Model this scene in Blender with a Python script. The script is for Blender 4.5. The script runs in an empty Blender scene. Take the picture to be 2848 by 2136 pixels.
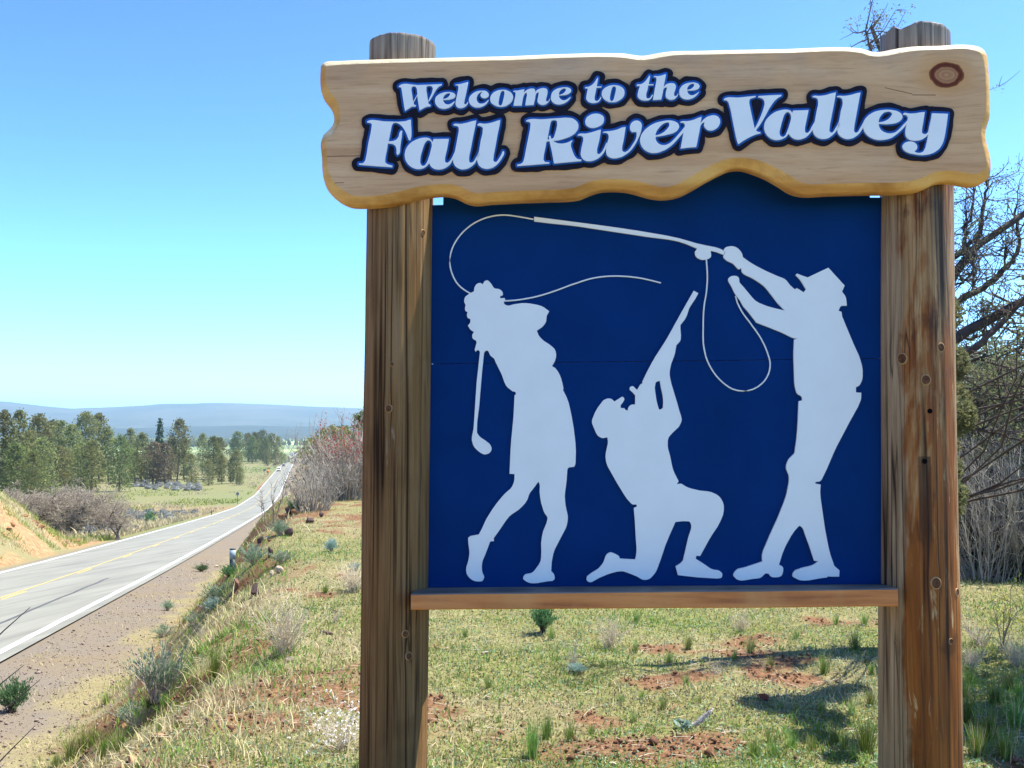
import bpy, bmesh, math, random
import numpy as np
from mathutils import Vector, Matrix
from mathutils.geometry import tessellate_polygon

R = math.radians
scene = bpy.context.scene
col = scene.collection
random.seed(7)
rng = np.random.default_rng(11)

# ------------------------------------------------------------------ camera
EYE = Vector((0.0, 0.0, 2.0))
PITCH = math.atan(129 / 2800)
cam_data = bpy.data.cameras.new('camera')
cam_data.sensor_width = 36.0
cam_data.lens = 2800 / 2848 * 36.0
cam_data.clip_start = 0.1
cam_data.clip_end = 60000
cam = bpy.data.objects.new('camera', cam_data)
col.objects.link(cam)
cam.location = EYE
cam.rotation_euler = (math.pi / 2 + PITCH, 0, 0)
scene.camera = cam

# ------------------------------------------------------------------ sky, sun, exposure
SUN = Vector((0.44, 0.11, 0.89)).normalized()
SUN_EL = math.asin(SUN.z)
world = bpy.data.worlds.new('World')
scene.world = world
world.use_nodes = True
wn = world.node_tree.nodes
wl = world.node_tree.links
wn.clear()
sky = wn.new('ShaderNodeTexSky')
sky.sky_type = 'NISHITA'
sky.sun_disc = False
sky.sun_elevation = SUN_EL
sky.sun_rotation = math.atan2(SUN.x, SUN.y)
sky.altitude = 3000
sky.air_density = 0.8
sky.dust_density = 0.5
sky.ozone_density = 2.0
bg = wn.new('ShaderNodeBackground')
bg.inputs['Strength'].default_value = 0.098
wo = wn.new('ShaderNodeOutputWorld')
tint = wn.new('ShaderNodeMix'); tint.data_type = 'RGBA'; tint.blend_type = 'MULTIPLY'
tint.inputs[0].default_value = 1.0
tint.inputs[7].default_value = (0.79, 1.06, 1.10, 1)      # the camera's cool white balance
grade = wn.new('ShaderNodeGamma'); grade.inputs['Gamma'].default_value = 1.5      # the camera's steep tone curve on the sky
wl.new(sky.outputs['Color'], grade.inputs['Color'])
wl.new(grade.outputs['Color'], tint.inputs[6])
wl.new(tint.outputs[2], bg.inputs['Color'])
wl.new(bg.outputs['Background'], wo.inputs['Surface'])

sun_data = bpy.data.lights.new('sun', 'SUN')
sun_data.energy = 5.0
sun_data.angle = R(0.5)
sun_data.color = (1.0, 0.97, 0.86)
sun = bpy.data.objects.new('sun', sun_data)
col.objects.link(sun)
sun.rotation_euler = SUN.to_track_quat('Z', 'Y').to_euler()
sun.location = (20, 20, 60)

vs = scene.view_settings
vs.view_transform = 'Standard'
vs.look = 'None'
vs.gamma = 1.0
vs.use_curve_mapping = False
vs.exposure = 1.15

# ------------------------------------------------------------------ small helpers
def tag(o, label=None, cat=None, group=None, kind=None):
    if label: o['label'] = label
    if cat: o['category'] = cat
    if group: o['group'] = group
    if kind: o['kind'] = kind
    return o

def empty(name, loc=(0, 0, 0), rz=0.0, s=1.0):
    o = bpy.data.objects.new(name, None)
    o.empty_display_size = 0.2
    o.location = loc
    o.rotation_euler = (0, 0, rz)
    o.scale = (s, s, s) if not hasattr(s, '__len__') else s
    col.objects.link(o)
    return o

def link(name, me, parent=None):
    o = bpy.data.objects.new(name, me)
    col.objects.link(o)
    if parent is not None: o.parent = parent
    return o

def copy_tree(o, parent=None):
    c = o.copy()
    col.objects.link(c)
    if parent is not None: c.parent = parent
    for ch in list(o.children): copy_tree(ch, c)
    return c

class Geo:
    """collects polygons with material slots and becomes one mesh"""
    def __init__(self):
        self.v = []; self.f = []; self.sz = []; self.m = []; self.n = 0
    def add(self, verts, faces, mat=0):
        verts = np.asarray(verts, np.float64).reshape(-1, 3)
        faces = np.asarray(faces, np.int64)
        if len(faces) == 0: return
        self.v.append(verts)
        self.f.append((faces + self.n).ravel())
        self.sz.append(np.full(len(faces), faces.shape[1], np.int64))
        self.m.append(np.full(len(faces), mat, np.int64))
        self.n += len(verts)
    def tube(self, pts, rad, sides=5, mat=0, cap=False):
        P = np.asarray(pts, float); n = len(P)
        rad = np.broadcast_to(np.asarray(rad, float), (n,))
        T = np.gradient(P, axis=0)
        T /= np.linalg.norm(T, axis=1)[:, None] + 1e-12
        ref = np.array([0.0, 0.0, 1.0]) if abs(T[:, 2]).mean() < 0.8 else np.array([1.0, 0.0, 0.0])
        A = np.cross(T, ref); A /= np.linalg.norm(A, axis=1)[:, None] + 1e-12
        B = np.cross(T, A)
        th = np.arange(sides) * 2 * math.pi / sides
        V = P[:, None, :] + rad[:, None, None] * (np.cos(th)[None, :, None] * A[:, None, :] + np.sin(th)[None, :, None] * B[:, None, :])
        i = np.arange(n - 1)[:, None] * sides; j = np.arange(sides)[None, :]; k = (j + 1) % sides
        F = np.stack([i + j, i + k, i + sides + k, i + sides + j], -1).reshape(-1, 4)
        self.add(V.reshape(-1, 3), F, mat)
        if cap:
            b = (n - 1) * sides
            self.add(np.vstack([V[-1], P[-1:]]), [[q, (q + 1) % sides, sides] for q in range(sides)], mat)
            self.add(np.vstack([V[0], P[:1]]), [[(q + 1) % sides, q, sides] for q in range(sides)], mat)
    def leaves(self, C, size, mat=0, aspect=0.6, up=0.0, axis=None):
        C = np.asarray(C, float); n = len(C)
        if n == 0: return
        size = np.broadcast_to(np.asarray(size, float), (n,))
        a = rng.normal(size=(n, 3)) if axis is None else np.asarray(axis, float) + rng.normal(size=(n, 3)) * 0.25
        a[:, 2] += up
        a /= np.linalg.norm(a, axis=1)[:, None] + 1e-9
        b = np.cross(a, rng.normal(size=(n, 3))); b /= np.linalg.norm(b, axis=1)[:, None] + 1e-9
        a = a * size[:, None] * 0.5; b = b * (size * aspect)[:, None] * 0.5
        V = np.stack([C - a, C + b - a * 0.1, C + a, C - b - a * 0.1], 1).reshape(-1, 3)
        F = np.arange(n * 4).reshape(-1, 4)
        self.add(V, F, mat)
    def box(self, lo, hi, mat=0):
        x0, y0, z0 = lo; x1, y1, z1 = hi
        V = [(x0, y0, z0), (x1, y0, z0), (x1, y1, z0), (x0, y1, z0), (x0, y0, z1), (x1, y0, z1), (x1, y1, z1), (x0, y1, z1)]
        F = [(0, 3, 2, 1), (4, 5, 6, 7), (0, 1, 5, 4), (1, 2, 6, 5), (2, 3, 7, 6), (3, 0, 4, 7)]
        self.add(V, F, mat)
    def mesh(self, name, mats, smooth=False):
        me = bpy.data.meshes.new(name)
        v = np.vstack(self.v); f = np.concatenate(self.f); s = np.concatenate(self.sz); m = np.concatenate(self.m)
        me.vertices.add(len(v)); me.vertices.foreach_set('co', v.astype(np.float32).ravel())
        me.loops.add(len(f)); me.loops.foreach_set('vertex_index', f.astype(np.int32))
        st = np.concatenate([[0], np.cumsum(s)[:-1]]).astype(np.int32)
        me.polygons.add(len(s)); me.polygons.foreach_set('loop_start', st)
        me.polygons.foreach_set('material_index', m.astype(np.int32))
        if smooth: me.polygons.foreach_set('use_smooth', np.ones(len(s), bool))
        for q in mats: me.materials.append(q)
        me.update(calc_edges=True)
        return me
    def obj(self, name, mats, parent=None, smooth=False):
        return link(name, self.mesh(name, mats, smooth), parent)

# ------------------------------------------------------------------ materials
def new_mat(name):
    m = bpy.data.materials.new(name); m.use_nodes = True
    nt = m.node_tree; nt.nodes.clear()
    out = nt.nodes.new('ShaderNodeOutputMaterial')
    b = nt.nodes.new('ShaderNodeBsdfPrincipled')
    nt.links.new(b.outputs[0], out.inputs['Surface'])
    return m, nt, b
def N(nt, t, **kw):
    n = nt.nodes.new(t)
    for k, v in kw.items():
        if k in n.inputs: n.inputs[k].default_value = v
        else: setattr(n, k, v)
    return n
def ramp(nt, fac, stops):
    r = nt.nodes.new('ShaderNodeValToRGB')
    e = r.color_ramp.elements
    while len(e) > 1: e.remove(e[-1])
    e[0].position = stops[0][0]; e[0].color = (*stops[0][1], 1)
    for p, c in stops[1:]:
        q = e.new(p); q.color = (*c, 1)
    nt.links.new(fac, r.inputs[0])
    return r.outputs[0]
def mix(nt, fac, a, b, mode='MIX'):
    n = nt.nodes.new('ShaderNodeMix'); n.data_type = 'RGBA'; n.blend_type = mode
    for sock, val in ((n.inputs[0], fac), (n.inputs[6], a), (n.inputs[7], b)):
        if hasattr(val, 'links'): nt.links.new(val, sock)
        elif hasattr(val, '__len__'): sock.default_value = (*val, 1)
        else: sock.default_value = val
    return n.outputs[2]
def math_n(nt, op, a, b=0.0, c=0.0, clamp=False):
    n = nt.nodes.new('ShaderNodeMath'); n.operation = op; n.use_clamp = clamp
    for i, val in enumerate((a, b, c)):
        if hasattr(val, 'links'): nt.links.new(val, n.inputs[i])
        else: n.inputs[i].default_value = val
    return n.outputs[0]
def coords(nt, scale=(1, 1, 1), loc=(0, 0, 0), kind='Object'):
    tc = nt.nodes.new('ShaderNodeTexCoord'); mp = nt.nodes.new('ShaderNodeMapping')
    mp.inputs['Scale'].default_value = scale; mp.inputs['Location'].default_value = loc
    nt.links.new(tc.outputs[kind], mp.inputs['Vector'])
    return mp.outputs[0]
def noise(nt, vec, scale, detail=4, rough=0.55, dist=0.0):
    n = N(nt, 'ShaderNodeTexNoise', Scale=scale, Detail=detail, Roughness=rough, Distortion=dist)
    nt.links.new(vec, n.inputs['Vector'])
    return n.outputs['Fac']
def bump(nt, b, h, strength=0.3, dist=0.02):
    n = nt.nodes.new('ShaderNodeBump'); n.inputs['Strength'].default_value = strength; n.inputs['Distance'].default_value = dist
    nt.links.new(h, n.inputs['Height']); nt.links.new(n.outputs[0], b.inputs['Normal'])

def plain(name, c, rough=0.7, var=0.12, scale=30.0, spec=0.3, metal=0.0):
    m, nt, b = new_mat(name)
    v = coords(nt)
    f = noise(nt, v, scale, 5)
    lo = tuple(max(0, x * (1 - var)) for x in c); hi = tuple(min(1, x * (1 + var)) for x in c)
    nt.links.new(ramp(nt, f, [(0.3, lo), (0.7, hi)]), b.inputs['Base Color'])
    b.inputs['Roughness'].default_value = rough
    b.inputs['Specular IOR Level'].default_value = spec
    b.inputs['Metallic'].default_value = metal
    bump(nt, b, f, 0.12, 0.004)
    return m

def leaf_mat(name, c, var=0.35, trans=0.25, rough=0.65, scale=0.6):
    """foliage: diffuse plus some light passing through; hue varies per plant and along it"""
    m, nt, b = new_mat(name)
    v = coords(nt)
    f = noise(nt, v, scale, 3)
    oi = nt.nodes.new('ShaderNodeObjectInfo')
    lo = tuple(x * (1 - var) for x in c); hi = tuple(min(1, x * (1 + var)) for x in c)
    c1 = ramp(nt, f, [(0.25, lo), (0.75, hi)])
    hs = N(nt, 'ShaderNodeHueSaturation'); 
    nt.links.new(c1, hs.inputs['Color'])
    nt.links.new(math_n(nt, 'MULTIPLY_ADD', oi.outputs['Random'], 0.05, 0.475), hs.inputs['Hue'])
    nt.links.new(math_n(nt, 'MULTIPLY_ADD', oi.outputs['Random'], 0.5, 0.75), hs.inputs['Value'])
    nt.links.new(hs.outputs[0], b.inputs['Base Color'])
    b.inputs['Roughness'].default_value = rough
    b.inputs['Specular IOR Level'].default_value = 0.15
    tr = nt.nodes.new('ShaderNodeBsdfTranslucent'); nt.links.new(hs.outputs[0], tr.inputs['Color'])
    mx = nt.nodes.new('ShaderNodeMixShader'); mx.inputs[0].default_value = trans
    out = [n for n in nt.nodes if n.type == 'OUTPUT_MATERIAL'][0]
    nt.links.new(b.outputs[0], mx.inputs[1]); nt.links.new(tr.outputs[0], mx.inputs[2])
    nt.links.new(mx.outputs[0], out.inputs['Surface'])
    return m

# ------------------------------------------------------------------ value noise for numpy
def _hash(i, j, seed):
    h = (i.astype(np.int64) * 374761393 + j.astype(np.int64) * 668265263 + seed * 1442695041) & 0xffffffff
    h = ((h ^ (h >> 13)) * 1274126177) & 0xffffffff
    return ((h ^ (h >> 16)) & 0xffff) / 65535.0
def vn(x, y, seed=0):
    x = np.asarray(x, float); y = np.asarray(y, float)
    i = np.floor(x); j = np.floor(y); fx = x - i; fy = y - j
    fx = fx * fx * (3 - 2 * fx); fy = fy * fy * (3 - 2 * fy)
    a = _hash(i, j, seed); b = _hash(i + 1, j, seed); c = _hash(i, j + 1, seed); d = _hash(i + 1, j + 1, seed)
    return (a * (1 - fx) + b * fx) * (1 - fy) + (c * (1 - fx) + d * fx) * fy
def fbm(x, y, seed=0, o=4):
    s = 0; a = 0.5; t = 0
    for k in range(o):
        s = s + a * vn(x * 2 ** k, y * 2 ** k, seed + k * 7); t += a; a *= 0.5
    return s / t
def sstep(a, b, x):
    t = np.clip((x - a) / (b - a), 0, 1); return t * t * (3 - 2 * t)

# ================================================================== TERRAIN
# the road runs straight, slightly to the left of the view axis, and falls into the valley
_ry = np.array([-60, -20, 0, 23.6, 48, 57, 80, 116, 163, 222, 314, 400, 553, 786, 1000, 1400, 3000, 6000, 16000.])
_rh = np.array([0.2, 2.4, 3.7, 5.2, 6.83, 7.4, 8.8, 10.95, 13.7, 16.9, 20.0, 20.6, 22.0, 25.2, 27.0, 30.5, 41, 50, 62.])
_gy = np.concatenate([np.arange(-60, 900, 2.0), np.arange(900, 16000, 50.0)])
_gh = np.interp(_gy, _ry, _rh)
_k = np.ones(11) / 11
for _ in range(2):
    _gh[5:-5] = np.convolve(_gh, _k, 'valid') if _gy is not None else _gh[5:-5]
def road_z(y): return 2.0 - np.interp(y, _gy, _gh)
def road_x(y): return -10.85 - 0.2073 * np.asarray(y, float)
def bank_top(y):
    d = np.maximum(0, np.asarray(y, float) - 25)
    return -np.where(d < 20, 0.003 * d * d, 1.2 + 0.12 * (d - 20))
def height(x, y, fine=True):
    x = np.asarray(x, float); y = np.asarray(y, float)
    u = x - road_x(y)
    rz = road_z(y)
    P = np.maximum(bank_top(y), rz - 0.4)
    wob = (fbm(y * 0.22 + 3, u * 0.1, 5, 3) - 0.5) * 1.6
    t = sstep(7.0, 10.6, u + wob)
    shoulder = rz - 0.04 - 0.03 * np.clip(u - 4, 0, 3)
    right = shoulder * (1 - t) + P * t
    near = sstep(0.15, 0.9, t)
    right = right + near * (fbm(x * 0.5, y * 0.5, 9, 3) - 0.5) * 0.22 * sstep(200, 30, y)
    right = right + np.sin(math.pi * np.clip(t, 0, 1)) * (fbm(x * 0.9 + 7, y * 0.9, 19, 4) - 0.5) * 0.75 * sstep(200, 50, y)
    right = right - 0.10 * sstep(0, 60, u - 22) * np.clip(u - 22, 0, 60) * 0.25
    g = 1 - sstep(73, 86, y)
    w2 = (fbm(y * 0.15, u * 0.2, 21, 3) - 0.5) * 1.5
    rise = np.clip((-u - 6.2 + w2 * 0.6) * 0.85, 0, 7.5)
    rise = rise * (1 + 0.25 * (fbm(x * 0.4, y * 0.4, 31, 3) - 0.5))
    meadow = rz - 0.25 - 0.02 * np.clip(-u - 6, 0, 12) + (fbm(x * 0.02, y * 0.02, 41, 3) - 0.5) * 1.2 * sstep(6, 40, -u)
    left = np.where(u < -4.4, meadow + rise * g, rz - 0.05)
    z = np.where(u > 0, right, left)
    z = np.where(np.abs(u) < 4.3, rz - 0.06, z)
    far = sstep(1200, 3000, y)
    z = z * (1 - far) + (rz - 0.3) * far
    if fine:
        nf = sstep(60, 10, y) * sstep(7.2, 9.5, u)
        z = z + nf * ((fbm(x * 2.2, y * 2.2, 51, 3) - 0.5) * 0.10 + (vn(x * 7, y * 7, 61) - 0.5) * 0.03)
    return z
def hz(x, y): return float(height(np.array([x]), np.array([y]))[0])

def zones(x, y):
    """what lies on the ground: gravel, green growth, bare red soil, forest floor / far fields"""
    u = x - road_x(y)
    gravel = np.where(np.abs(u) < 8, sstep(7.6 + (vn(x * .9, y * .9, 3) - .5) * 2.5, 5.6, np.abs(u)), 0)
    gravel = np.where(u < 0, sstep(6.0, 4.6, -u), gravel)
    n = fbm(x * 0.55, y * 0.55, 71, 4); n2 = fbm(x * 1.7, y * 1.7, 81, 3); n3 = fbm(x * 0.18, y * 0.18, 91, 3)
    plate = sstep(9.5, 11.5, u) * (y < 200)
    bank = sstep(6.6, 7.6, u) * (1 - plate)
    green = plate * np.clip(0.30 + 1.5 * (n - 0.45) + 0.9 * (n3 - 0.5) + 0.22 * sstep(-1, 3, x), 0, 1) + bank * np.clip(0.25 + 1.2 * (n - 0.5), 0, 1)
    bare = plate * sstep(0.57, 0.68, n2 * 0.55 + (1 - n) * 0.5) + bank * sstep(0.36, 0.66, n2)
    # a worn patch of bare soil in front of the sign's middle and one by the left post
    bare = np.maximum(bare, sstep(1.0, 0.35, np.hypot((x - 0.9) / 1.0, (y - 6.4) / 0.42) + (n2 - .5) * 1.3))
    bare = np.maximum(bare, 0.85 * sstep(1.0, 0.4, np.hypot((x + 0.75) / 0.45, (y - 7.6) / 0.5) + (n2 - .5) * 0.9))
    bare = np.maximum(bare, 0.85 * sstep(1.0, 0.5, np.hypot((x + 1.75) / 0.6, (y - 6.9) / 0.35) + (n2 - .5) * 1.1))
    bare = np.where((x > 3.2) & (y > 6), bare * sstep(4.6, 3.2, x), bare); green = np.where(x > 3.2, np.clip(green + .15 * sstep(3.2, 4.5, x), 0, 1), green)
    lb = (u < -6.0) & (y < 90)
    lbare = sstep(0.36, 0.60, fbm(x * 0.35, y * 0.35 + u * 0.15, 33, 4))
    lgreen = np.clip(0.1 + 0.9 * (n - 0.4), 0, 1)
    bare = np.where(lb, lbare, bare); green = np.where(lb, lgreen, green)
    md = (u < -4.6) & (y >= 86)
    strip = np.exp(-((y - 218) / 26) ** 2) + 0.5 * np.exp(-((y - 172) / 8) ** 2)
    green = np.where(md, np.clip(0.75 - 0.75 * strip + 0.8 * (fbm(x * .03, y * .012, 17, 4) - .5), 0, 1), green)
    bare = np.where(md, 0.55 * strip * sstep(0.3, 0.6, fbm(x * .05, y * .02, 19, 3)), bare)
    farm = sstep(1200, 1700, y)
    fld = vn(x * 0.0016 + 5, y * 0.0009, 23)
    green = np.where(y > 1200, np.where(fld > 0.55, 1.0, 0.35), green)
    gravel = gravel * (y < 1500)
    return gravel, green, bare, farm

def grid_axis(parts):
    out = []
    for a, b, s in parts: out.append(np.arange(a, b, s))
    return np.concatenate(out)
def geo_axis(a, b, k):
    out = [a]
    while out[-1] < b: out.append(out[-1] * k)
    return np.array(out)
ug = np.concatenate([-geo_axis(60, 9500, 1.12)[::-1], grid_axis([(-58, -18, 2.0), (-18, -4.2, 0.4)]), [-4.0, 0, 4.0],
                     grid_axis([(4.4, 6.8, 0.3), (6.8, 20, 0.13), (20, 32, 0.4), (32, 60, 1.6)]), geo_axis(60, 11000, 1.14)])
yg = np.concatenate([grid_axis([(-45, 1, 2.0), (1, 3.5, 0.5), (3.5, 14, 0.13), (14, 40, 0.4), (40, 130, 1.2)]), geo_axis(130, 15000, 1.035)])
YY, UU = np.meshgrid(yg, ug, indexing='ij')
XX = road_x(YY) + UU
ZZ = height(XX, YY)
tv = np.stack([XX, YY, ZZ], -1).reshape(-1, 3)
ny, nu = YY.shape
ii = np.arange(ny - 1)[:, None] * nu + np.arange(nu - 1)[None, :]
tf = np.stack([ii, ii + 1, ii + nu + 1, ii + nu], -1).reshape(-1, 4)

def ground_material():
    m, nt, b = new_mat('ground_mix')
    at = nt.nodes.new('ShaderNodeAttribute'); at.attribute_name = 'zone'
    sp = nt.nodes.new('ShaderNodeSeparateColor'); nt.links.new(at.outputs['Color'], sp.inputs[0])
    gravel, green, bare = sp.outputs[0], sp.outputs[1], sp.outputs[2]
    farm = at.outputs['Alpha']
    v = coords(nt)
    big = noise(nt, v, 0.35, 5); mid = noise(nt, v, 3.2, 6, 0.65); fine = noise(nt, v, 26, 5, 0.7); grit = noise(nt, v, 95, 3, 0.7)
    straw = ramp(nt, fine, [(0.28, (.10, .085, .046)), (0.5, (.25, .205, .11)), (0.72, (.40, .345, .205))])
    grn = ramp(nt, fine, [(0.3, (.085, .10, .03)), (0.55, (.20, .205, .07)), (0.75, (.33, .32, .13))])
    soil = ramp(nt, fine, [(0.3, (.07, .035, .02)), (0.5, (.19, .10, .055)), (0.72, (.32, .195, .11))])
    ochre = ramp(nt, mid, [(0.3, (.17, .095, .05)), (0.5, (.34, .20, .10)), (0.62, (.42, .27, .14)), (0.75, (.55, .42, .27))])
    grav = ramp(nt, grit, [(0.3, (.085, .07, .056)), (0.52, (.20, .165, .13)), (0.75, (.36, .31, .255))])
    gf = math_n(nt, 'ADD', green, math_n(nt, 'MULTIPLY_ADD', mid, 1.6, -0.8), clamp=True)
    c = mix(nt, gf, straw, grn)
    bf = math_n(nt, 'MULTIPLY_ADD', math_n(nt, 'ADD', bare, math_n(nt, 'ADD', math_n(nt, 'MULTIPLY_ADD', mid, 1.9, -0.97), math_n(nt, 'MULTIPLY_ADD', fine, 1.3, -0.65))), 1.5, -0.22, clamp=True)
    geo = nt.nodes.new('ShaderNodeNewGeometry')
    px = nt.nodes.new('ShaderNodeSeparateXYZ'); nt.links.new(geo.outputs['Position'], px.inputs[0])
    lb = math_n(nt, 'LESS_THAN', math_n(nt, 'ADD', px.outputs[0], math_n(nt, 'MULTIPLY', px.outputs[1], 0.2073)), -14.0)
    soil2 = mix(nt, lb, soil, ochre)
    c = mix(nt, bf, c, soil2)
    rf = math_n(nt, 'MULTIPLY_ADD', math_n(nt, 'ADD', gravel, math_n(nt, 'MULTIPLY_ADD', mid, 0.8, -0.4)), 2.0, -0.5, clamp=True)
    grav2 = mix(nt, math_n(nt, 'MULTIPLY_ADD', big, 1.6, -0.6, clamp=True), grav, mix(nt, 0.6, soil, straw))
    c = mix(nt, rf, c, grav2)
    meadow = mix(nt, green, (.27, .18, .10), (.155, .195, .08))
    fieldc = mix(nt, green, (.11, .13, .07), (.40, .50, .22))
    dist = math_n(nt, 'MULTIPLY_ADD', px.outputs[1], 1 / 60.0, -1.4, clamp=True)
    leftside = math_n(nt, 'MULTIPLY', lb, dist)
    mv = mix(nt, math_n(nt, 'MULTIPLY', fine, 0.35), meadow, straw)
    c = mix(nt, leftside, c, mv)
    c = mix(nt, farm, c, fieldc)
    nt.links.new(c, b.inputs['Base Color'])
    b.inputs['Roughness'].default_value = 0.95
    b.inputs['Specular IOR Level'].default_value = 0.05
    h = math_n(nt, 'ADD', math_n(nt, 'MULTIPLY', fine, 0.6), math_n(nt, 'MULTIPLY', grit, 0.35))
    bump(nt, b, h, 0.55, 0.03)
    return m
M_ground = ground_material()
gme = bpy.data.meshes.new('ground')
gme.vertices.add(len(tv)); gme.vertices.foreach_set('co', tv.astype(np.float32).ravel())
gme.loops.add(tf.size); gme.loops.foreach_set('vertex_index', tf.ravel().astype(np.int32))
gme.polygons.add(len(tf)); gme.polygons.foreach_set('loop_start', (np.arange(len(tf)) * 4).astype(np.int32))
gme.polygons.foreach_set('use_smooth', np.ones(len(tf), bool))
zr, zg, zb, zf = zones(tv[:, 0], tv[:, 1])
ca = gme.color_attributes.new('zone', 'FLOAT_COLOR', 'POINT')
ca.data.foreach_set('color', np.stack([zr, zg, zb, zf], -1).astype(np.float32).ravel())
gme.materials.append(M_ground); gme.update(calc_edges=True)
tag(link('ground', gme), kind='structure')

# ------------------------------------------------------------------ places found by sighting a pixel of the photo onto the ground
_fw = np.array([0, math.cos(PITCH), math.sin(PITCH)]); _up = np.array([0, -math.sin(PITCH), math.cos(PITCH)])
def sight(px, py):
    return np.array([(px - 1424) / 2800, 0, 0]) + _fw + _up * ((1068 - py) / 2800)
_ts = geo_axis(3.0, 9000, 1.012)
def ground_at(px, py):
    d = sight(px, py)
    p = np.array([0, 0, 2.0]) + _ts[:, None] * d
    below = p[:, 2] < height(p[:, 0], p[:, 1])
    if not below.any(): k = len(_ts) - 1
    else: k = int(np.argmax(below))
    a, b = _ts[max(0, k - 1)], _ts[k]
    for _ in range(18):
        m = (a + b) / 2; q = np.array([0, 0, 2.0]) + m * d
        if q[2] < hz(q[0], q[1]): b = m
        else: a = m
    q = np.array([0, 0, 2.0]) + b * d
    return Vector((q[0], q[1], hz(q[0], q[1])))
def z4(zx, zy): return (zx / 2.1686, 1080 + zy / 2.1686)
def z5(zx, zy): return (zx / 2.1686, 1500 + zy / 2.1686)
def zc(zx, zy): return (1180 + zx / 1.7015, 1680 + zy / 1.7015)
def dp(x, y): return (x * 1.2875, y * 1.2875)
def scale_at(p): return p[1] / 2800.0         # metres per photo pixel at that distance

# ================================================================== ROAD
def asphalt():
    m, nt, b = new_mat('asphalt')
    v = coords(nt, (1, 1, 1)); v2 = coords(nt, (1.2, 0.02, 1))
    g = noise(nt, v, 60, 4, 0.7); s = noise(nt, v2, 1.6, 5, 0.6)
    c = ramp(nt, s, [(0.3, (.18, .175, .15)), (0.5, (.245, .238, .20)), (0.72, (.30, .29, .245))])
    c = mix(nt, math_n(nt, 'MULTIPLY', g, 0.35), c, (.15, .15, .14))
    nt.links.new(c, b.inputs['Base Color']); b.inputs['Roughness'].default_value = 0.9
    b.inputs['Specular IOR Level'].default_value = 0.2
    bump(nt, b, g, 0.3, 0.01)
    return m
def strip(name, ys, u0, u1, dz, mats, parent=None, wob=0.0):
    ys = np.asarray(ys, float); G = Geo()
    z = road_z(ys) + dz
    w = (vn(ys * 1.3, ys * 0 + u0 * 9, 77) - 0.5) * wob
    L = np.stack([road_x(ys) + u0 + w, ys, z], -1); Rr = np.stack([road_x(ys) + u1 + w, ys, z], -1)
    n = len(ys); i = np.arange(n - 1)
    G.add(np.vstack([L, Rr]), np.stack([i, i + n, i + n + 1, i + 1], -1))
    return G.obj(name, mats, parent)
ry = np.concatenate([np.arange(-40, 120, 1.0), np.arange(120, 900, 4.0), np.arange(900, 1500, 20.0)])
M_asph = asphalt()
M_white = plain('road_paint_white', (.80, .80, .78), 0.7, 0.1, 12)
M_yellow = plain('road_paint_yellow', (.50, .37, .10), 0.7, 0.25, 5)
M_dark_line = plain('dark_line_grey', (.085, .085, .085), 0.8, 0.3, 9)
road = tag(strip('road', ry, -4.1, 4.15, 0.0, [M_asph]), kind='structure')
strip('edge_line', ry, 3.62, 3.82, 0.006, [M_white], road, 0.04)
strip('edge_line', ry, -3.82, -3.66, 0.006, [M_white], road, 0.04)
strip('center_line', ry, -0.17, -0.07, 0.006, [M_yellow], road, 0.02)
for k in range(-4, 60):
    a = 36.4 + 12.2 * k
    strip('dash', np.linspace(a, a + 3.2, 4), 0.05, 0.17, 0.006, [M_yellow], road)
strip('dark_line', np.arange(18, 47, 1.0), 2.02, 2.14, 0.005, [M_dark_line], road, 0.10)  # thin dark lines along the right lane
strip('dark_line', np.arange(14, 30, 1.0), 1.72, 1.80, 0.005, [M_dark_line], road, 0.12)

# ================================================================== HILLS, FAR VALLEY
def hill_mesh(name, y0, depth, px, pys, mats, seed, bumps, foot):
    """a ridge with real depth: profile from the skyline, sloping down towards the valley"""
    xs = np.linspace(-0.75 * y0, 0.75 * y0, 260)
    top = 2 + (1197 - np.interp(xs / y0 * 2800 + 1424, px, pys)) / 2800 * y0
    top = top + (fbm(xs * 0.0016, xs * 0 + seed, seed, 5) - 0.5) * bumps
    rows = []
    for t in np.linspace(0, 1, 26):
        yy = y0 - depth * (1 - t)
        e = t ** 0.85
        zz = foot + (top - foot) * e + (fbm(xs * 0.0011, np.full_like(xs, yy * 0.0011), seed + 3, 5) - 0.5) * bumps * 1.6 * t * (1 - t) * 3
        rows.append(np.stack([xs * (yy / y0), np.full_like(xs, yy), zz], -1))
    rows.append(np.stack([xs, np.full_like(xs, y0 + depth * 0.5), np.full_like(xs, foot)], -1))
    V = np.array(rows); a, c = V.shape[:2]; G = Geo()
    i = np.arange(a - 1)[:, None] * c + np.arange(c - 1)[None, :]
    G.add(V.reshape(-1, 3), np.stack([i, i + 1, i + c + 1, i + c], -1).reshape(-1, 4))
    return tag(G.obj(name, mats, None, True), kind='structure')
def hill_mat(name, a, b_, sc):
    m, nt, b = new_mat(name)
    v = coords(nt); f = noise(nt, v, sc, 8, 0.65); g = noise(nt, v, sc * 9, 4, 0.7)
    f = math_n(nt, 'ADD', math_n(nt, 'MULTIPLY', f, 0.65), math_n(nt, 'MULTIPLY', g, 0.35))
    nt.links.new(ramp(nt, f, [(0.40, a), (0.60, b_)]), b.inputs['Base Color'])
    b.inputs['Roughness'].default_value = 1.0; b.inputs['Specular IOR Level'].default_value = 0.0
    return m
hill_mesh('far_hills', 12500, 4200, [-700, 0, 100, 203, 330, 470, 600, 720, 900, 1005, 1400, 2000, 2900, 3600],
          [1105, 1116, 1127, 1136, 1131, 1122, 1120, 1125, 1131, 1134, 1140, 1128, 1136, 1140],
          [hill_mat('far_hill_forest', (.035, .05, .03), (.16, .15, .10), 0.0011)], 3, 26, -66)
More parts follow.
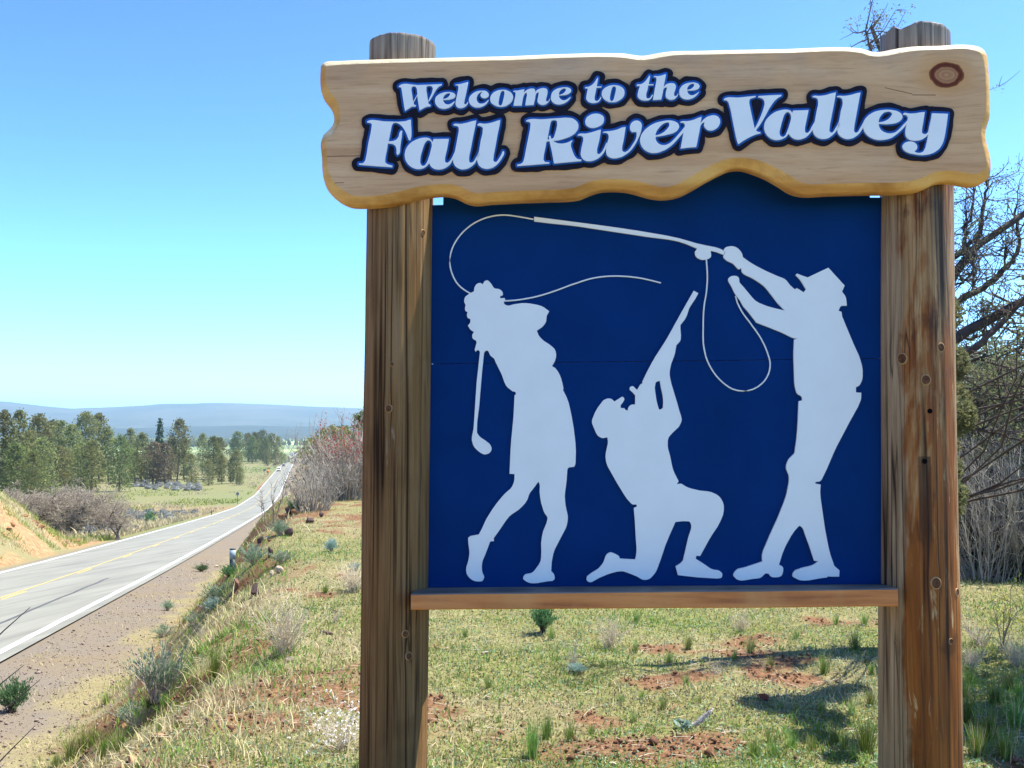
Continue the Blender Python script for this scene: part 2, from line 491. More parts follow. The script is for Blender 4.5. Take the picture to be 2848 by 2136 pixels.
hill_mesh('low_hills', 7600, 1500, [-700, 0, 250, 315, 420, 560, 700, 800, 1005, 1500, 2900, 3600],
          [1192, 1190, 1190, 1192, 1190, 1186, 1184, 1187, 1186, 1188, 1190, 1190],
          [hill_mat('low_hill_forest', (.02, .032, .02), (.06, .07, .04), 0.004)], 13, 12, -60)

# outlines of the lettering and the cut-outs in half millimetres on the sign (x to the right, z up)
LETTERS = [["F",[[-3068,7243,-3041,7253,-3023,7256,-3004,7256,-2975,7253,-2897,7241,-2782,7235,-2734,7234,-2670,7239,-2653,7243,-2624,7254,-2607,7255,-2606,7201,-2601,7135,-2601,7106,-2604,7069,-2610,7044,-2613,7038,-2625,7037,-2631,7045,-2653,7105,-2675,7151,-2697,7182,-2717,7202,-2733,7213,-2753,7222,-2763,7225,-2781,7225,-2789,7222,-2796,7217,-2806,7203,-2809,7195,-2841,7027,-2800,7029,-2780,7034,-2762,7043,-2749,7056,-2738,7072,-2734,7080,-2726,7117,-2716,7133,-2710,7139,-2698,7139,-2702,7081,-2717,6985,-2721,6922,-2726,6903,-2731,6895,-2737,6889,-2747,6882,-2754,6891,-2757,6900,-2756,6932,-2757,6942,-2762,6963,-2766,6972,-2771,6981,-2786,6993,-2803,7001,-2848,7006,-2861,6924,-2874,6860,-2876,6841,-2876,6812,-2873,6803,-2867,6797,-2851,6786,-2835,6779,-2799,6771,-2803,6753,-2961,6765,-3151,6783,-3151,6796,-3114,6797,-3106,6801,-3094,6813,-3085,6828,-3083,6836,-3071,6892,-3054,7008,-3028,7129,-3018,7203,-3020,7211,-3026,7219,-3034,7225,-3042,7228,-3068,7231]]],["a",[[-2446,7062,-2426,7059,-2408,7052,-2393,7038,-2375,7013,-2373,7031,-2370,7039,-2365,7046,-2207,7046,-2228,6932,-2245,6859,-2247,6840,-2247,6812,-2244,6804,-2239,6799,-2231,6795,-2223,6793,-2214,6796,-2197,6811,-2185,6825,-2171,6849,-2149,6900,-2140,6863,-2166,6825,-2187,6787,-2198,6774,-2218,6756,-2248,6738,-2273,6729,-2292,6725,-2311,6723,-2338,6725,-2363,6733,-2385,6748,-2397,6760,-2401,6767,-2411,6791,-2438,6764,-2452,6753,-2467,6744,-2483,6737,-2500,6732,-2517,6730,-2535,6731,-2561,6736,-2578,6743,-2595,6751,-2618,6767,-2638,6787,-2655,6813,-2663,6832,-2667,6851,-2670,6879,-2669,6898,-2663,6927,-2656,6946,-2643,6969,-2626,6991,-2606,7009,-2584,7025,-2559,7037,-2534,7048,-2508,7056,-2472,7062],[-2434,7033,-2442,7027,-2449,7019,-2461,7003,-2469,6986,-2495,6901,-2504,6863,-2508,6816,-2507,6798,-2505,6790,-2496,6774,-2490,6767,-2483,6763,-2475,6763,-2467,6765,-2459,6768,-2453,6773,-2443,6787,-2431,6813,-2407,6880,-2387,6964,-2385,6982,-2386,6991,-2390,7010,-2393,7018,-2398,7025,-2407,7031,-2417,7034]]],["l",[[-2160,7198,-2152,7203,-2144,7206,-2134,7207,-2093,7203,-2064,7206,-2016,7216,-1959,7232,-1921,7239,-1929,7184,-1949,7092,-1979,6929,-1992,6871,-1995,6843,-1994,6815,-1993,6806,-1989,6799,-1982,6794,-1973,6792,-1963,6794,-1954,6799,-1946,6805,-1940,6814,-1920,6849,-1906,6875,-1892,6909,-1885,6875,-1911,6832,-1925,6801,-1942,6778,-1957,6764,-1973,6751,-1998,6737,-2016,6730,-2042,6724,-2069,6723,-2086,6726,-2104,6733,-2128,6749,-2143,6764,-2154,6782,-2160,6798,-2163,6825,-2162,6842,-2156,6868,-2145,6907,-2138,6935,-2102,7133,-2104,7161,-2107,7169,-2113,7176,-2121,7181,-2130,7185,-2157,7189]]],["l",[[-1907,7193,-1900,7202,-1892,7206,-1883,7208,-1873,7208,-1841,7202,-1830,7202,-1794,7206,-1749,7216,-1702,7232,-1669,7241,-1675,7191,-1697,7090,-1722,6946,-1735,6882,-1742,6819,-1740,6811,-1733,6803,-1725,6797,-1716,6797,-1706,6801,-1699,6808,-1672,6849,-1654,6882,-1642,6911,-1630,6909,-1628,6897,-1628,6887,-1630,6878,-1638,6860,-1669,6811,-1686,6789,-1705,6770,-1726,6752,-1749,6739,-1767,6733,-1787,6728,-1806,6726,-1833,6729,-1850,6734,-1866,6742,-1886,6760,-1897,6774,-1905,6793,-1911,6823,-1910,6842,-1904,6871,-1892,6909,-1888,6928,-1873,7024,-1854,7101,-1851,7148,-1851,7156,-1854,7164,-1861,7170,-1877,7180,-1907,7186]]],["R",[[-1397,7233,-1372,7242,-1344,7246,-1316,7247,-1257,7243,-1228,7243,-986,7257,-933,7253,-907,7244,-890,7233,-876,7221,-864,7206,-856,7190,-853,7171,-854,7152,-859,7135,-868,7119,-884,7097,-900,7083,-925,7066,-949,7054,-975,7044,-1009,7033,-1045,7023,-1072,7018,-1120,7013,-1095,6998,-1077,6990,-1058,6986,-1030,6983,-1011,6985,-983,6990,-949,7002,-925,7016,-916,7014,-928,6994,-930,6986,-933,6961,-930,6943,-911,6888,-894,6852,-883,6836,-868,6823,-860,6819,-851,6816,-822,6814,-827,6799,-1108,6776,-1131,6906,-1154,7009,-1186,7009,-1200,6930,-1213,6873,-1218,6824,-1217,6815,-1212,6805,-1205,6796,-1198,6791,-1188,6790,-1158,6788,-1158,6776,-1492,6752,-1490,6768,-1464,6772,-1457,6774,-1440,6784,-1433,6791,-1425,6806,-1412,6859,-1399,6932,-1359,7133,-1352,7190,-1352,7198,-1354,7206,-1364,7215,-1371,7219,-1397,7223],[-1105,7234,-1115,7233,-1125,7230,-1133,7225,-1138,7219,-1142,7211,-1154,7156,-1176,7028,-1157,7030,-1162,7064,-1153,7069,-1146,7066,-1134,7035,-1115,7044,-1110,7051,-1106,7060,-1086,7126,-1076,7171,-1074,7189,-1077,7219,-1081,7227,-1088,7231]]],["dot",[[-783,7214,-782,7222,-777,7239,-768,7255,-761,7263,-744,7275,-727,7285,-708,7292,-688,7296,-669,7297,-649,7295,-630,7290,-622,7286,-604,7275,-597,7268,-591,7259,-587,7243,-587,7226,-592,7206,-603,7188,-610,7180,-627,7169,-646,7159,-672,7150,-689,7146,-708,7146,-727,7149,-737,7152,-754,7161,-770,7174,-776,7182,-780,7192]]],["i",[[-861,7073,-854,7080,-847,7085,-838,7087,-819,7088,-788,7086,-770,7088,-716,7100,-660,7118,-620,7128,-624,7092,-632,7044,-641,6997,-656,6942,-660,6923,-661,6905,-661,6886,-659,6877,-650,6871,-640,6869,-633,6872,-613,6890,-603,6904,-586,6937,-562,6991,-552,6971,-577,6910,-590,6886,-613,6857,-633,6838,-649,6826,-667,6816,-693,6805,-711,6800,-728,6797,-756,6797,-776,6800,-784,6804,-799,6812,-812,6824,-822,6839,-829,6859,-832,6878,-823,6936,-803,7018,-804,7043,-807,7051,-813,7058,-821,7063,-830,7066,-861,7067]]],["v",[[-600,7100,-584,7106,-575,7108,-527,7110,-480,7118,-443,7129,-403,7147,-384,7150,-363,7152,-376,7065,-388,6998,-398,6953,-401,6935,-401,6910,-398,6902,-394,6896,-387,6891,-380,6888,-369,6888,-359,6892,-344,6901,-319,6927,-308,6942,-267,7007,-259,7025,-251,7054,-249,7073,-251,7097,-273,7100,-294,7097,-301,7102,-313,7117,-316,7126,-319,7146,-317,7165,-310,7184,-297,7200,-281,7212,-263,7218,-244,7219,-226,7214,-211,7204,-205,7196,-197,7178,-195,7159,-201,7120,-208,7091,-217,7065,-235,7025,-253,6989,-269,6963,-289,6933,-305,6913,-318,6899,-340,6880,-363,6864,-389,6848,-406,6840,-425,6833,-451,6827,-468,6824,-486,6824,-504,6826,-521,6831,-528,6834,-544,6844,-557,6858,-561,6866,-564,6873,-567,6891,-568,6918,-560,6965,-541,7035,-539,7043,-540,7062,-542,7072,-546,7081,-553,7086,-560,7091,-570,7094,-600,7095]]],["e",[[-216,7006,-213,7035,-204,7063,-189,7089,-165,7119,-138,7142,-110,7163,-70,7184,-36,7196,-1,7205,52,7214,79,7216,117,7213,144,7205,169,7191,182,7178,189,7159,191,7149,189,7141,186,7132,176,7116,163,7103,130,7084,104,7076,40,7061,2,7054,-54,7047,-55,7031,-53,7015,-46,6999,-36,6985,-30,6978,-15,6968,1,6960,18,6957,44,6957,61,6962,86,6974,107,6989,146,7027,181,7068,217,7109,252,7154,256,7115,232,7084,136,6977,109,6952,71,6924,39,6905,-5,6887,-23,6881,-49,6877,-85,6875,-102,6878,-120,6883,-146,6895,-162,6905,-176,6918,-194,6940,-203,6957,-210,6976],[59,7196,40,7190,22,7180,6,7168,-8,7153,-27,7130,-42,7107,-49,7090,-57,7059,-17,7068,10,7080,35,7096,62,7122,84,7152,88,7161,90,7170,90,7178,89,7187,85,7194,78,7197]]],["r",[[203,7200,219,7205,228,7207,276,7206,311,7212,346,7222,389,7240,422,7250,419,7223,409,7183,443,7222,457,7234,471,7244,486,7252,503,7258,528,7264,545,7266,563,7263,573,7260,590,7250,597,7243,608,7226,611,7216,613,7197,611,7178,604,7162,595,7147,583,7134,568,7123,552,7114,535,7108,518,7105,500,7107,490,7110,480,7114,466,7126,455,7139,451,7147,447,7164,447,7173,454,7192,440,7190,433,7186,426,7180,416,7166,409,7150,385,7028,365,6935,288,6930,203,6919,235,7087,249,7140,250,7159,250,7169,247,7178,241,7184,233,7190,224,7192,203,7193]]],["V",[[656,7436,671,7445,680,7448,706,7452,725,7452,783,7448,802,7448,980,7463,982,7453,941,7440,931,7436,923,7430,918,7421,915,7411,913,7392,929,7305,967,7119,1000,7180,1031,7249,1055,7310,1072,7372,1073,7381,1072,7399,1067,7416,1064,7423,1057,7430,1040,7440,1033,7443,1008,7449,1010,7461,1129,7468,1246,7471,1244,7459,1221,7448,1200,7432,1175,7408,1153,7379,1118,7326,1075,7245,1046,7195,1014,7147,980,7102,999,7087,1027,7080,1027,7071,976,7059,919,7034,859,7001,797,6959,785,6996,776,7033,758,7126,724,7318,706,7385,703,7395,692,7412,684,7418,676,7422,656,7424]]],["a",[[1305,7314,1322,7310,1338,7303,1344,7295,1354,7277,1361,7298,1366,7304,1522,7308,1483,7127,1481,7108,1483,7082,1486,7075,1493,7070,1502,7068,1510,7070,1526,7084,1537,7100,1554,7136,1581,7183,1587,7145,1561,7098,1545,7077,1519,7047,1497,7027,1474,7015,1441,7004,1413,7000,1395,7002,1370,7010,1355,7019,1335,7037,1316,7063,1292,7034,1278,7023,1263,7015,1238,7005,1221,7000,1203,6998,1184,6998,1156,7004,1131,7016,1108,7034,1095,7048,1084,7064,1075,7080,1067,7106,1065,7133,1066,7151,1072,7181,1080,7199,1089,7215,1102,7230,1122,7251,1144,7269,1167,7284,1192,7297,1218,7305,1253,7313,1279,7316],[1300,7289,1293,7285,1281,7273,1276,7266,1268,7250,1243,7173,1223,7092,1220,7073,1224,7055,1227,7046,1232,7040,1247,7031,1255,7030,1263,7032,1278,7044,1289,7058,1313,7119,1342,7215,1344,7234,1344,7243,1337,7269,1326,7284,1319,7289,1309,7291]]],["l",[[1565,7451,1580,7457,1589,7458,1633,7454,1670,7458,1698,7463,1754,7479,1805,7491,1789,7400,1737,7147,1731,7094,1732,7087,1736,7080,1742,7073,1748,7070,1757,7070,1767,7074,1773,7079,1815,7149,1831,7185,1838,7147,1811,7100,1795,7076,1782,7061,1768,7047,1752,7034,1730,7019,1714,7011,1696,7006,1668,7004,1640,7008,1621,7014,1606,7024,1586,7041,1576,7055,1568,7071,1563,7089,1563,7107,1587,7198,1604,7292,1620,7356,1623,7384,1621,7412,1618,7421,1612,7429,1604,7436,1596,7440,1567,7445]]],["l",[[1816,7450,1832,7454,1842,7454,1879,7451,1915,7454,1958,7462,2014,7478,2055,7485,1988,7144,1982,7091,1983,7084,1987,7076,1992,7069,1999,7066,2008,7067,2017,7072,2024,7077,2029,7083,2084,7182,2093,7149,2055,7082,2037,7058,2023,7044,2007,7031,1983,7016,1965,7008,1938,7002,1919,7001,1900,7003,1881,7009,1855,7024,1839,7037,1827,7052,1819,7068,1814,7086,1813,7095,1814,7114,1836,7204,1853,7295,1870,7352,1874,7380,1871,7411,1867,7421,1862,7427,1856,7433,1847,7437,1816,7444]]],["e",[[2074,7155,2076,7165,2084,7184,2094,7202,2105,7218,2131,7245,2160,7265,2192,7281,2220,7290,2265,7298,2309,7302,2345,7301,2373,7298,2411,7290,2429,7284,2452,7270,2465,7259,2474,7244,2477,7235,2478,7226,2477,7217,2473,7207,2463,7191,2440,7175,2413,7163,2376,7155,2329,7152,2301,7152,2234,7157,2238,7129,2244,7111,2261,7088,2268,7082,2283,7071,2309,7060,2336,7055,2365,7055,2393,7062,2401,7066,2416,7075,2444,7099,2491,7150,2533,7193,2537,7169,2494,7117,2467,7089,2432,7057,2387,7023,2364,7009,2330,6997,2295,6990,2260,6987,2243,6987,2217,6990,2183,6999,2150,7015,2135,7025,2121,7037,2109,7050,2098,7064,2086,7087,2080,7104,2076,7122,2074,7138],[2331,7283,2312,7280,2294,7274,2279,7263,2267,7250,2251,7229,2243,7213,2237,7197,2234,7170,2274,7176,2303,7186,2329,7200,2352,7220,2370,7244,2374,7253,2375,7261,2370,7270,2363,7278,2357,7281,2348,7283]]],["y",[[2486,7255,2490,7262,2497,7267,2505,7268,2514,7267,2543,7260,2570,7259,2622,7263,2673,7272,2706,7273,2687,7162,2676,7106,2672,7067,2674,7058,2678,7052,2692,7044,2700,7043,2715,7046,2722,7050,2734,7062,2738,7071,2744,7100,2770,7209,2779,7260,2940,7252,2924,7135,2909,7051,2899,7004,2889,6968,2879,6942,2861,6910,2844,6888,2829,6875,2812,6863,2796,6854,2779,6846,2752,6837,2725,6831,2679,6826,2652,6827,2626,6830,2547,6846,2523,6856,2507,6865,2493,6876,2482,6890,2474,6909,2473,6918,2475,6928,2481,6938,2493,6952,2508,6960,2533,6967,2562,6968,2587,6962,2601,6953,2613,6941,2621,6925,2623,6908,2619,6891,2615,6884,2609,6877,2592,6867,2610,6853,2628,6848,2647,6848,2657,6850,2676,6858,2684,6864,2690,6871,2706,6905,2723,6967,2738,7043,2716,7016,2702,7005,2677,6991,2643,6980,2608,6975,2580,6977,2553,6984,2537,6993,2530,6998,2518,7012,2510,7028,2506,7044,2505,7062,2508,7098,2516,7136,2529,7183,2534,7212,2534,7221,2529,7231,2522,7240,2515,7245,2506,7247,2486,7248]]],["W",[[-2737,7611,-2726,7621,-2710,7630,-2693,7635,-2675,7637,-2646,7636,-2574,7625,-2544,7622,-2410,7624,-2285,7630,-2287,7621,-2294,7615,-2312,7606,-2326,7593,-2338,7579,-2350,7562,-2395,7479,-2427,7438,-2420,7420,-2411,7415,-2400,7411,-2400,7404,-2404,7398,-2412,7395,-2445,7391,-2480,7374,-2516,7352,-2534,7455,-2541,7509,-2580,7440,-2577,7422,-2574,7415,-2556,7408,-2556,7402,-2560,7396,-2568,7394,-2591,7395,-2600,7393,-2618,7383,-2669,7349,-2679,7399,-2699,7534,-2708,7590,-2713,7597,-2719,7603,-2726,7606,-2737,7606],[-2583,7611,-2592,7608,-2599,7602,-2602,7593,-2604,7573,-2583,7447,-2539,7527,-2545,7574,-2548,7585,-2552,7595,-2561,7607,-2572,7611],[-2419,7614,-2431,7612,-2441,7607,-2445,7600,-2447,7580,-2446,7562,-2441,7535,-2427,7447,-2391,7527,-2385,7544,-2377,7580,-2379,7588,-2382,7596,-2386,7603,-2392,7609,-2400,7612]]],["e",[[-2354,7462,-2348,7484,-2343,7494,-2329,7508,-2312,7520,-2295,7529,-2259,7540,-2223,7544,-2196,7543,-2178,7539,-2159,7532,-2150,7526,-2143,7518,-2139,7509,-2138,7500,-2142,7492,-2156,7478,-2165,7473,-2185,7467,-2214,7462,-2271,7461,-2266,7446,-2256,7430,-2249,7422,-2240,7416,-2230,7412,-2209,7411,-2193,7416,-2171,7429,-2151,7446,-2147,7437,-2168,7408,-2181,7395,-2205,7379,-2231,7370,-2258,7366,-2276,7367,-2303,7374,-2320,7385,-2336,7400,-2347,7418,-2354,7440],[-2214,7532,-2222,7531,-2238,7524,-2252,7513,-2263,7497,-2267,7488,-2271,7470,-2244,7474,-2236,7477,-2221,7485,-2209,7496,-2197,7514,-2196,7523,-2201,7532]]],["l",[[-2139,7621,-2089,7627,-2010,7647,-2016,7593,-2029,7521,-2042,7464,-2047,7434,-2047,7423,-2043,7414,-2038,7409,-2030,7411,-2023,7418,-2017,7424,-2009,7440,-2005,7433,-2017,7407,-2023,7400,-2037,7387,-2045,7382,-2062,7375,-2080,7371,-2089,7371,-2111,7377,-2120,7383,-2127,7390,-2136,7406,-2138,7424,-2137,7442,-2109,7570,-2107,7590,-2109,7600,-2112,7610,-2119,7614,-2139,7617]]],["c",[[-1999,7456,-1998,7465,-1993,7483,-1984,7499,-1971,7513,-1958,7525,-1943,7534,-1928,7542,-1910,7548,-1892,7553,-1866,7555,-1839,7554,-1821,7550,-1813,7546,-1798,7533,-1793,7525,-1789,7516,-1789,7506,-1792,7495,-1799,7487,-1813,7477,-1830,7473,-1840,7474,-1857,7479,-1864,7484,-1870,7490,-1874,7499,-1876,7510,-1873,7520,-1868,7529,-1851,7542,-1862,7544,-1871,7542,-1879,7537,-1895,7525,-1909,7507,-1915,7491,-1917,7483,-1917,7464,-1911,7444,-1900,7427,-1892,7421,-1883,7418,-1872,7416,-1852,7417,-1842,7419,-1823,7429,-1793,7456,-1790,7452,-1808,7423,-1821,7408,-1846,7391,-1873,7380,-1893,7376,-1924,7377,-1943,7382,-1960,7391,-1976,7404,-1988,7419,-1996,7436]]],["o",[[-1775,7459,-1773,7479,-1767,7498,-1757,7514,-1744,7528,-1730,7538,-1706,7550,-1688,7556,-1669,7559,-1642,7561,-1625,7560,-1608,7557,-1584,7547,-1567,7538,-1552,7525,-1542,7510,-1535,7494,-1534,7476,-1538,7458,-1545,7443,-1560,7422,-1573,7411,-1596,7396,-1615,7388,-1642,7381,-1669,7380,-1689,7383,-1709,7389,-1725,7396,-1741,7406,-1764,7425,-1769,7434,-1772,7442],[-1641,7551,-1652,7547,-1660,7540,-1665,7532,-1678,7487,-1687,7429,-1684,7407,-1679,7397,-1673,7393,-1666,7392,-1658,7397,-1648,7412,-1634,7467,-1625,7514,-1625,7531,-1627,7542,-1631,7549]]],["m",[[-1533,7543,-1528,7547,-1518,7550,-1487,7550,-1417,7564,-1422,7525,-1404,7545,-1382,7560,-1356,7569,-1337,7570,-1318,7568,-1311,7563,-1306,7555,-1303,7544,-1303,7531,-1285,7552,-1276,7558,-1257,7567,-1229,7574,-1219,7574,-1201,7571,-1191,7568,-1184,7564,-1178,7554,-1175,7543,-1173,7532,-1178,7501,-1189,7462,-1190,7441,-1188,7433,-1175,7431,-1168,7434,-1163,7441,-1149,7463,-1147,7455,-1163,7429,-1169,7421,-1191,7403,-1207,7397,-1224,7395,-1243,7398,-1253,7402,-1262,7407,-1269,7414,-1275,7422,-1279,7430,-1280,7440,-1279,7450,-1270,7498,-1266,7529,-1281,7529,-1287,7524,-1292,7517,-1299,7501,-1303,7472,-1320,7397,-1407,7393,-1401,7443,-1390,7493,-1389,7504,-1393,7528,-1408,7523,-1415,7516,-1423,7498,-1429,7480,-1445,7391,-1531,7391,-1522,7442,-1511,7489,-1509,7507,-1509,7526,-1511,7533,-1520,7539,-1533,7539]]],["e",[[-1139,7485,-1132,7514,-1123,7530,-1111,7542,-1098,7553,-1072,7566,-1045,7573,-1027,7576,-1010,7578,-973,7578,-956,7574,-946,7569,-937,7563,-930,7555,-928,7545,-928,7536,-933,7527,-941,7520,-957,7508,-977,7501,-995,7497,-1012,7495,-1057,7494,-1053,7477,-1050,7469,-1044,7460,-1036,7452,-1027,7446,-1018,7442,-1008,7440,-998,7440,-987,7443,-977,7447,-960,7458,-938,7477,-934,7471,-957,7441,-971,7428,-996,7412,-1014,7405,-1044,7398,-1063,7398,-1090,7404,-1107,7412,-1122,7425,-1133,7440,-1139,7459,-1140,7468],[-1008,7567,-1025,7560,-1032,7555,-1044,7542,-1052,7527,-1055,7518,-1057,7499,-1032,7504,-1024,7507,-1007,7516,-994,7529,-983,7547,-982,7555,-986,7562,-992,7568,-1000,7569]]],["t",[[-785,7572,-780,7578,-772,7580,-754,7579,-737,7585,-712,7599,-697,7613,-684,7627,-653,7676,-647,7674,-661,7583,-611,7584,-613,7574,-664,7572,-674,7521,-683,7477,-684,7448,-681,7438,-675,7432,-666,7430,-657,7430,-648,7434,-640,7441,-633,7449,-621,7474,-614,7471,-623,7447,-634,7432,-642,7424,-659,7415,-676,7411,-694,7409,-712,7410,-730,7415,-747,7423,-755,7429,-767,7445,-771,7454,-772,7463,-765,7510,-754,7565,-783,7566]]],["o",[[-611,7505,-610,7514,-605,7533,-595,7549,-581,7563,-567,7573,-544,7584,-526,7590,-498,7595,-471,7595,-453,7593,-427,7585,-410,7576,-395,7567,-383,7554,-378,7545,-373,7523,-373,7505,-377,7486,-386,7470,-406,7449,-423,7437,-449,7424,-466,7418,-492,7415,-517,7415,-535,7419,-560,7430,-576,7441,-590,7454,-601,7469,-608,7487],[-480,7584,-488,7582,-495,7578,-501,7570,-513,7532,-525,7468,-526,7460,-523,7439,-517,7429,-505,7426,-497,7431,-490,7438,-485,7447,-465,7527,-461,7558,-462,7568,-468,7580]]],["t",[[-246,7590,-242,7597,-235,7601,-205,7601,-197,7604,-180,7613,-164,7625,-152,7637,-131,7666,-114,7692,-107,7688,-112,7647,-122,7600,-72,7599,-72,7590,-126,7590,-135,7541,-147,7502,-149,7483,-147,7463,-143,7455,-136,7450,-128,7449,-119,7451,-110,7456,-104,7462,-86,7490,-78,7486,-86,7467,-98,7450,-113,7438,-121,7434,-131,7430,-152,7428,-172,7429,-193,7434,-210,7442,-225,7453,-230,7459,-234,7468,-238,7486,-237,7496,-228,7537,-213,7584,-244,7584]]],["h",[[-68,7680,-64,7683,-56,7686,-27,7683,-9,7686,18,7692,57,7705,50,7656,33,7569,54,7592,70,7601,87,7606,104,7609,121,7609,139,7605,146,7600,156,7587,159,7579,160,7571,153,7536,142,7508,140,7498,141,7479,144,7472,157,7470,164,7474,183,7500,186,7496,173,7470,161,7455,146,7442,138,7438,122,7433,113,7432,94,7435,84,7439,67,7451,60,7459,55,7467,53,7485,54,7503,57,7521,69,7565,50,7565,43,7561,36,7554,28,7538,24,7509,8,7438,-79,7433,-64,7520,-40,7644,-41,7664,-44,7672,-50,7675,-68,7676]]],["e",[[194,7511,195,7531,198,7541,202,7550,213,7567,227,7581,235,7587,252,7596,269,7603,295,7609,323,7612,342,7612,361,7609,379,7603,387,7599,394,7593,401,7583,405,7572,403,7564,394,7550,387,7544,369,7536,340,7529,311,7528,275,7528,279,7510,283,7502,288,7494,296,7487,305,7481,314,7478,334,7477,344,7480,371,7495,393,7512,397,7510,377,7481,357,7463,334,7449,305,7438,286,7435,268,7435,250,7438,232,7445,215,7458,203,7473,196,7492],[328,7601,312,7596,298,7587,292,7581,283,7566,279,7559,275,7536,301,7539,309,7541,323,7550,342,7569,348,7578,350,7586,347,7594,342,7600,335,7602]]]]
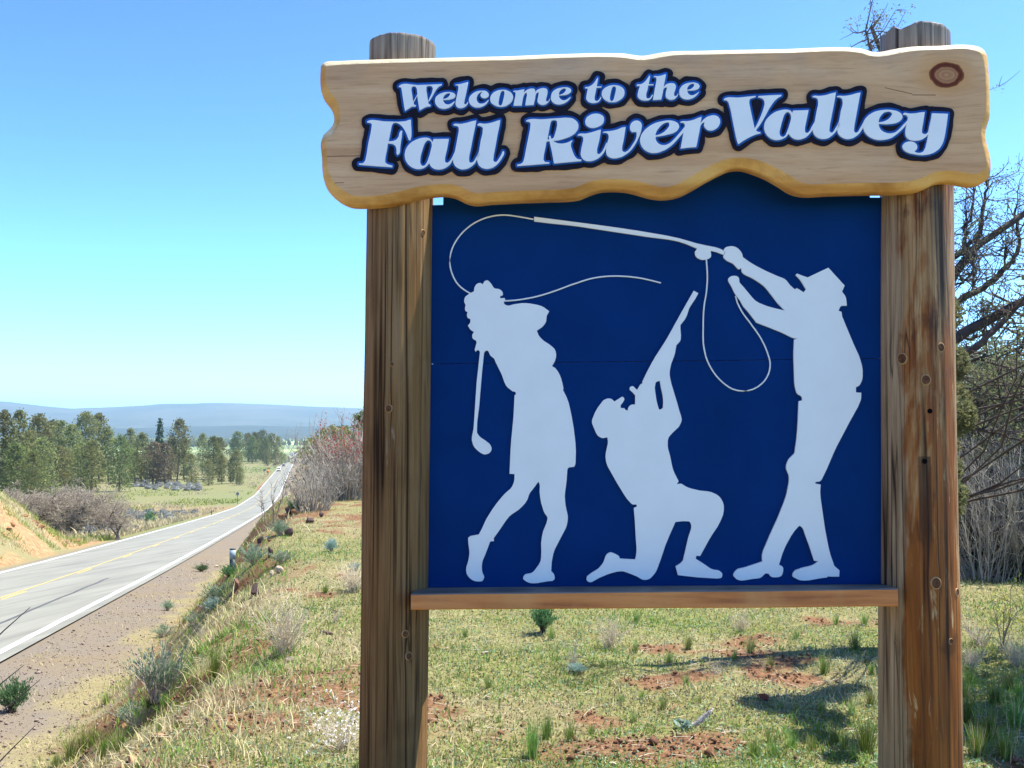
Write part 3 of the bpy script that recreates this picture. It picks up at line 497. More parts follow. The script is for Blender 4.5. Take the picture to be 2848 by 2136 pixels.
RIMS = [[[1806,7518,1754,7506,1700,7491,1663,7484,1637,7481,1603,7485,1582,7484,1567,7480,1554,7470,1550,7462,1550,7455,1558,7437,1567,7431,1594,7426,1605,7418,1608,7392,1606,7375,1589,7303,1571,7205,1542,7153,1524,7115,1509,7098,1507,7114,1509,7131,1547,7311,1545,7324,1536,7333,1527,7336,1370,7332,1355,7326,1342,7334,1313,7341,1293,7343,1263,7341,1226,7335,1189,7323,1161,7309,1120,7279,1119,7280,1145,7329,1190,7394,1223,7428,1259,7448,1266,7454,1269,7462,1271,7481,1268,7490,1259,7497,1250,7499,1106,7494,1011,7489,1000,7483,993,7488,984,7491,796,7476,709,7480,678,7475,657,7466,646,7458,641,7451,639,7443,640,7426,643,7418,650,7413,679,7405,685,7397,690,7386,707,7321,741,7128,762,7024,781,6957,785,6950,791,6946,800,6943,809,6945,882,6993,956,7032,994,7047,1036,7057,1044,7061,1048,7066,1051,7073,1052,7088,1049,7096,1040,7105,1018,7110,1015,7113,1048,7161,1049,7128,1053,7098,1061,7077,1077,7049,1099,7024,1124,7004,1146,6993,1177,6984,1198,6983,1218,6984,1257,6993,1294,7012,1320,7034,1347,7008,1375,6993,1406,6986,1441,6987,1478,6997,1506,7011,1532,7030,1558,7059,1576,7033,1598,7013,1620,7000,1651,6991,1673,6988,1693,6989,1728,6998,1747,7007,1771,7024,1788,7038,1808,7059,1817,7044,1830,7029,1859,7006,1879,6996,1901,6989,1936,6986,1976,6994,2009,7009,2043,7034,2078,7073,2094,7049,2114,7027,2138,7008,2163,6994,2190,6983,2220,6975,2249,6972,2285,6972,2342,6983,2368,6991,2388,7001,2437,7035,2490,7082,2492,7080,2492,7048,2495,7035,2508,7007,2521,6990,2489,6975,2472,6957,2463,6942,2460,6929,2461,6910,2470,6885,2485,6866,2512,6848,2537,6835,2559,6829,2604,6819,2657,6811,2706,6812,2756,6820,2804,6836,2840,6857,2857,6871,2873,6887,2897,6922,2913,6957,2929,7013,2950,7128,2969,7257,2966,7268,2958,7277,2949,7279,2788,7287,2781,7286,2774,7282,2767,7270,2758,7220,2727,7085,2719,7074,2708,7070,2700,7074,2703,7100,2733,7278,2731,7290,2723,7298,2714,7300,2679,7299,2626,7290,2569,7286,2554,7287,2525,7294,2511,7295,2496,7292,2483,7283,2469,7295,2443,7310,2423,7317,2383,7325,2354,7329,2315,7329,2279,7327,2242,7321,2201,7311,2172,7298,2140,7279,2110,7254,2083,7220,2018,7102,2011,7094,2008,7099,2012,7138,2077,7459,2082,7490,2080,7501,2072,7510,2059,7513,2017,7506,1960,7490,1917,7482,1893,7479,1847,7482,1831,7481,1829,7481,1832,7500,1828,7510,1819,7517],[995,7441,1005,7435,1031,7430,1048,7421,1054,7410,1056,7389,1044,7340,1030,7298,1009,7246,980,7186,951,7324,939,7392,938,7405,941,7419,946,7424],[1820,7429,1845,7424,1855,7417,1859,7394,1858,7372,1839,7306,1818,7199,1799,7158,1766,7103,1759,7097,1757,7101,1763,7150],[2506,7232,2513,7232,2519,7226,2521,7219,2518,7206,2483,7171,2438,7121,2412,7098,2394,7088,2377,7084,2353,7081,2337,7082,2315,7088,2300,7095,2288,7104,2273,7120,2266,7133,2265,7139,2266,7140,2327,7137,2385,7140,2417,7147,2446,7157,2475,7174,2491,7191,2503,7215],[1310,7274,1314,7275,1318,7274,1325,7261,1329,7240,1327,7227,1298,7131,1278,7080,1269,7065,1258,7057,1250,7062,1248,7067,1246,7081,1248,7094,1268,7173,1290,7242,1297,7259],[2709,6986,2712,6986,2697,6926,2681,6889,2673,6881,2660,6876,2638,6874,2645,6887,2649,6900,2651,6923,2647,6939,2635,6960,2673,6970],[2337,7268,2355,7268,2360,7264,2337,7235,2308,7214,2286,7206,2265,7201,2268,7210,2275,7224,2299,7253,2316,7264]],[[-678,7324,-712,7319,-744,7306,-774,7285,-792,7263,-799,7244,-803,7221,-800,7194,-793,7177,-776,7158,-754,7143,-731,7134,-707,7131,-746,7120,-782,7113,-829,7115,-849,7113,-835,7143,-832,7166,-833,7191,-840,7214,-854,7235,-877,7257,-898,7269,-928,7280,-995,7285,-1230,7270,-1346,7274,-1378,7269,-1410,7256,-1415,7251,-1418,7243,-1418,7228,-1415,7218,-1405,7209,-1378,7205,-1373,7201,-1378,7153,-1421,6943,-1433,6869,-1446,6817,-1452,6808,-1465,6800,-1501,6791,-1507,6786,-1511,6778,-1514,6759,-1512,6750,-1505,6740,-1495,6736,-1155,6761,-1145,6765,-1139,6773,-1137,6780,-1137,6797,-1142,6807,-1154,6814,-1191,6817,-1197,6830,-1193,6874,-1180,6931,-1170,6983,-1168,6985,-1150,6898,-1129,6776,-1121,6765,-1109,6760,-824,6784,-813,6788,-805,6797,-791,6789,-768,6783,-736,6780,-714,6782,-677,6793,-638,6813,-609,6836,-581,6867,-572,6850,-557,6835,-538,6822,-525,6816,-505,6811,-477,6808,-454,6810,-426,6816,-397,6826,-369,6840,-335,6862,-310,6882,-288,6904,-271,6925,-232,6987,-225,6964,-214,6941,-197,6917,-180,6900,-156,6883,-136,6872,-113,6865,-85,6860,-46,6861,-7,6869,32,6883,67,6901,101,6923,133,6948,161,6975,202,7021,203,7018,185,6926,187,6915,196,6906,207,6903,292,6915,372,6920,383,6926,388,6935,432,7148,433,7149,441,7134,453,7118,474,7102,500,7092,513,7090,533,7091,554,7097,572,7105,600,7124,615,7140,626,7157,634,7178,637,7191,637,7214,634,7229,625,7250,616,7263,605,7274,585,7285,570,7290,550,7293,527,7291,498,7284,472,7273,447,7258,443,7267,438,7273,431,7276,421,7277,386,7266,343,7248,310,7239,276,7233,230,7234,217,7232,194,7224,185,7214,165,7226,146,7234,111,7241,62,7242,-3,7232,-50,7220,-94,7201,-134,7177,-173,7145,-175,7146,-172,7176,-175,7189,-184,7212,-195,7226,-215,7240,-238,7246,-253,7247,-277,7243,-300,7230,-320,7210,-331,7191,-335,7178,-339,7151,-335,7128,-330,7115,-313,7092,-296,7083,-270,7084,-268,7082,-270,7063,-274,7046,-288,7014,-328,6954,-355,6924,-364,6918,-374,6915,-378,6918,-378,6947,-364,7009,-346,7115,-340,7157,-344,7171,-352,7177,-359,7180,-397,7176,-417,7170,-457,7152,-483,7145,-529,7137,-576,7135,-597,7130,-602,7146,-616,7156,-597,7169,-587,7179,-571,7205,-565,7228,-564,7241,-567,7262,-571,7273,-579,7287,-589,7296,-613,7312,-645,7322],[-885,7074,-883,7075,-882,7074,-879,7062,-870,7054,-863,7051,-833,7051,-827,7048,-824,7043,-823,7026,-842,6948,-852,6895,-852,6872,-845,6843,-858,6848,-871,6861,-890,6901,-909,6954,-911,6968,-911,6981,-908,6992,-895,7013,-895,7021,-897,7028,-900,7034,-908,7039,-923,7043,-932,7042,-933,7044,-913,7055],[155,7077,158,7077,133,7047,96,7011,77,6997,49,6985,21,6984,-1,6991,-19,7006,-31,7027,-31,7034,18,7041,74,7052,130,7066],[-605,7078,-603,7080,-578,7079,-563,7075,-560,7064,-560,7045,-569,7017,-579,7006,-599,6961,-620,6921,-628,6909,-639,6899,-639,6917,-637,6934,-620,6997],[-1107,7219,-1097,7217,-1095,7188,-1109,7127,-1125,7076,-1132,7088,-1144,7095,-1132,7166,-1122,7209,-1119,7215],[61,7181,71,7181,70,7173,54,7149,43,7135,11,7110,-24,7093,-24,7096,-13,7116,17,7153,36,7169],[210,7177,224,7177,229,7175,232,7171,231,7164,212,7138,214,7156],[-941,7040,-938,7042,-936,7040,-951,7031,-973,7021,-1005,7013,-1018,7011,-1023,7012,-984,7024]],[[-2629,7282,-2663,7269,-2676,7267,-2756,7262,-2900,7269,-2986,7282,-3018,7284,-3052,7280,-3071,7273,-3086,7264,-3091,7258,-3093,7251,-3092,7234,-3088,7225,-3079,7218,-3052,7214,-3043,7208,-3050,7158,-3077,7027,-3094,6910,-3107,6847,-3112,6836,-3121,6824,-3159,6823,-3167,6820,-3173,6814,-3176,6804,-3176,6785,-3172,6775,-3163,6768,-2901,6744,-2806,6737,-2794,6741,-2787,6751,-2781,6772,-2781,6781,-2785,6790,-2795,6797,-2839,6807,-2852,6815,-2858,6820,-2856,6862,-2834,6986,-2832,6988,-2811,6986,-2796,6978,-2788,6969,-2781,6943,-2781,6901,-2775,6886,-2765,6873,-2756,6867,-2746,6866,-2738,6869,-2726,6878,-2717,6887,-2710,6899,-2703,6923,-2699,6988,-2686,7065,-2681,7114,-2653,7041,-2643,7028,-2634,7022,-2651,7003,-2669,6978,-2682,6952,-2689,6929,-2693,6906,-2694,6883,-2691,6853,-2686,6832,-2676,6809,-2665,6790,-2641,6762,-2607,6737,-2581,6725,-2560,6718,-2528,6714,-2509,6715,-2488,6719,-2469,6726,-2452,6734,-2420,6759,-2410,6745,-2400,6736,-2384,6724,-2365,6715,-2344,6710,-2325,6707,-2291,6709,-2259,6717,-2224,6733,-2199,6751,-2175,6776,-2152,6746,-2124,6724,-2105,6715,-2084,6709,-2050,6707,-2012,6715,-1980,6728,-1952,6746,-1920,6777,-1909,6759,-1896,6744,-1867,6723,-1848,6716,-1828,6712,-1807,6710,-1784,6712,-1762,6718,-1732,6730,-1707,6746,-1686,6765,-1670,6781,-1652,6804,-1621,6855,-1611,6876,-1608,6889,-1608,6903,-1613,6926,-1625,6934,-1642,6938,-1651,6937,-1661,6928,-1678,6890,-1696,6857,-1716,6828,-1721,6825,-1722,6828,-1716,6885,-1677,7092,-1652,7213,-1649,7252,-1654,7261,-1662,7267,-1676,7268,-1774,7238,-1834,7230,-1883,7236,-1902,7232,-1901,7247,-1905,7256,-1913,7265,-1925,7267,-1966,7259,-2032,7241,-2078,7232,-2096,7230,-2134,7234,-2149,7234,-2163,7229,-2175,7221,-2181,7214,-2183,7206,-2178,7185,-2173,7179,-2166,7175,-2138,7170,-2128,7165,-2126,7156,-2126,7133,-2166,6922,-2187,6872,-2199,6851,-2209,6836,-2226,6821,-2228,6823,-2226,6861,-2209,6934,-2188,7048,-2189,7057,-2193,7065,-2200,7071,-2208,7073,-2366,7074,-2376,7072,-2385,7064,-2399,7075,-2414,7082,-2436,7088,-2467,7089,-2495,7086,-2525,7080,-2554,7070,-2588,7054,-2590,7056,-2584,7083,-2582,7121,-2588,7209,-2589,7264,-2593,7274,-2602,7281,-2610,7283],[-1912,7171,-1885,7166,-1874,7159,-1877,7111,-1895,7035,-1914,6921,-1931,6881,-1959,6832,-1965,6824,-1973,6820,-1976,6847,-1973,6872,-1960,6931,-1930,7093],[-2429,7018,-2417,7016,-2412,7010,-2409,6987,-2412,6966,-2430,6894,-2449,6837,-2468,6797,-2471,6793,-2479,6790,-2487,6801,-2489,6813,-2488,6847,-2483,6881,-2452,6984,-2444,6999],[-2782,7209,-2767,7209,-2748,7201,-2729,7187,-2711,7168,-2725,7163,-2737,7151,-2749,7130,-2758,7092,-2773,7071,-2791,7060,-2817,7055,-2793,7190,-2790,7200]],[[-2016,7675,-2094,7655,-2145,7649,-2155,7644,-2162,7631,-2161,7621,-2159,7613,-2150,7605,-2131,7600,-2131,7582,-2139,7551,-2163,7563,-2184,7569,-2217,7572,-2245,7571,-2275,7565,-2306,7555,-2324,7546,-2347,7530,-2348,7531,-2334,7558,-2319,7578,-2302,7595,-2282,7605,-2270,7619,-2266,7634,-2267,7643,-2272,7651,-2281,7657,-2547,7650,-2646,7664,-2678,7665,-2710,7661,-2731,7652,-2743,7645,-2758,7631,-2761,7621,-2761,7609,-2758,7602,-2752,7596,-2744,7592,-2735,7592,-2731,7588,-2705,7411,-2693,7352,-2686,7340,-2674,7334,-2661,7337,-2597,7379,-2559,7381,-2551,7384,-2546,7389,-2536,7348,-2529,7340,-2519,7337,-2508,7340,-2472,7362,-2441,7377,-2411,7381,-2398,7385,-2391,7390,-2383,7402,-2382,7421,-2388,7434,-2404,7442,-2377,7478,-2378,7455,-2374,7430,-2363,7405,-2354,7392,-2335,7374,-2312,7361,-2290,7354,-2259,7351,-2237,7353,-2206,7362,-2178,7378,-2155,7398,-2136,7374,-2121,7364,-2093,7357,-2068,7358,-2048,7364,-2027,7376,-2009,7391,-2000,7403,-1974,7380,-1951,7369,-1917,7361,-1881,7363,-1857,7369,-1827,7385,-1808,7400,-1785,7424,-1769,7408,-1736,7384,-1706,7371,-1670,7365,-1640,7367,-1610,7374,-1578,7389,-1553,7406,-1553,7394,-1550,7386,-1544,7380,-1534,7376,-1444,7376,-1435,7379,-1425,7388,-1418,7381,-1408,7378,-1318,7382,-1309,7386,-1302,7392,-1295,7419,-1277,7398,-1262,7389,-1235,7381,-1213,7381,-1192,7385,-1179,7392,-1161,7406,-1145,7424,-1119,7401,-1098,7391,-1074,7385,-1042,7384,-1006,7391,-987,7399,-967,7411,-941,7434,-916,7466,-913,7474,-913,7481,-916,7489,-922,7498,-931,7504,-932,7506,-916,7521,-908,7536,-907,7554,-911,7571,-921,7584,-936,7595,-959,7604,-981,7607,-1011,7606,-1039,7603,-1068,7596,-1090,7588,-1110,7577,-1132,7559,-1146,7541,-1152,7527,-1154,7555,-1159,7570,-1169,7585,-1184,7595,-1197,7599,-1218,7602,-1254,7597,-1276,7589,-1291,7580,-1299,7587,-1310,7594,-1335,7598,-1350,7599,-1370,7595,-1399,7583,-1410,7590,-1421,7592,-1489,7579,-1523,7578,-1538,7573,-1553,7560,-1576,7573,-1604,7584,-1632,7589,-1665,7589,-1695,7583,-1725,7573,-1751,7557,-1772,7537,-1783,7553,-1792,7563,-1814,7576,-1848,7583,-1880,7583,-1906,7579,-1927,7573,-1963,7555,-1980,7543,-1995,7528,-2008,7510,-2014,7499,-2015,7502,-1996,7596,-1990,7653,-1992,7663,-1999,7671,-2007,7675],[-1895,7495,-1886,7482,-1868,7468,-1855,7462,-1831,7458,-1844,7449,-1857,7444,-1872,7444,-1883,7447,-1891,7455,-1896,7466,-1898,7480],[-2427,7598,-2408,7599,-2403,7593,-2401,7588,-2408,7557,-2419,7527,-2429,7578],[-2584,7596,-2577,7596,-2571,7586,-2564,7551,-2564,7538,-2575,7518,-2585,7573],[-970,7488,-966,7488,-978,7478,-1000,7468,-1016,7471,-1026,7479,-991,7482]],[[51,7732,13,7720,-18,7713,-59,7714,-72,7709,-84,7698,-87,7707,-95,7714,-108,7720,-119,7719,-128,7712,-166,7658,-183,7643,-207,7629,-237,7629,-256,7619,-265,7603,-265,7591,-257,7576,-240,7568,-256,7507,-255,7479,-246,7454,-237,7443,-220,7431,-196,7420,-160,7414,-125,7416,-112,7420,-95,7429,-87,7422,-78,7418,13,7423,23,7427,29,7433,38,7466,47,7451,66,7434,88,7422,105,7418,127,7419,149,7425,170,7438,192,7462,213,7441,237,7427,268,7420,300,7422,335,7432,372,7452,395,7474,418,7506,421,7514,420,7524,415,7531,407,7537,418,7550,425,7561,429,7582,422,7601,412,7615,400,7624,378,7634,346,7640,304,7638,266,7631,236,7618,216,7604,193,7579,182,7558,184,7578,181,7593,172,7612,160,7625,138,7635,115,7638,93,7636,69,7629,67,7631,76,7680,79,7716,76,7724,70,7730,60,7733],[-107,7574,-77,7575,-74,7573,-85,7518,-98,7512,-119,7482,-124,7478,-126,7496,-115,7534],[-86,7676,-76,7665,-59,7661,-59,7646,-64,7627,-94,7629],[344,7515,356,7515,334,7505,321,7506,310,7512]],[[-658,7703,-668,7697,-701,7646,-724,7623,-750,7609,-775,7609,-788,7605,-795,7599,-803,7587,-804,7575,-799,7560,-792,7554,-779,7550,-793,7468,-791,7455,-785,7441,-768,7420,-747,7406,-725,7398,-702,7394,-672,7396,-650,7402,-629,7413,-617,7424,-603,7444,-578,7424,-549,7409,-519,7401,-482,7400,-450,7407,-422,7419,-392,7439,-375,7455,-363,7472,-356,7486,-352,7499,-350,7520,-352,7545,-357,7560,-364,7573,-374,7584,-398,7602,-419,7612,-447,7620,-479,7624,-510,7622,-540,7615,-567,7604,-587,7591,-593,7603,-602,7610,-635,7613,-626,7685,-629,7693,-636,7699,-649,7704],[-621,7559,-617,7559,-623,7548,-630,7527,-631,7499,-638,7491,-649,7468,-661,7458,-662,7461,-662,7480,-646,7558],[-483,7562,-481,7558,-485,7537,-502,7466,-503,7472,-494,7524]]]
BACKS = [[[50,7780,26,7774,-27,7757,-57,7756,-75,7752,-96,7763,-111,7767,-128,7767,-143,7761,-165,7742,-203,7689,-215,7676,-257,7668,-278,7658,-293,7647,-305,7632,-311,7619,-314,7605,-314,7585,-325,7604,-342,7619,-413,7660,-439,7671,-469,7674,-529,7670,-555,7665,-577,7655,-580,7656,-572,7683,-571,7702,-577,7719,-588,7734,-611,7747,-643,7757,-665,7758,-686,7751,-703,7736,-730,7689,-748,7668,-761,7659,-789,7658,-819,7648,-833,7635,-848,7606,-852,7587,-849,7570,-840,7551,-823,7530,-831,7450,-825,7417,-815,7398,-799,7381,-783,7370,-750,7357,-807,7319,-821,7307,-836,7288,-862,7307,-916,7333,-940,7340,-976,7345,-959,7354,-940,7371,-901,7414,-882,7442,-877,7454,-875,7469,-879,7506,-865,7532,-860,7557,-861,7576,-865,7593,-871,7607,-883,7624,-910,7640,-953,7655,-983,7659,-1024,7654,-1105,7633,-1135,7618,-1148,7629,-1167,7639,-1235,7648,-1265,7646,-1288,7638,-1301,7642,-1320,7644,-1367,7643,-1397,7638,-1412,7642,-1425,7643,-1493,7623,-1533,7625,-1557,7618,-1576,7629,-1593,7635,-1674,7644,-1695,7642,-1720,7636,-1767,7613,-1816,7632,-1850,7635,-1882,7631,-1952,7609,-1954,7611,-1947,7659,-1953,7686,-1964,7701,-1975,7711,-1990,7719,-2007,7723,-2092,7717,-2133,7707,-2161,7697,-2181,7682,-2197,7662,-2205,7643,-2206,7620,-2208,7618,-2224,7620,-2222,7635,-2222,7651,-2228,7668,-2236,7683,-2252,7697,-2273,7705,-2322,7704,-2396,7710,-2455,7706,-2516,7706,-2561,7699,-2590,7697,-2673,7708,-2708,7704,-2740,7696,-2770,7684,-2793,7665,-2804,7641,-2806,7608,-2804,7593,-2797,7579,-2787,7568,-2773,7556,-2763,7496,-2754,7418,-2728,7333,-2715,7310,-2732,7309,-2789,7314,-2850,7314,-2930,7325,-3035,7330,-3056,7327,-3077,7321,-3105,7306,-3118,7296,-3127,7284,-3132,7268,-3131,7222,-3126,7205,-3119,7192,-3110,7181,-3098,7174,-3104,7149,-3112,7100,-3127,7042,-3129,6972,-3146,6868,-3148,6867,-3172,6867,-3188,6863,-3205,6853,-3220,6840,-3228,6827,-3233,6812,-3233,6787,-3229,6770,-3223,6755,-3212,6741,-3198,6732,-3183,6727,-3093,6720,-3023,6718,-2951,6702,-2888,6696,-2829,6684,-2805,6683,-2790,6688,-2776,6695,-2764,6708,-2754,6723,-2741,6763,-2739,6780,-2745,6803,-2759,6824,-2741,6829,-2726,6836,-2702,6769,-2688,6746,-2674,6728,-2659,6716,-2641,6705,-2572,6673,-2547,6666,-2523,6666,-2490,6671,-2451,6681,-2426,6692,-2403,6679,-2381,6673,-2282,6670,-2247,6680,-2179,6715,-2150,6686,-2134,6674,-2113,6663,-2090,6659,-2031,6659,-1993,6665,-1964,6680,-1926,6713,-1875,6679,-1843,6667,-1807,6666,-1719,6678,-1695,6689,-1675,6704,-1612,6777,-1598,6802,-1572,6868,-1566,6889,-1566,6908,-1572,6931,-1580,6948,-1591,6962,-1602,6972,-1616,6978,-1634,6981,-1655,6979,-1657,6981,-1652,7004,-1636,7053,-1629,7110,-1615,7161,-1612,7186,-1609,7255,-1611,7272,-1621,7297,-1639,7316,-1569,7348,-1548,7337,-1527,7332,-1497,7331,-1422,7334,-1405,7331,-1375,7330,-1348,7333,-1312,7341,-1297,7348,-1282,7359,-1260,7348,-1243,7342,-1226,7341,-1211,7342,-1179,7352,-1141,7368,-1109,7346,-1093,7339,-1072,7334,-1075,7333,-1147,7318,-1173,7315,-1296,7319,-1352,7326,-1373,7324,-1393,7318,-1425,7298,-1442,7283,-1453,7268,-1459,7246,-1457,7215,-1446,7188,-1427,7165,-1443,7112,-1449,7053,-1463,6998,-1471,6937,-1486,6886,-1491,6850,-1520,6839,-1541,6820,-1557,6797,-1563,6771,-1561,6748,-1548,6725,-1531,6711,-1506,6703,-1469,6702,-1416,6698,-1347,6701,-1287,6698,-1266,6700,-1217,6713,-1193,6717,-1150,6716,-1133,6719,-1111,6715,-1064,6718,-1008,6714,-983,6714,-920,6725,-852,6731,-817,6739,-798,6746,-746,6738,-716,6737,-695,6741,-673,6749,-583,6794,-561,6780,-540,6773,-473,6766,-437,6767,-404,6777,-345,6814,-280,6843,-258,6862,-235,6894,-155,6827,-135,6817,-113,6813,-16,6820,19,6828,100,6858,122,6872,142,6889,152,6873,161,6864,174,6858,189,6855,203,6856,250,6866,343,6876,395,6878,410,6883,421,6891,430,6902,436,6916,460,6989,461,7059,485,7045,511,7040,573,7050,610,7063,634,7083,662,7123,678,7151,685,7179,690,7151,707,7090,717,7020,745,6939,753,6924,765,6912,782,6903,801,6897,819,6896,836,6902,944,6981,966,6994,994,7005,1050,7018,1112,6960,1127,6949,1152,6939,1184,6936,1239,6937,1265,6940,1292,6950,1319,6968,1389,6946,1405,6943,1422,6944,1527,6973,1557,6986,1575,6972,1602,6960,1657,6942,1689,6939,1709,6943,1731,6952,1805,7000,1829,6976,1856,6959,1920,6938,1953,6935,1983,6941,2018,6956,2045,6972,2077,6997,2095,6980,2115,6968,2166,6953,2214,6936,2237,6932,2344,6936,2366,6939,2401,6953,2432,6977,2434,6976,2421,6953,2417,6925,2425,6876,2431,6857,2439,6840,2453,6824,2475,6810,2560,6784,2597,6777,2651,6776,2715,6769,2744,6773,2834,6795,2854,6804,2871,6817,2927,6894,2941,6920,2957,6966,2977,7015,3000,7129,3004,7200,3015,7258,3012,7283,2999,7305,2987,7314,2972,7320,2905,7332,2826,7336,2784,7342,2764,7339,2746,7348,2730,7351,2666,7342,2594,7327,2563,7324,2514,7339,2490,7340,2464,7354,2393,7379,2371,7385,2353,7387,2263,7378,2234,7373,2104,7319,2106,7376,2120,7442,2129,7497,2129,7519,2124,7538,2113,7552,2095,7562,2073,7567,2055,7567,2018,7562,1955,7536,1920,7529,1894,7529,1876,7532,1863,7547,1848,7557,1830,7563,1810,7565,1742,7559,1682,7535,1654,7527,1636,7526,1597,7531,1573,7528,1555,7521,1536,7510,1524,7497,1517,7482,1512,7455,1515,7427,1520,7408,1530,7393,1474,7382,1409,7381,1361,7375,1295,7391,1251,7390,1286,7411,1300,7425,1313,7444,1320,7469,1320,7497,1311,7522,1298,7538,1278,7547,1261,7548,1187,7548,1111,7542,1043,7545,1004,7539,987,7540,911,7535,828,7521,798,7521,744,7525,681,7519,649,7510,619,7493,602,7472,595,7448,597,7419,608,7396,626,7380,654,7371,659,7342,664,7285,640,7311,604,7336,575,7346,548,7349,497,7339,456,7322,438,7328,421,7326,358,7300,333,7292,227,7281,182,7269,156,7282,130,7287,-2,7281,-32,7273,-138,7234,-157,7262,-177,7279,-227,7300,-255,7303,-272,7300,-291,7293,-325,7272,-346,7254,-363,7225,-405,7225,-422,7223,-475,7203,-516,7195,-518,7197,-515,7225,-518,7259,-522,7282,-531,7305,-543,7322,-558,7335,-614,7367,-595,7384,-551,7365,-522,7360,-423,7375,-391,7383,-371,7394,-352,7412,-320,7455,-305,7482,-294,7457,-279,7430,-258,7403,-242,7390,-229,7383,-212,7378,-134,7370,-115,7372,-98,7377,-80,7374,-35,7376,23,7370,38,7373,51,7379,73,7372,96,7369,133,7369,152,7373,165,7379,195,7399,221,7391,269,7383,295,7381,319,7383,353,7393,386,7411,431,7446,459,7473,469,7487,474,7502,475,7519,469,7538,479,7570,479,7589,475,7601,462,7622,442,7643,424,7659,403,7671,377,7680,275,7690,256,7687,238,7680,200,7650,187,7663,167,7678,148,7687,130,7691,135,7714,135,7729,129,7744,117,7759,104,7767,85,7775,67,7779],[-1999,7355,-1997,7356,-1954,7326,-1927,7318,-1902,7318,-1827,7328,-1804,7335,-1782,7346,-1761,7335,-1706,7317,-1766,7297,-1836,7282,-1867,7284,-1880,7297,-1897,7308,-1912,7313,-1929,7315,-1965,7309,-2035,7291,-2099,7282,-2139,7281,-2161,7277,-2186,7269,-2205,7259,-2218,7247,-2226,7229,-2228,7210,-2223,7178,-2217,7161,-2203,7142,-2182,7127,-2184,7122,-2204,7125,-2265,7128,-2352,7119,-2382,7120,-2401,7131,-2428,7137,-2532,7132,-2534,7133,-2540,7178,-2538,7264,-2545,7292,-2519,7285,-2497,7288,-2478,7297,-2427,7333,-2398,7339,-2374,7348,-2355,7333,-2336,7324,-2271,7313,-2243,7311,-2216,7313,-2190,7320,-2160,7334,-2105,7311,-2074,7308,-2057,7312,-2040,7320,-2020,7335]]]
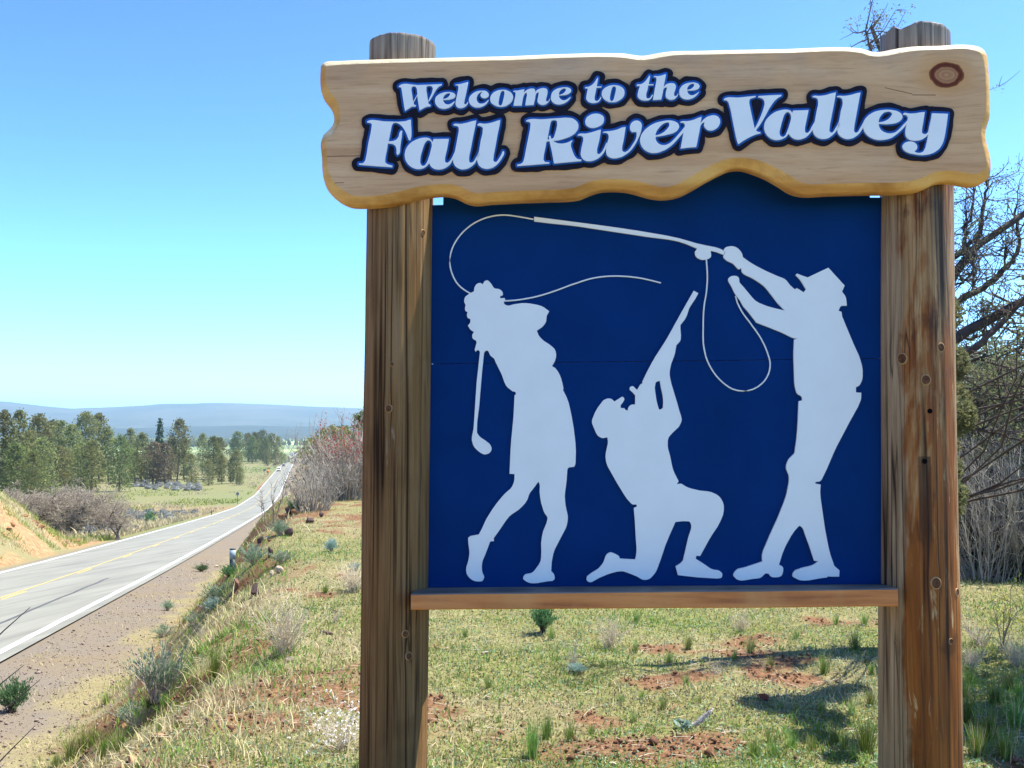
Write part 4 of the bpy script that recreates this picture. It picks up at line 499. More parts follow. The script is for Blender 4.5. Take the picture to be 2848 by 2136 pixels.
CUTOUTS = [["golfer",[[-1841,5642,-1826,5637,-1801,5611,-1790,5597,-1772,5566,-1761,5555,-1747,5550,-1715,5546,-1701,5541,-1687,5531,-1675,5518,-1668,5503,-1667,5489,-1670,5477,-1682,5472,-1697,5470,-1697,5444,-1648,5446,-1641,5430,-1657,5410,-1656,5393,-1648,5377,-1633,5368,-1614,5363,-1598,5363,-1548,5376,-1457,5389,-1412,5388,-1366,5384,-1289,5369,-1244,5355,-1216,5340,-1161,5299,-1185,5256,-1190,5242,-1193,5195,-1199,5179,-1208,5163,-1230,5135,-1242,5124,-1297,5087,-1277,5036,-1256,5008,-1218,4973,-1164,4939,-1128,4910,-1106,4889,-1099,4876,-1092,4860,-1086,4823,-1089,4790,-1099,4757,-1106,4742,-1132,4698,-1106,4684,-1094,4675,-1066,4638,-1050,4609,-1032,4561,-1019,4515,-1007,4453,-1014,4440,-974,4361,-953,4303,-941,4256,-919,4148,-898,4027,-880,3874,-875,3782,-879,3652,-881,3637,-885,3622,-894,3606,-949,3600,-961,3591,-968,3570,-977,3447,-992,3339,-996,3293,-994,3249,-988,3190,-965,3083,-964,3051,-967,3018,-977,2970,-988,2941,-1093,2742,-1107,2713,-1122,2667,-1138,2586,-1145,2483,-1119,2457,-1111,2443,-1107,2425,-1106,2407,-1113,2392,-1133,2379,-1180,2376,-1293,2356,-1324,2354,-1354,2354,-1383,2359,-1409,2370,-1436,2388,-1447,2400,-1445,2418,-1436,2436,-1427,2445,-1413,2451,-1363,2460,-1349,2467,-1326,2487,-1281,2547,-1261,2585,-1257,2599,-1253,2630,-1250,2692,-1252,2784,-1244,2848,-1230,2912,-1193,3000,-1183,3043,-1183,3056,-1188,3070,-1214,3107,-1227,3136,-1250,3210,-1261,3271,-1268,3333,-1265,3396,-1267,3411,-1271,3426,-1281,3446,-1317,3395,-1372,3325,-1385,3297,-1400,3251,-1426,3211,-1459,3175,-1494,3143,-1573,3090,-1596,3070,-1628,3031,-1710,2911,-1766,2834,-1763,2803,-1803,2800,-1854,2664,-1881,2603,-1890,2572,-1895,2528,-1893,2484,-1885,2456,-1872,2431,-1869,2418,-1871,2404,-1877,2389,-1885,2377,-1899,2371,-1936,2369,-1967,2373,-1996,2384,-2020,2401,-2041,2423,-2055,2448,-2060,2463,-2063,2494,-2061,2523,-2040,2591,-2031,2641,-2028,2674,-2029,2704,-2038,2766,-2043,2825,-2041,2838,-2020,2856,-1927,2874,-1896,2931,-1847,3037,-1815,3091,-1772,3157,-1727,3219,-1678,3278,-1647,3313,-1584,3368,-1565,3394,-1548,3433,-1542,3461,-1540,3477,-1539,3526,-1594,3531,-1583,3781,-1574,3906,-1551,4142,-1539,4381,-1522,4394,-1532,4421,-1561,4425,-1610,4463,-1630,4485,-1650,4525,-1681,4613,-1747,4746,-1760,4779,-1772,4791,-1800,4812,-1808,4825,-1822,4856,-1829,4868,-1840,4872,-1860,4865,-1873,4845,-1895,4640,-1925,4269,-1947,4095,-1950,3997,-1949,3981,-1944,3966,-1928,3943,-1906,3922,-1852,3886,-1816,3857,-1806,3846,-1794,3821,-1790,3808,-1790,3794,-1794,3780,-1802,3766,-1812,3755,-1823,3748,-1851,3740,-1865,3739,-1880,3742,-1910,3758,-1936,3777,-1969,3809,-1977,3821,-1991,3846,-2003,3888,-2004,3904,-2002,3935,-1986,4016,-1982,4063,-1953,4518,-1917,4852,-1926,4872,-1946,4876,-1966,4859,-1975,4879,-1953,4959,-1959,4979,-1993,4999,-1999,5011,-2002,5025,-2002,5039,-1998,5051,-1983,5074,-2013,5094,-2026,5105,-2050,5145,-2026,5172,-2023,5185,-2022,5216,-2039,5223,-2053,5232,-2059,5247,-2060,5265,-2053,5295,-2076,5305,-2082,5321,-2082,5339,-2075,5372,-2089,5399,-2091,5414,-2090,5430,-2086,5445,-2080,5459,-2069,5471,-2027,5500,-1984,5521,-1980,5559,-1967,5585,-1958,5597,-1947,5605,-1931,5612,-1914,5614,-1887,5598,-1878,5616,-1867,5631,-1854,5639]]],["hunter",[[409,5516,458,5488,426,5429,372,5348,356,5320,333,5248,321,5221,303,5193,262,5142,261,5102,266,5033,264,4987,260,4973,252,4959,216,4922,200,4835,192,4806,159,4721,143,4647,141,4603,145,4573,157,4513,228,4269,244,4207,260,4159,266,4127,267,4112,264,4097,258,4080,241,4047,232,4034,171,3977,138,3941,129,3928,122,3914,116,3887,115,3828,120,3797,141,3718,159,3625,170,3579,187,3536,230,3452,209,3422,258,3427,306,3397,335,3384,366,3374,460,3352,539,3345,584,3335,628,3315,655,3297,676,3274,685,3261,699,3233,708,3203,710,3187,709,3138,700,3091,677,3035,642,2968,582,2880,550,2828,453,2653,414,2657,404,2625,480,2577,564,2520,590,2509,647,2501,659,2495,680,2478,687,2468,688,2454,685,2438,679,2426,666,2419,631,2415,422,2426,215,2449,191,2541,244,2576,265,2597,272,2611,330,2854,357,2933,363,2964,362,2979,359,2993,353,3007,345,3018,333,3023,272,3025,192,3016,125,2867,84,2770,33,2619,-11,2503,-26,2476,-55,2439,-78,2416,-91,2407,-118,2398,-146,2396,-160,2398,-174,2403,-229,2435,-326,2473,-368,2486,-399,2487,-446,2481,-536,2455,-634,2412,-704,2372,-718,2369,-732,2370,-747,2375,-759,2384,-764,2396,-763,2411,-759,2425,-752,2436,-704,2473,-646,2506,-622,2528,-602,2553,-584,2579,-577,2594,-560,2643,-552,2658,-542,2670,-528,2680,-514,2687,-499,2688,-482,2684,-466,2677,-422,2654,-412,2642,-407,2622,-242,2613,-231,2657,-226,2701,-226,2746,-233,2837,-241,3017,-253,3165,-218,3179,-225,3203,-254,3201,-267,3203,-280,3211,-323,3259,-350,3298,-431,3431,-528,3604,-545,3647,-551,3680,-554,3715,-550,3760,-528,3858,-528,3890,-534,3925,-578,3917,-593,3918,-621,3931,-633,3940,-643,3951,-659,3979,-697,4073,-700,4090,-699,4106,-695,4122,-664,4198,-631,4254,-582,4319,-570,4329,-543,4342,-528,4346,-514,4346,-499,4344,-485,4339,-471,4327,-457,4312,-377,4363,-366,4364,-356,4356,-349,4343,-350,4330,-366,4301,-385,4278,-390,4266,-388,4242,-348,4240,-339,4223,-313,4214,-308,4240,-303,4252,-294,4263,-282,4273,-268,4280,-233,4280,-230,4378,-260,4414,-285,4434,-291,4446,-289,4461,-281,4474,-260,4480,-249,4475,-211,4437,-178,4493,-168,4503,-155,4510,-145,4512,-155,4524,-103,4632,-53,4726,-7,4805,84,4945,124,5010,258,5251],[36,4537,46,4470,65,4381,70,4334,71,4302,67,4243,50,4231,34,4223,25,4228,19,4240,1,4308,-5,4341,-18,4436,-20,4465,-11,4512,-3,4524,8,4530]]],["angler",[[755,5985,769,5993,785,5997,815,6001,844,5998,871,5988,896,5970,906,5959,924,5936,936,5910,942,5879,1014,5825,1079,5785,1175,5734,1303,5674,1361,5652,1388,5639,1410,5619,1447,5569,1495,5525,1519,5538,1591,5492,1616,5525,1578,5593,1554,5630,1536,5652,1507,5681,1522,5697,1582,5672,1636,5654,1858,5759,2030,5563,2001,5498,2029,5458,2042,5428,2046,5395,2050,5345,2000,5345,1987,5339,1978,5330,1960,5291,1992,5278,1997,5229,2119,4920,2167,4812,2181,4770,2197,4712,2205,4668,2207,4638,2206,4576,2201,4545,2190,4517,2176,4491,2166,4480,2133,4462,2132,4408,2189,4405,2186,4347,2180,4319,2149,4248,2063,4096,1921,3831,1887,3761,1814,3593,1757,3478,1748,3464,1736,3455,1721,3451,1688,3448,1688,3430,1743,3420,1737,3344,1741,3270,1782,2951,1808,2800,1823,2726,1838,2667,1875,2556,1929,2508,1925,2442,1818,2442,1811,2450,1798,2432,1735,2425,1605,2401,1558,2398,1514,2401,1487,2410,1445,2432,1433,2444,1433,2459,1439,2477,1448,2492,1458,2502,1471,2510,1532,2532,1611,2550,1641,2559,1669,2575,1708,2604,1663,2608,1616,2762,1571,2888,1557,2936,1550,2950,1541,2962,1530,2972,1516,2979,1504,2974,1470,2937,1450,2912,1423,2872,1369,2776,1349,2734,1326,2678,1290,2564,1321,2550,1331,2540,1335,2527,1334,2498,1326,2468,1319,2454,1309,2443,1282,2432,1234,2431,1219,2433,1206,2438,1196,2447,1179,2470,1144,2472,1109,2437,1096,2428,1079,2422,1061,2418,1011,2413,925,2398,892,2395,863,2399,837,2410,814,2433,806,2447,806,2461,813,2476,823,2490,845,2512,859,2519,938,2538,1115,2598,1112,2632,1113,2665,1124,2710,1200,2885,1284,3065,1349,3224,1370,3282,1383,3327,1405,3434,1410,3480,1408,3510,1405,3524,1383,3580,1380,3594,1381,3622,1389,3650,1408,3690,1427,3712,1471,3754,1494,3908,1504,4001,1511,4095,1522,4313,1561,4323,1558,4350,1555,4362,1545,4372,1518,4387,1507,4397,1499,4411,1484,4475,1479,4520,1474,4792,1475,4854,1482,4981,1524,4987,1492,4992,1462,5000,1380,5042,1338,5062,1222,5110,1080,5166,1008,5264,946,5337,929,5364,907,5406,865,5461,842,5502,817,5560,791,5604,784,5619,781,5633,784,5646,791,5656,800,5664,814,5672,830,5675,848,5676,866,5674,881,5668,891,5660,897,5649,903,5602,951,5547,1039,5437,1070,5405,1109,5380,1196,5344,1287,5318,1384,5296,1312,5373,1211,5510,1180,5547,1157,5570,1118,5600,1049,5645,1019,5661,971,5682,945,5700,935,5712,928,5725,923,5762,910,5750,898,5747,886,5754,846,5800,832,5812,772,5840,748,5861,737,5873,732,5887,735,5902,754,5936,743,5948,736,5961,743,5974]]],["rod",[[-1324,6340,-642,6246,-409,6212,-189,6177,106,6124,260,6090,448,6033,542,6011,649,5990,710,5968,751,5942,733,5907,663,5936,596,5952,600,5896,595,5881,586,5873,574,5866,547,5857,513,5853,495,5855,480,5860,451,5876,440,5888,431,5901,426,5919,425,5938,431,5952,450,5977,326,6031,254,6055,195,6069,134,6080,-96,6111,-826,6228,-934,6243,-1135,6265,-1324,6290]]]]
BOARD = [-3597,7836,-3596,7881,-3590,7900,-3577,7913,-3542,7932,-3522,7937,-3501,7938,-3437,7936,-3176,7944,-2919,7949,-1566,7963,-1130,7977,-714,7984,-576,7983,-388,7978,-340,7974,-268,7958,-223,7951,-181,7947,-161,7947,-137,7950,-65,7966,31,7982,101,7990,170,7994,449,7993,756,7997,1312,7999,1668,8010,1801,8012,1934,8010,2088,7999,2110,7995,2132,7988,2175,7968,2197,7961,2237,7955,2278,7954,2319,7957,2401,7976,2518,7997,2628,8007,2718,8010,2896,8011,3071,8020,3136,8021,3201,8018,3288,8005,3310,8001,3330,7993,3349,7981,3366,7967,3382,7950,3394,7932,3402,7912,3406,7889,3413,7820,3416,7775,3421,7498,3421,7273,3415,7232,3408,7209,3391,7165,3379,7121,3370,7076,3368,7054,3369,7032,3376,6987,3385,6944,3403,6882,3414,6817,3419,6750,3414,6664,3410,6643,3402,6625,3391,6608,3360,6578,3343,6566,3323,6556,3301,6547,3256,6537,3235,6536,3192,6538,3127,6549,3041,6569,2981,6577,2940,6577,2897,6573,2854,6563,2833,6555,2752,6512,2683,6488,2635,6476,2574,6468,2404,6460,2143,6462,1730,6455,1577,6446,1533,6446,1490,6449,1448,6456,1408,6466,1369,6481,1332,6502,1243,6563,1147,6620,1066,6661,1003,6687,936,6712,889,6726,842,6733,795,6733,748,6727,728,6722,689,6707,608,6670,480,6603,341,6521,282,6489,242,6470,199,6454,151,6441,80,6430,8,6428,-63,6437,-131,6452,-253,6490,-323,6507,-371,6515,-443,6521,-538,6522,-609,6517,-650,6508,-729,6482,-808,6448,-848,6435,-895,6427,-989,6420,-1206,6416,-1492,6408,-1769,6396,-1884,6384,-1930,6383,-1975,6388,-2021,6401,-2063,6418,-2120,6450,-2163,6467,-2212,6479,-2236,6483,-2280,6485,-2370,6479,-2461,6466,-2532,6451,-2744,6399,-2815,6385,-2862,6379,-2957,6370,-3076,6363,-3192,6364,-3236,6367,-3279,6376,-3340,6401,-3397,6435,-3450,6477,-3482,6511,-3509,6547,-3531,6591,-3553,6663,-3563,6709,-3569,6756,-3574,6896,-3589,7017,-3589,7041,-3586,7064,-3574,7108,-3556,7148,-3539,7167,-3497,7199,-3480,7217,-3465,7239,-3453,7262,-3445,7287,-3445,7310,-3453,7357,-3461,7379,-3471,7400,-3496,7441,-3548,7509,-3559,7526,-3568,7547,-3582,7589,-3593,7636,-3598,7687,-3600,7763]
LINES = [["a",[-1331,6314,-1358,6319,-1416,6331,-1474,6341,-1517,6348,-1560,6355,-1603,6361,-1646,6364,-1688,6364,-1739,6360,-1790,6351,-1840,6339,-1889,6323,-1934,6303,-1979,6280,-2021,6253,-2060,6223,-2097,6190,-2131,6153,-2162,6114,-2189,6073,-2209,6036,-2226,5997,-2239,5958,-2250,5901,-2253,5843,-2248,5799,-2238,5755,-2224,5713,-2207,5673,-2185,5633,-2159,5598,-2129,5568,-2095,5542,-2059,5519,-2015,5495,-1988,5482]],["b",[-1674,5415,-1647,5416,-1589,5419,-1531,5423,-1484,5429,-1436,5436,-1389,5444,-1341,5453,-1294,5464,-1247,5476,-1199,5490,-1152,5505,-1105,5521,-1062,5536,-1019,5552,-977,5568,-934,5584,-892,5598,-849,5612,-807,5627,-765,5640,-722,5652,-679,5662,-637,5669,-594,5675,-551,5679,-509,5682,-462,5683,-414,5683,-367,5681,-321,5678,-275,5674,-229,5668,-184,5662,-128,5651,-64,5636,-5,5621,39,5609,56,5605]],["c",[549,5871,550,5848,554,5792,558,5724,559,5661,557,5618,554,5575,550,5532,545,5489,537,5440,527,5391,520,5341,515,5289,512,5237,510,5185,509,5133,508,5083,507,5034,507,4985,509,4936,516,4887,525,4842,536,4796,551,4752,570,4710,592,4669,616,4630,645,4591,677,4554,712,4520,746,4492,782,4466,820,4446,874,4431,929,4424,984,4429,1038,4444,1090,4471,1135,4507,1162,4536,1185,4569,1203,4604,1216,4644,1223,4685,1225,4726,1219,4767,1207,4808,1194,4849,1175,4899,1153,4948,1129,4995,1104,5037,1077,5077,1049,5116,1022,5155,997,5189,972,5222,948,5255,926,5290,900,5339,878,5389,861,5457]]]

# ================================================================== WELCOME SIGN
def dec(a): return np.array(a, float).reshape(-1, 2) / 2000.0
def poly_area(p): return 0.5 * np.sum(p[:, 0] * np.roll(p[:, 1], -1) - p[:, 1] * np.roll(p[:, 0], -1))
def prism(G, loops, y0, y1, mat=0, side=None):
    """flat cut-out in the sign's x-z plane from y0 (back) to y1 (front), holes after the outline"""
    ls = []
    for q, l in enumerate(loops):
        p = l if poly_area(l) > 0 else l[::-1]
        ls.append(p if q == 0 else p[::-1])
    allp = np.vstack(ls)
    tri = tessellate_polygon([[Vector((p[0], p[1], 0)) for p in l] for l in ls])
    tri = np.array(tri)
    if len(tri):
        a, b, c = allp[tri[:, 0]], allp[tri[:, 1]], allp[tri[:, 2]]
        cr = (b[:, 0] - a[:, 0]) * (c[:, 1] - a[:, 1]) - (b[:, 1] - a[:, 1]) * (c[:, 0] - a[:, 0])
        tri[cr < 0] = tri[cr < 0][:, ::-1]
        tri = tri[np.abs(cr) > 1e-12]
        V = np.stack([allp[:, 0], np.full(len(allp), y1), allp[:, 1]], -1)
        G.add(V, tri, mat)
        V = V.copy(); V[:, 1] = y0
        G.add(V, tri[:, ::-1], mat)
    for l in ls:
        n = len(l); i = np.arange(n); j = (i + 1) % n
        V = np.vstack([np.stack([l[:, 0], np.full(n, y1), l[:, 1]], -1), np.stack([l[:, 0], np.full(n, y0), l[:, 1]], -1)])
        G.add(V, np.stack([i, i + n, j + n, j], -1), mat if side is None else side)

def pine_board_mat(name, edge=False):
    """clear-finished pine: long grain along x, grey weather streaks, one big round knot at the right end"""
    m, nt, b = new_mat(name)
    v = coords(nt)
    sp = nt.nodes.new('ShaderNodeSeparateXYZ'); nt.links.new(v, sp.inputs[0])
    kx, kz = 1.478, 3.838
    dx = math_n(nt, 'MULTIPLY', math_n(nt, 'SUBTRACT', sp.outputs[0], kx), 0.82)
    dz = math_n(nt, 'MULTIPLY', math_n(nt, 'SUBTRACT', sp.outputs[2], kz), 1.12)
    d = math_n(nt, 'SQRT', math_n(nt, 'ADD', math_n(nt, 'MULTIPLY', dx, dx), math_n(nt, 'MULTIPLY', dz, dz)))
    # grain bends round the knot: push z away from it
    infl = math_n(nt, 'DIVIDE', 0.012, math_n(nt, 'ADD', math_n(nt, 'MULTIPLY', d, d), 0.02))
    zz = math_n(nt, 'SUBTRACT', sp.outputs[2], math_n(nt, 'MULTIPLY', dz, infl))
    cb = nt.nodes.new('ShaderNodeCombineXYZ')
    nt.links.new(math_n(nt, 'MULTIPLY', sp.outputs[0], 0.07), cb.inputs[0]); nt.links.new(math_n(nt, 'MULTIPLY', sp.outputs[1], 0.6), cb.inputs[1]); nt.links.new(zz, cb.inputs[2])
    g1 = noise(nt, cb.outputs[0], 9, 5, 0.6, 0.25); g2 = noise(nt, cb.outputs[0], 70, 4, 0.65, 0.3); g3 = noise(nt, cb.outputs[0], 2.6, 3)
    blot = noise(nt, v, 3.0, 5, 0.6)
    if edge:
        c = ramp(nt, g1, [(0.3, (.48, .21, .045)), (0.52, (.67, .36, .10)), (0.75, (.77, .48, .17))])
        c = mix(nt, math_n(nt, 'MULTIPLY_ADD', blot, 5.0, -2.5, clamp=True), c, (.36, .15, .03))
        c = mix(nt, math_n(nt, 'MULTIPLY', g2, 0.25), c, (.30, .14, .05))
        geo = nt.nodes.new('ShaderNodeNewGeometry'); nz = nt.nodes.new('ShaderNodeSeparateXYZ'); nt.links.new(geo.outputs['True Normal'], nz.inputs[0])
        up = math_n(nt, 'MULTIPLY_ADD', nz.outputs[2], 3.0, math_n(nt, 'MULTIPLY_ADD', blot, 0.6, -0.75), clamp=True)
        c = mix(nt, math_n(nt, 'MULTIPLY', up, 0.85), c, ramp(nt, g1, [(0.3, (.62, .50, .32)), (0.7, (.80, .69, .49))]))      # sunlit top edge painted in: paler wood on upward faces
        b.inputs['Roughness'].default_value = 0.5
        g2 = math_n(nt, 'ADD', math_n(nt, 'MULTIPLY', g2, 0.5), math_n(nt, 'MULTIPLY', noise(nt, v, 15, 4, 0.6), 2.2))
    else:
        c = ramp(nt, g1, [(0.28, (.45, .235, .115)), (0.5, (.59, .335, .17)), (0.74, (.69, .44, .25))])
        c = mix(nt, math_n(nt, 'MULTIPLY_ADD', g3, 3.4, -1.7, clamp=True), c, (.58, .28, .11))
        c = mix(nt, math_n(nt, 'MULTIPLY_ADD', g2, 2.4, -1.2, clamp=True), c, (.33, .165, .07))
        # grey weathered drift, mostly near the top edge
        gz = math_n(nt, 'MULTIPLY_ADD', sp.outputs[2], 4.0, -15.2, clamp=True)
        gr = math_n(nt, 'MULTIPLY', math_n(nt, 'MULTIPLY_ADD', blot, 3.0, -1.25, clamp=True), math_n(nt, 'MULTIPLY_ADD', gz, 0.55, 0.14))
        c = mix(nt, gr, c, (.25, .225, .21))
        fine = noise(nt, coords(nt, (0.5, 1, 14)), 22, 3, 0.7)
        c = mix(nt, math_n(nt, 'MULTIPLY_ADD', fine, 6.0, -3.85, clamp=True), c, (.20, .10, .05))
        # knot
        ang = noise(nt, v, 17, 3)
        dk = math_n(nt, 'ADD', d, math_n(nt, 'MULTIPLY_ADD', ang, 0.034, -0.017))
        halo = math_n(nt, 'MULTIPLY_ADD', dk, -9.0, 1.45, clamp=True)
        c = mix(nt, math_n(nt, 'MULTIPLY', halo, 0.75), c, (.52, .24, .07))
        ring = ramp(nt, math_n(nt, 'MULTIPLY', dk, 10.0), [(0.0, (.46, .23, .11)), (0.12, (.34, .15, .07)), (0.25, (.44, .22, .10)), (0.34, (.30, .13, .06)), (0.44, (.38, .18, .08)), (0.50, (.15, .035, .014)), (0.62, (.10, .022, .010)), (0.70, (.20, .055, .02)), (0.78, (.46, .20, .06))])
        c = mix(nt, math_n(nt, 'LESS_THAN', dk, 0.074), c, ring)
        # open drying checks along the glue line
        for (x0, x1, z0, sl) in ((-1.78, -1.57, 3.443, 0.01), (-1.76, -1.66, 3.30, 0.03), (1.16, 1.30, 3.775, -0.25), (1.30, 1.42, 3.735, -0.02), (-0.93, -0.86, 3.475, 0.0), (0.30, 0.62, 3.30, 0.10), (0.12, 0.45, 3.275, 0.14)):
            e = math_n(nt, 'ABSOLUTE', math_n(nt, 'SUBTRACT', sp.outputs[2], math_n(nt, 'MULTIPLY_ADD', math_n(nt, 'SUBTRACT', sp.outputs[0], x0), sl, z0)))
            k = math_n(nt, 'MULTIPLY', math_n(nt, 'LESS_THAN', e, 0.0022), math_n(nt, 'MULTIPLY', math_n(nt, 'GREATER_THAN', sp.outputs[0], x0), math_n(nt, 'LESS_THAN', sp.outputs[0], x1)))
            c = mix(nt, math_n(nt, 'MULTIPLY', k, 0.75), c, (.07, .03, .02))
        b.inputs['Roughness'].default_value = 0.6
    nt.links.new(c, b.inputs['Base Color'])
    b.inputs['Specular IOR Level'].default_value = 0.12
    bump(nt, b, g2, 0.45 if edge else 0.15, 0.010 if edge else 0.004)
    return m

def post_mat(name, warm, knots=(), stain=None):
    """round post: fine dark drying checks, grain that bends round knots, peeled and stained patches, grey top"""
    m, nt, b = new_mat(name)
    v = coords(nt)
    sp = nt.nodes.new('ShaderNodeSeparateXYZ'); nt.links.new(v, sp.inputs[0])
    X, Y, Z = sp.outputs[0], sp.outputs[1], sp.outputs[2]
    Xd = X
    for kx, kz, s in knots:
        dx = math_n(nt, 'SUBTRACT', X, kx); dz = math_n(nt, 'MULTIPLY', math_n(nt, 'SUBTRACT', Z, kz), 0.32)
        d2 = math_n(nt, 'ADD', math_n(nt, 'MULTIPLY', dx, dx), math_n(nt, 'MULTIPLY', dz, dz))
        Xd = math_n(nt, 'SUBTRACT', Xd, math_n(nt, 'MULTIPLY', dx, math_n(nt, 'DIVIDE', 0.85 * s * s, math_n(nt, 'ADD', d2, 1.1 * s * s))))
    cb = nt.nodes.new('ShaderNodeCombineXYZ')
    for i, o in enumerate((Xd, Y, Z)): nt.links.new(o, cb.inputs[i])
    def sc(k, ls):
        mp = nt.nodes.new('ShaderNodeMapping'); mp.inputs['Scale'].default_value = (1, 1, k); mp.inputs['Location'].default_value = (ls, 0, 0); nt.links.new(cb.outputs[0], mp.inputs['Vector']); return mp.outputs[0]
    fib = noise(nt, sc(0.03, 0), 120, 4, 0.6, 0.1); s1 = noise(nt, sc(0.05, 3), 26, 5, 0.6, 0.2)
    bl = noise(nt, sc(0.22, 1), 7.5, 5, 0.6, 0.5); bl2 = noise(nt, sc(0.12, 5), 24, 5, 0.62, 0.9); drift = noise(nt, v, 3.1, 4)
    hgt = math_n(nt, 'MULTIPLY_ADD', Z, 0.36, -0.72)
    top = math_n(nt, 'MULTIPLY_ADD', Z, 4.0, -15.4, clamp=True)
    if warm:
        raw = ramp(nt, s1, [(0.3, (.24, .125, .048)), (0.55, (.36, .205, .085)), (0.75, (.46, .29, .135))])
        stn = ramp(nt, s1, [(0.30, (.10, .028, .005)), (0.5, (.225, .068, .011)), (0.72, (.33, .12, .024))])
        f = math_n(nt, 'MULTIPLY_ADD', math_n(nt, 'ADD', math_n(nt, 'ADD', hgt, math_n(nt, 'MULTIPLY', bl, 2.6)), math_n(nt, 'MULTIPLY', bl2, 0.9)), 3.2, -5.75, clamp=True)
        c = mix(nt, f, stn, raw)
        dk = math_n(nt, 'MULTIPLY_ADD', math_n(nt, 'ADD', drift, math_n(nt, 'MULTIPLY', bl2, 0.5)), -9.0, 5.9, clamp=True)
        c = mix(nt, math_n(nt, 'MULTIPLY', dk, 0.75), c, (.065, .020, .005))
        peel = math_n(nt, 'MULTIPLY_ADD', bl2, 16.0, -10.2, clamp=True)
        c = mix(nt, math_n(nt, 'MULTIPLY', peel, 0.75), c, (.56, .38, .19))
        if stain:      # the post's left flank was never varnished
            k = math_n(nt, 'ADD', math_n(nt, 'MULTIPLY_ADD', math_n(nt, 'MULTIPLY_ADD', Z, 0.011, 1.376 - 0.120), 40.0, math_n(nt, 'MULTIPLY', X, -40.0)), math_n(nt, 'MULTIPLY_ADD', bl, 6.0, -3.0), clamp=True)
            k2 = math_n(nt, 'ADD', math_n(nt, 'MULTIPLY_ADD', X, 50.0, -50.0 * 1.545), math_n(nt, 'MULTIPLY_ADD', bl, 5.0, -2.5), clamp=True)  # sunlit right limb put into the colour as a paler strip
            k = math_n(nt, 'MAXIMUM', k, math_n(nt, 'MULTIPLY', k2, 0.8))
            c = mix(nt, k, c, ramp(nt, s1, [(0.3, (.24, .155, .08)), (0.55, (.36, .25, .145)), (0.75, (.46, .33, .20))]))
    else:
        c = ramp(nt, s1, [(0.25, (.155, .078, .026)), (0.5, (.205, .108, .042)), (0.78, (.275, .158, .07))])
        f = math_n(nt, 'MULTIPLY_ADD', math_n(nt, 'ADD', hgt, math_n(nt, 'MULTIPLY', bl, 2.2)), 1.6, -1.9, clamp=True)
        c = mix(nt, math_n(nt, 'MULTIPLY', f, 0.6), c, (.27, .18, .10))
        dk = math_n(nt, 'MULTIPLY_ADD', drift, -6.0, 2.6, clamp=True)
        c = mix(nt, math_n(nt, 'MULTIPLY', dk, 0.45), c, (.10, .048, .018))
        peel = math_n(nt, 'MULTIPLY_ADD', bl2, 18.0, -12.2, clamp=True)
        c = mix(nt, math_n(nt, 'MULTIPLY', peel, 0.5), c, (.45, .34, .24))
    topc = ramp(nt, s1, [(0.3, (.15, .125, .10)), (0.55, (.26, .22, .18)), (0.75, (.36, .31, .26))])
    c = mix(nt, top, c, topc)
    c = mix(nt, math_n(nt, 'MULTIPLY_ADD', fib, 2.0, -0.85, clamp=True), c, (.12, .055, .02), 'MULTIPLY') if False else mix(nt, math_n(nt, 'MULTIPLY_ADD', fib, 2.2, -1.15, clamp=True), c, (.11, .055, .025))
    if stain:
        x0, z0, z1, w = stain
        k = math_n(nt, 'MULTIPLY_ADD', math_n(nt, 'ABSOLUTE', math_n(nt, 'SUBTRACT', X, x0)), -1.0 / 0.008, w / 0.008, clamp=True)
        k = math_n(nt, 'MULTIPLY', k, math_n(nt, 'MULTIPLY', math_n(nt, 'MULTIPLY_ADD', Z, 6.0, -6.0 * z1, clamp=True), math_n(nt, 'LESS_THAN', Z, z0)))
        k = math_n(nt, 'MULTIPLY', k, math_n(nt, 'MULTIPLY_ADD', s1, 1.6, -0.05, clamp=True))
        c = mix(nt, math_n(nt, 'MULTIPLY', k, 0.9), c, (.028, .012, .006))
    crack = None
    for ls, scale, wid, dens in ((7, 15, 10.0, 1.0), (17, 24, 15.0, 0.85), (29, 40, 17.0, 0.6)):
        cr = noise(nt, sc(0.012, ls), scale, 1, 0.5, 0.0); gate = noise(nt, sc(0.10, ls + 3), 6.5, 2)
        q = math_n(nt, 'MULTIPLY_ADD', math_n(nt, 'ABSOLUTE', math_n(nt, 'SUBTRACT', cr, 0.5)), -wid * 2.4, 1.12, clamp=True)
        q = math_n(nt, 'MULTIPLY', q, math_n(nt, 'MULTIPLY_ADD', gate, 7.0, -3.0, clamp=True)); q = math_n(nt, 'MULTIPLY', q, dens)
        crack = q if crack is None else math_n(nt, 'MAXIMUM', crack, q)
    c = mix(nt, math_n(nt, 'MULTIPLY', crack, 0.93), c, (.016, .008, .005))
    nt.links.new(c, b.inputs['Base Color'])
    b.inputs['Roughness'].default_value = 0.5 if warm else 0.7
    b.inputs['Specular IOR Level'].default_value = 0.18 if warm else 0.08
    bump(nt, b, math_n(nt, 'SUBTRACT', fib, math_n(nt, 'MULTIPLY', crack, 1.6)), 0.35, 0.006)
    return m

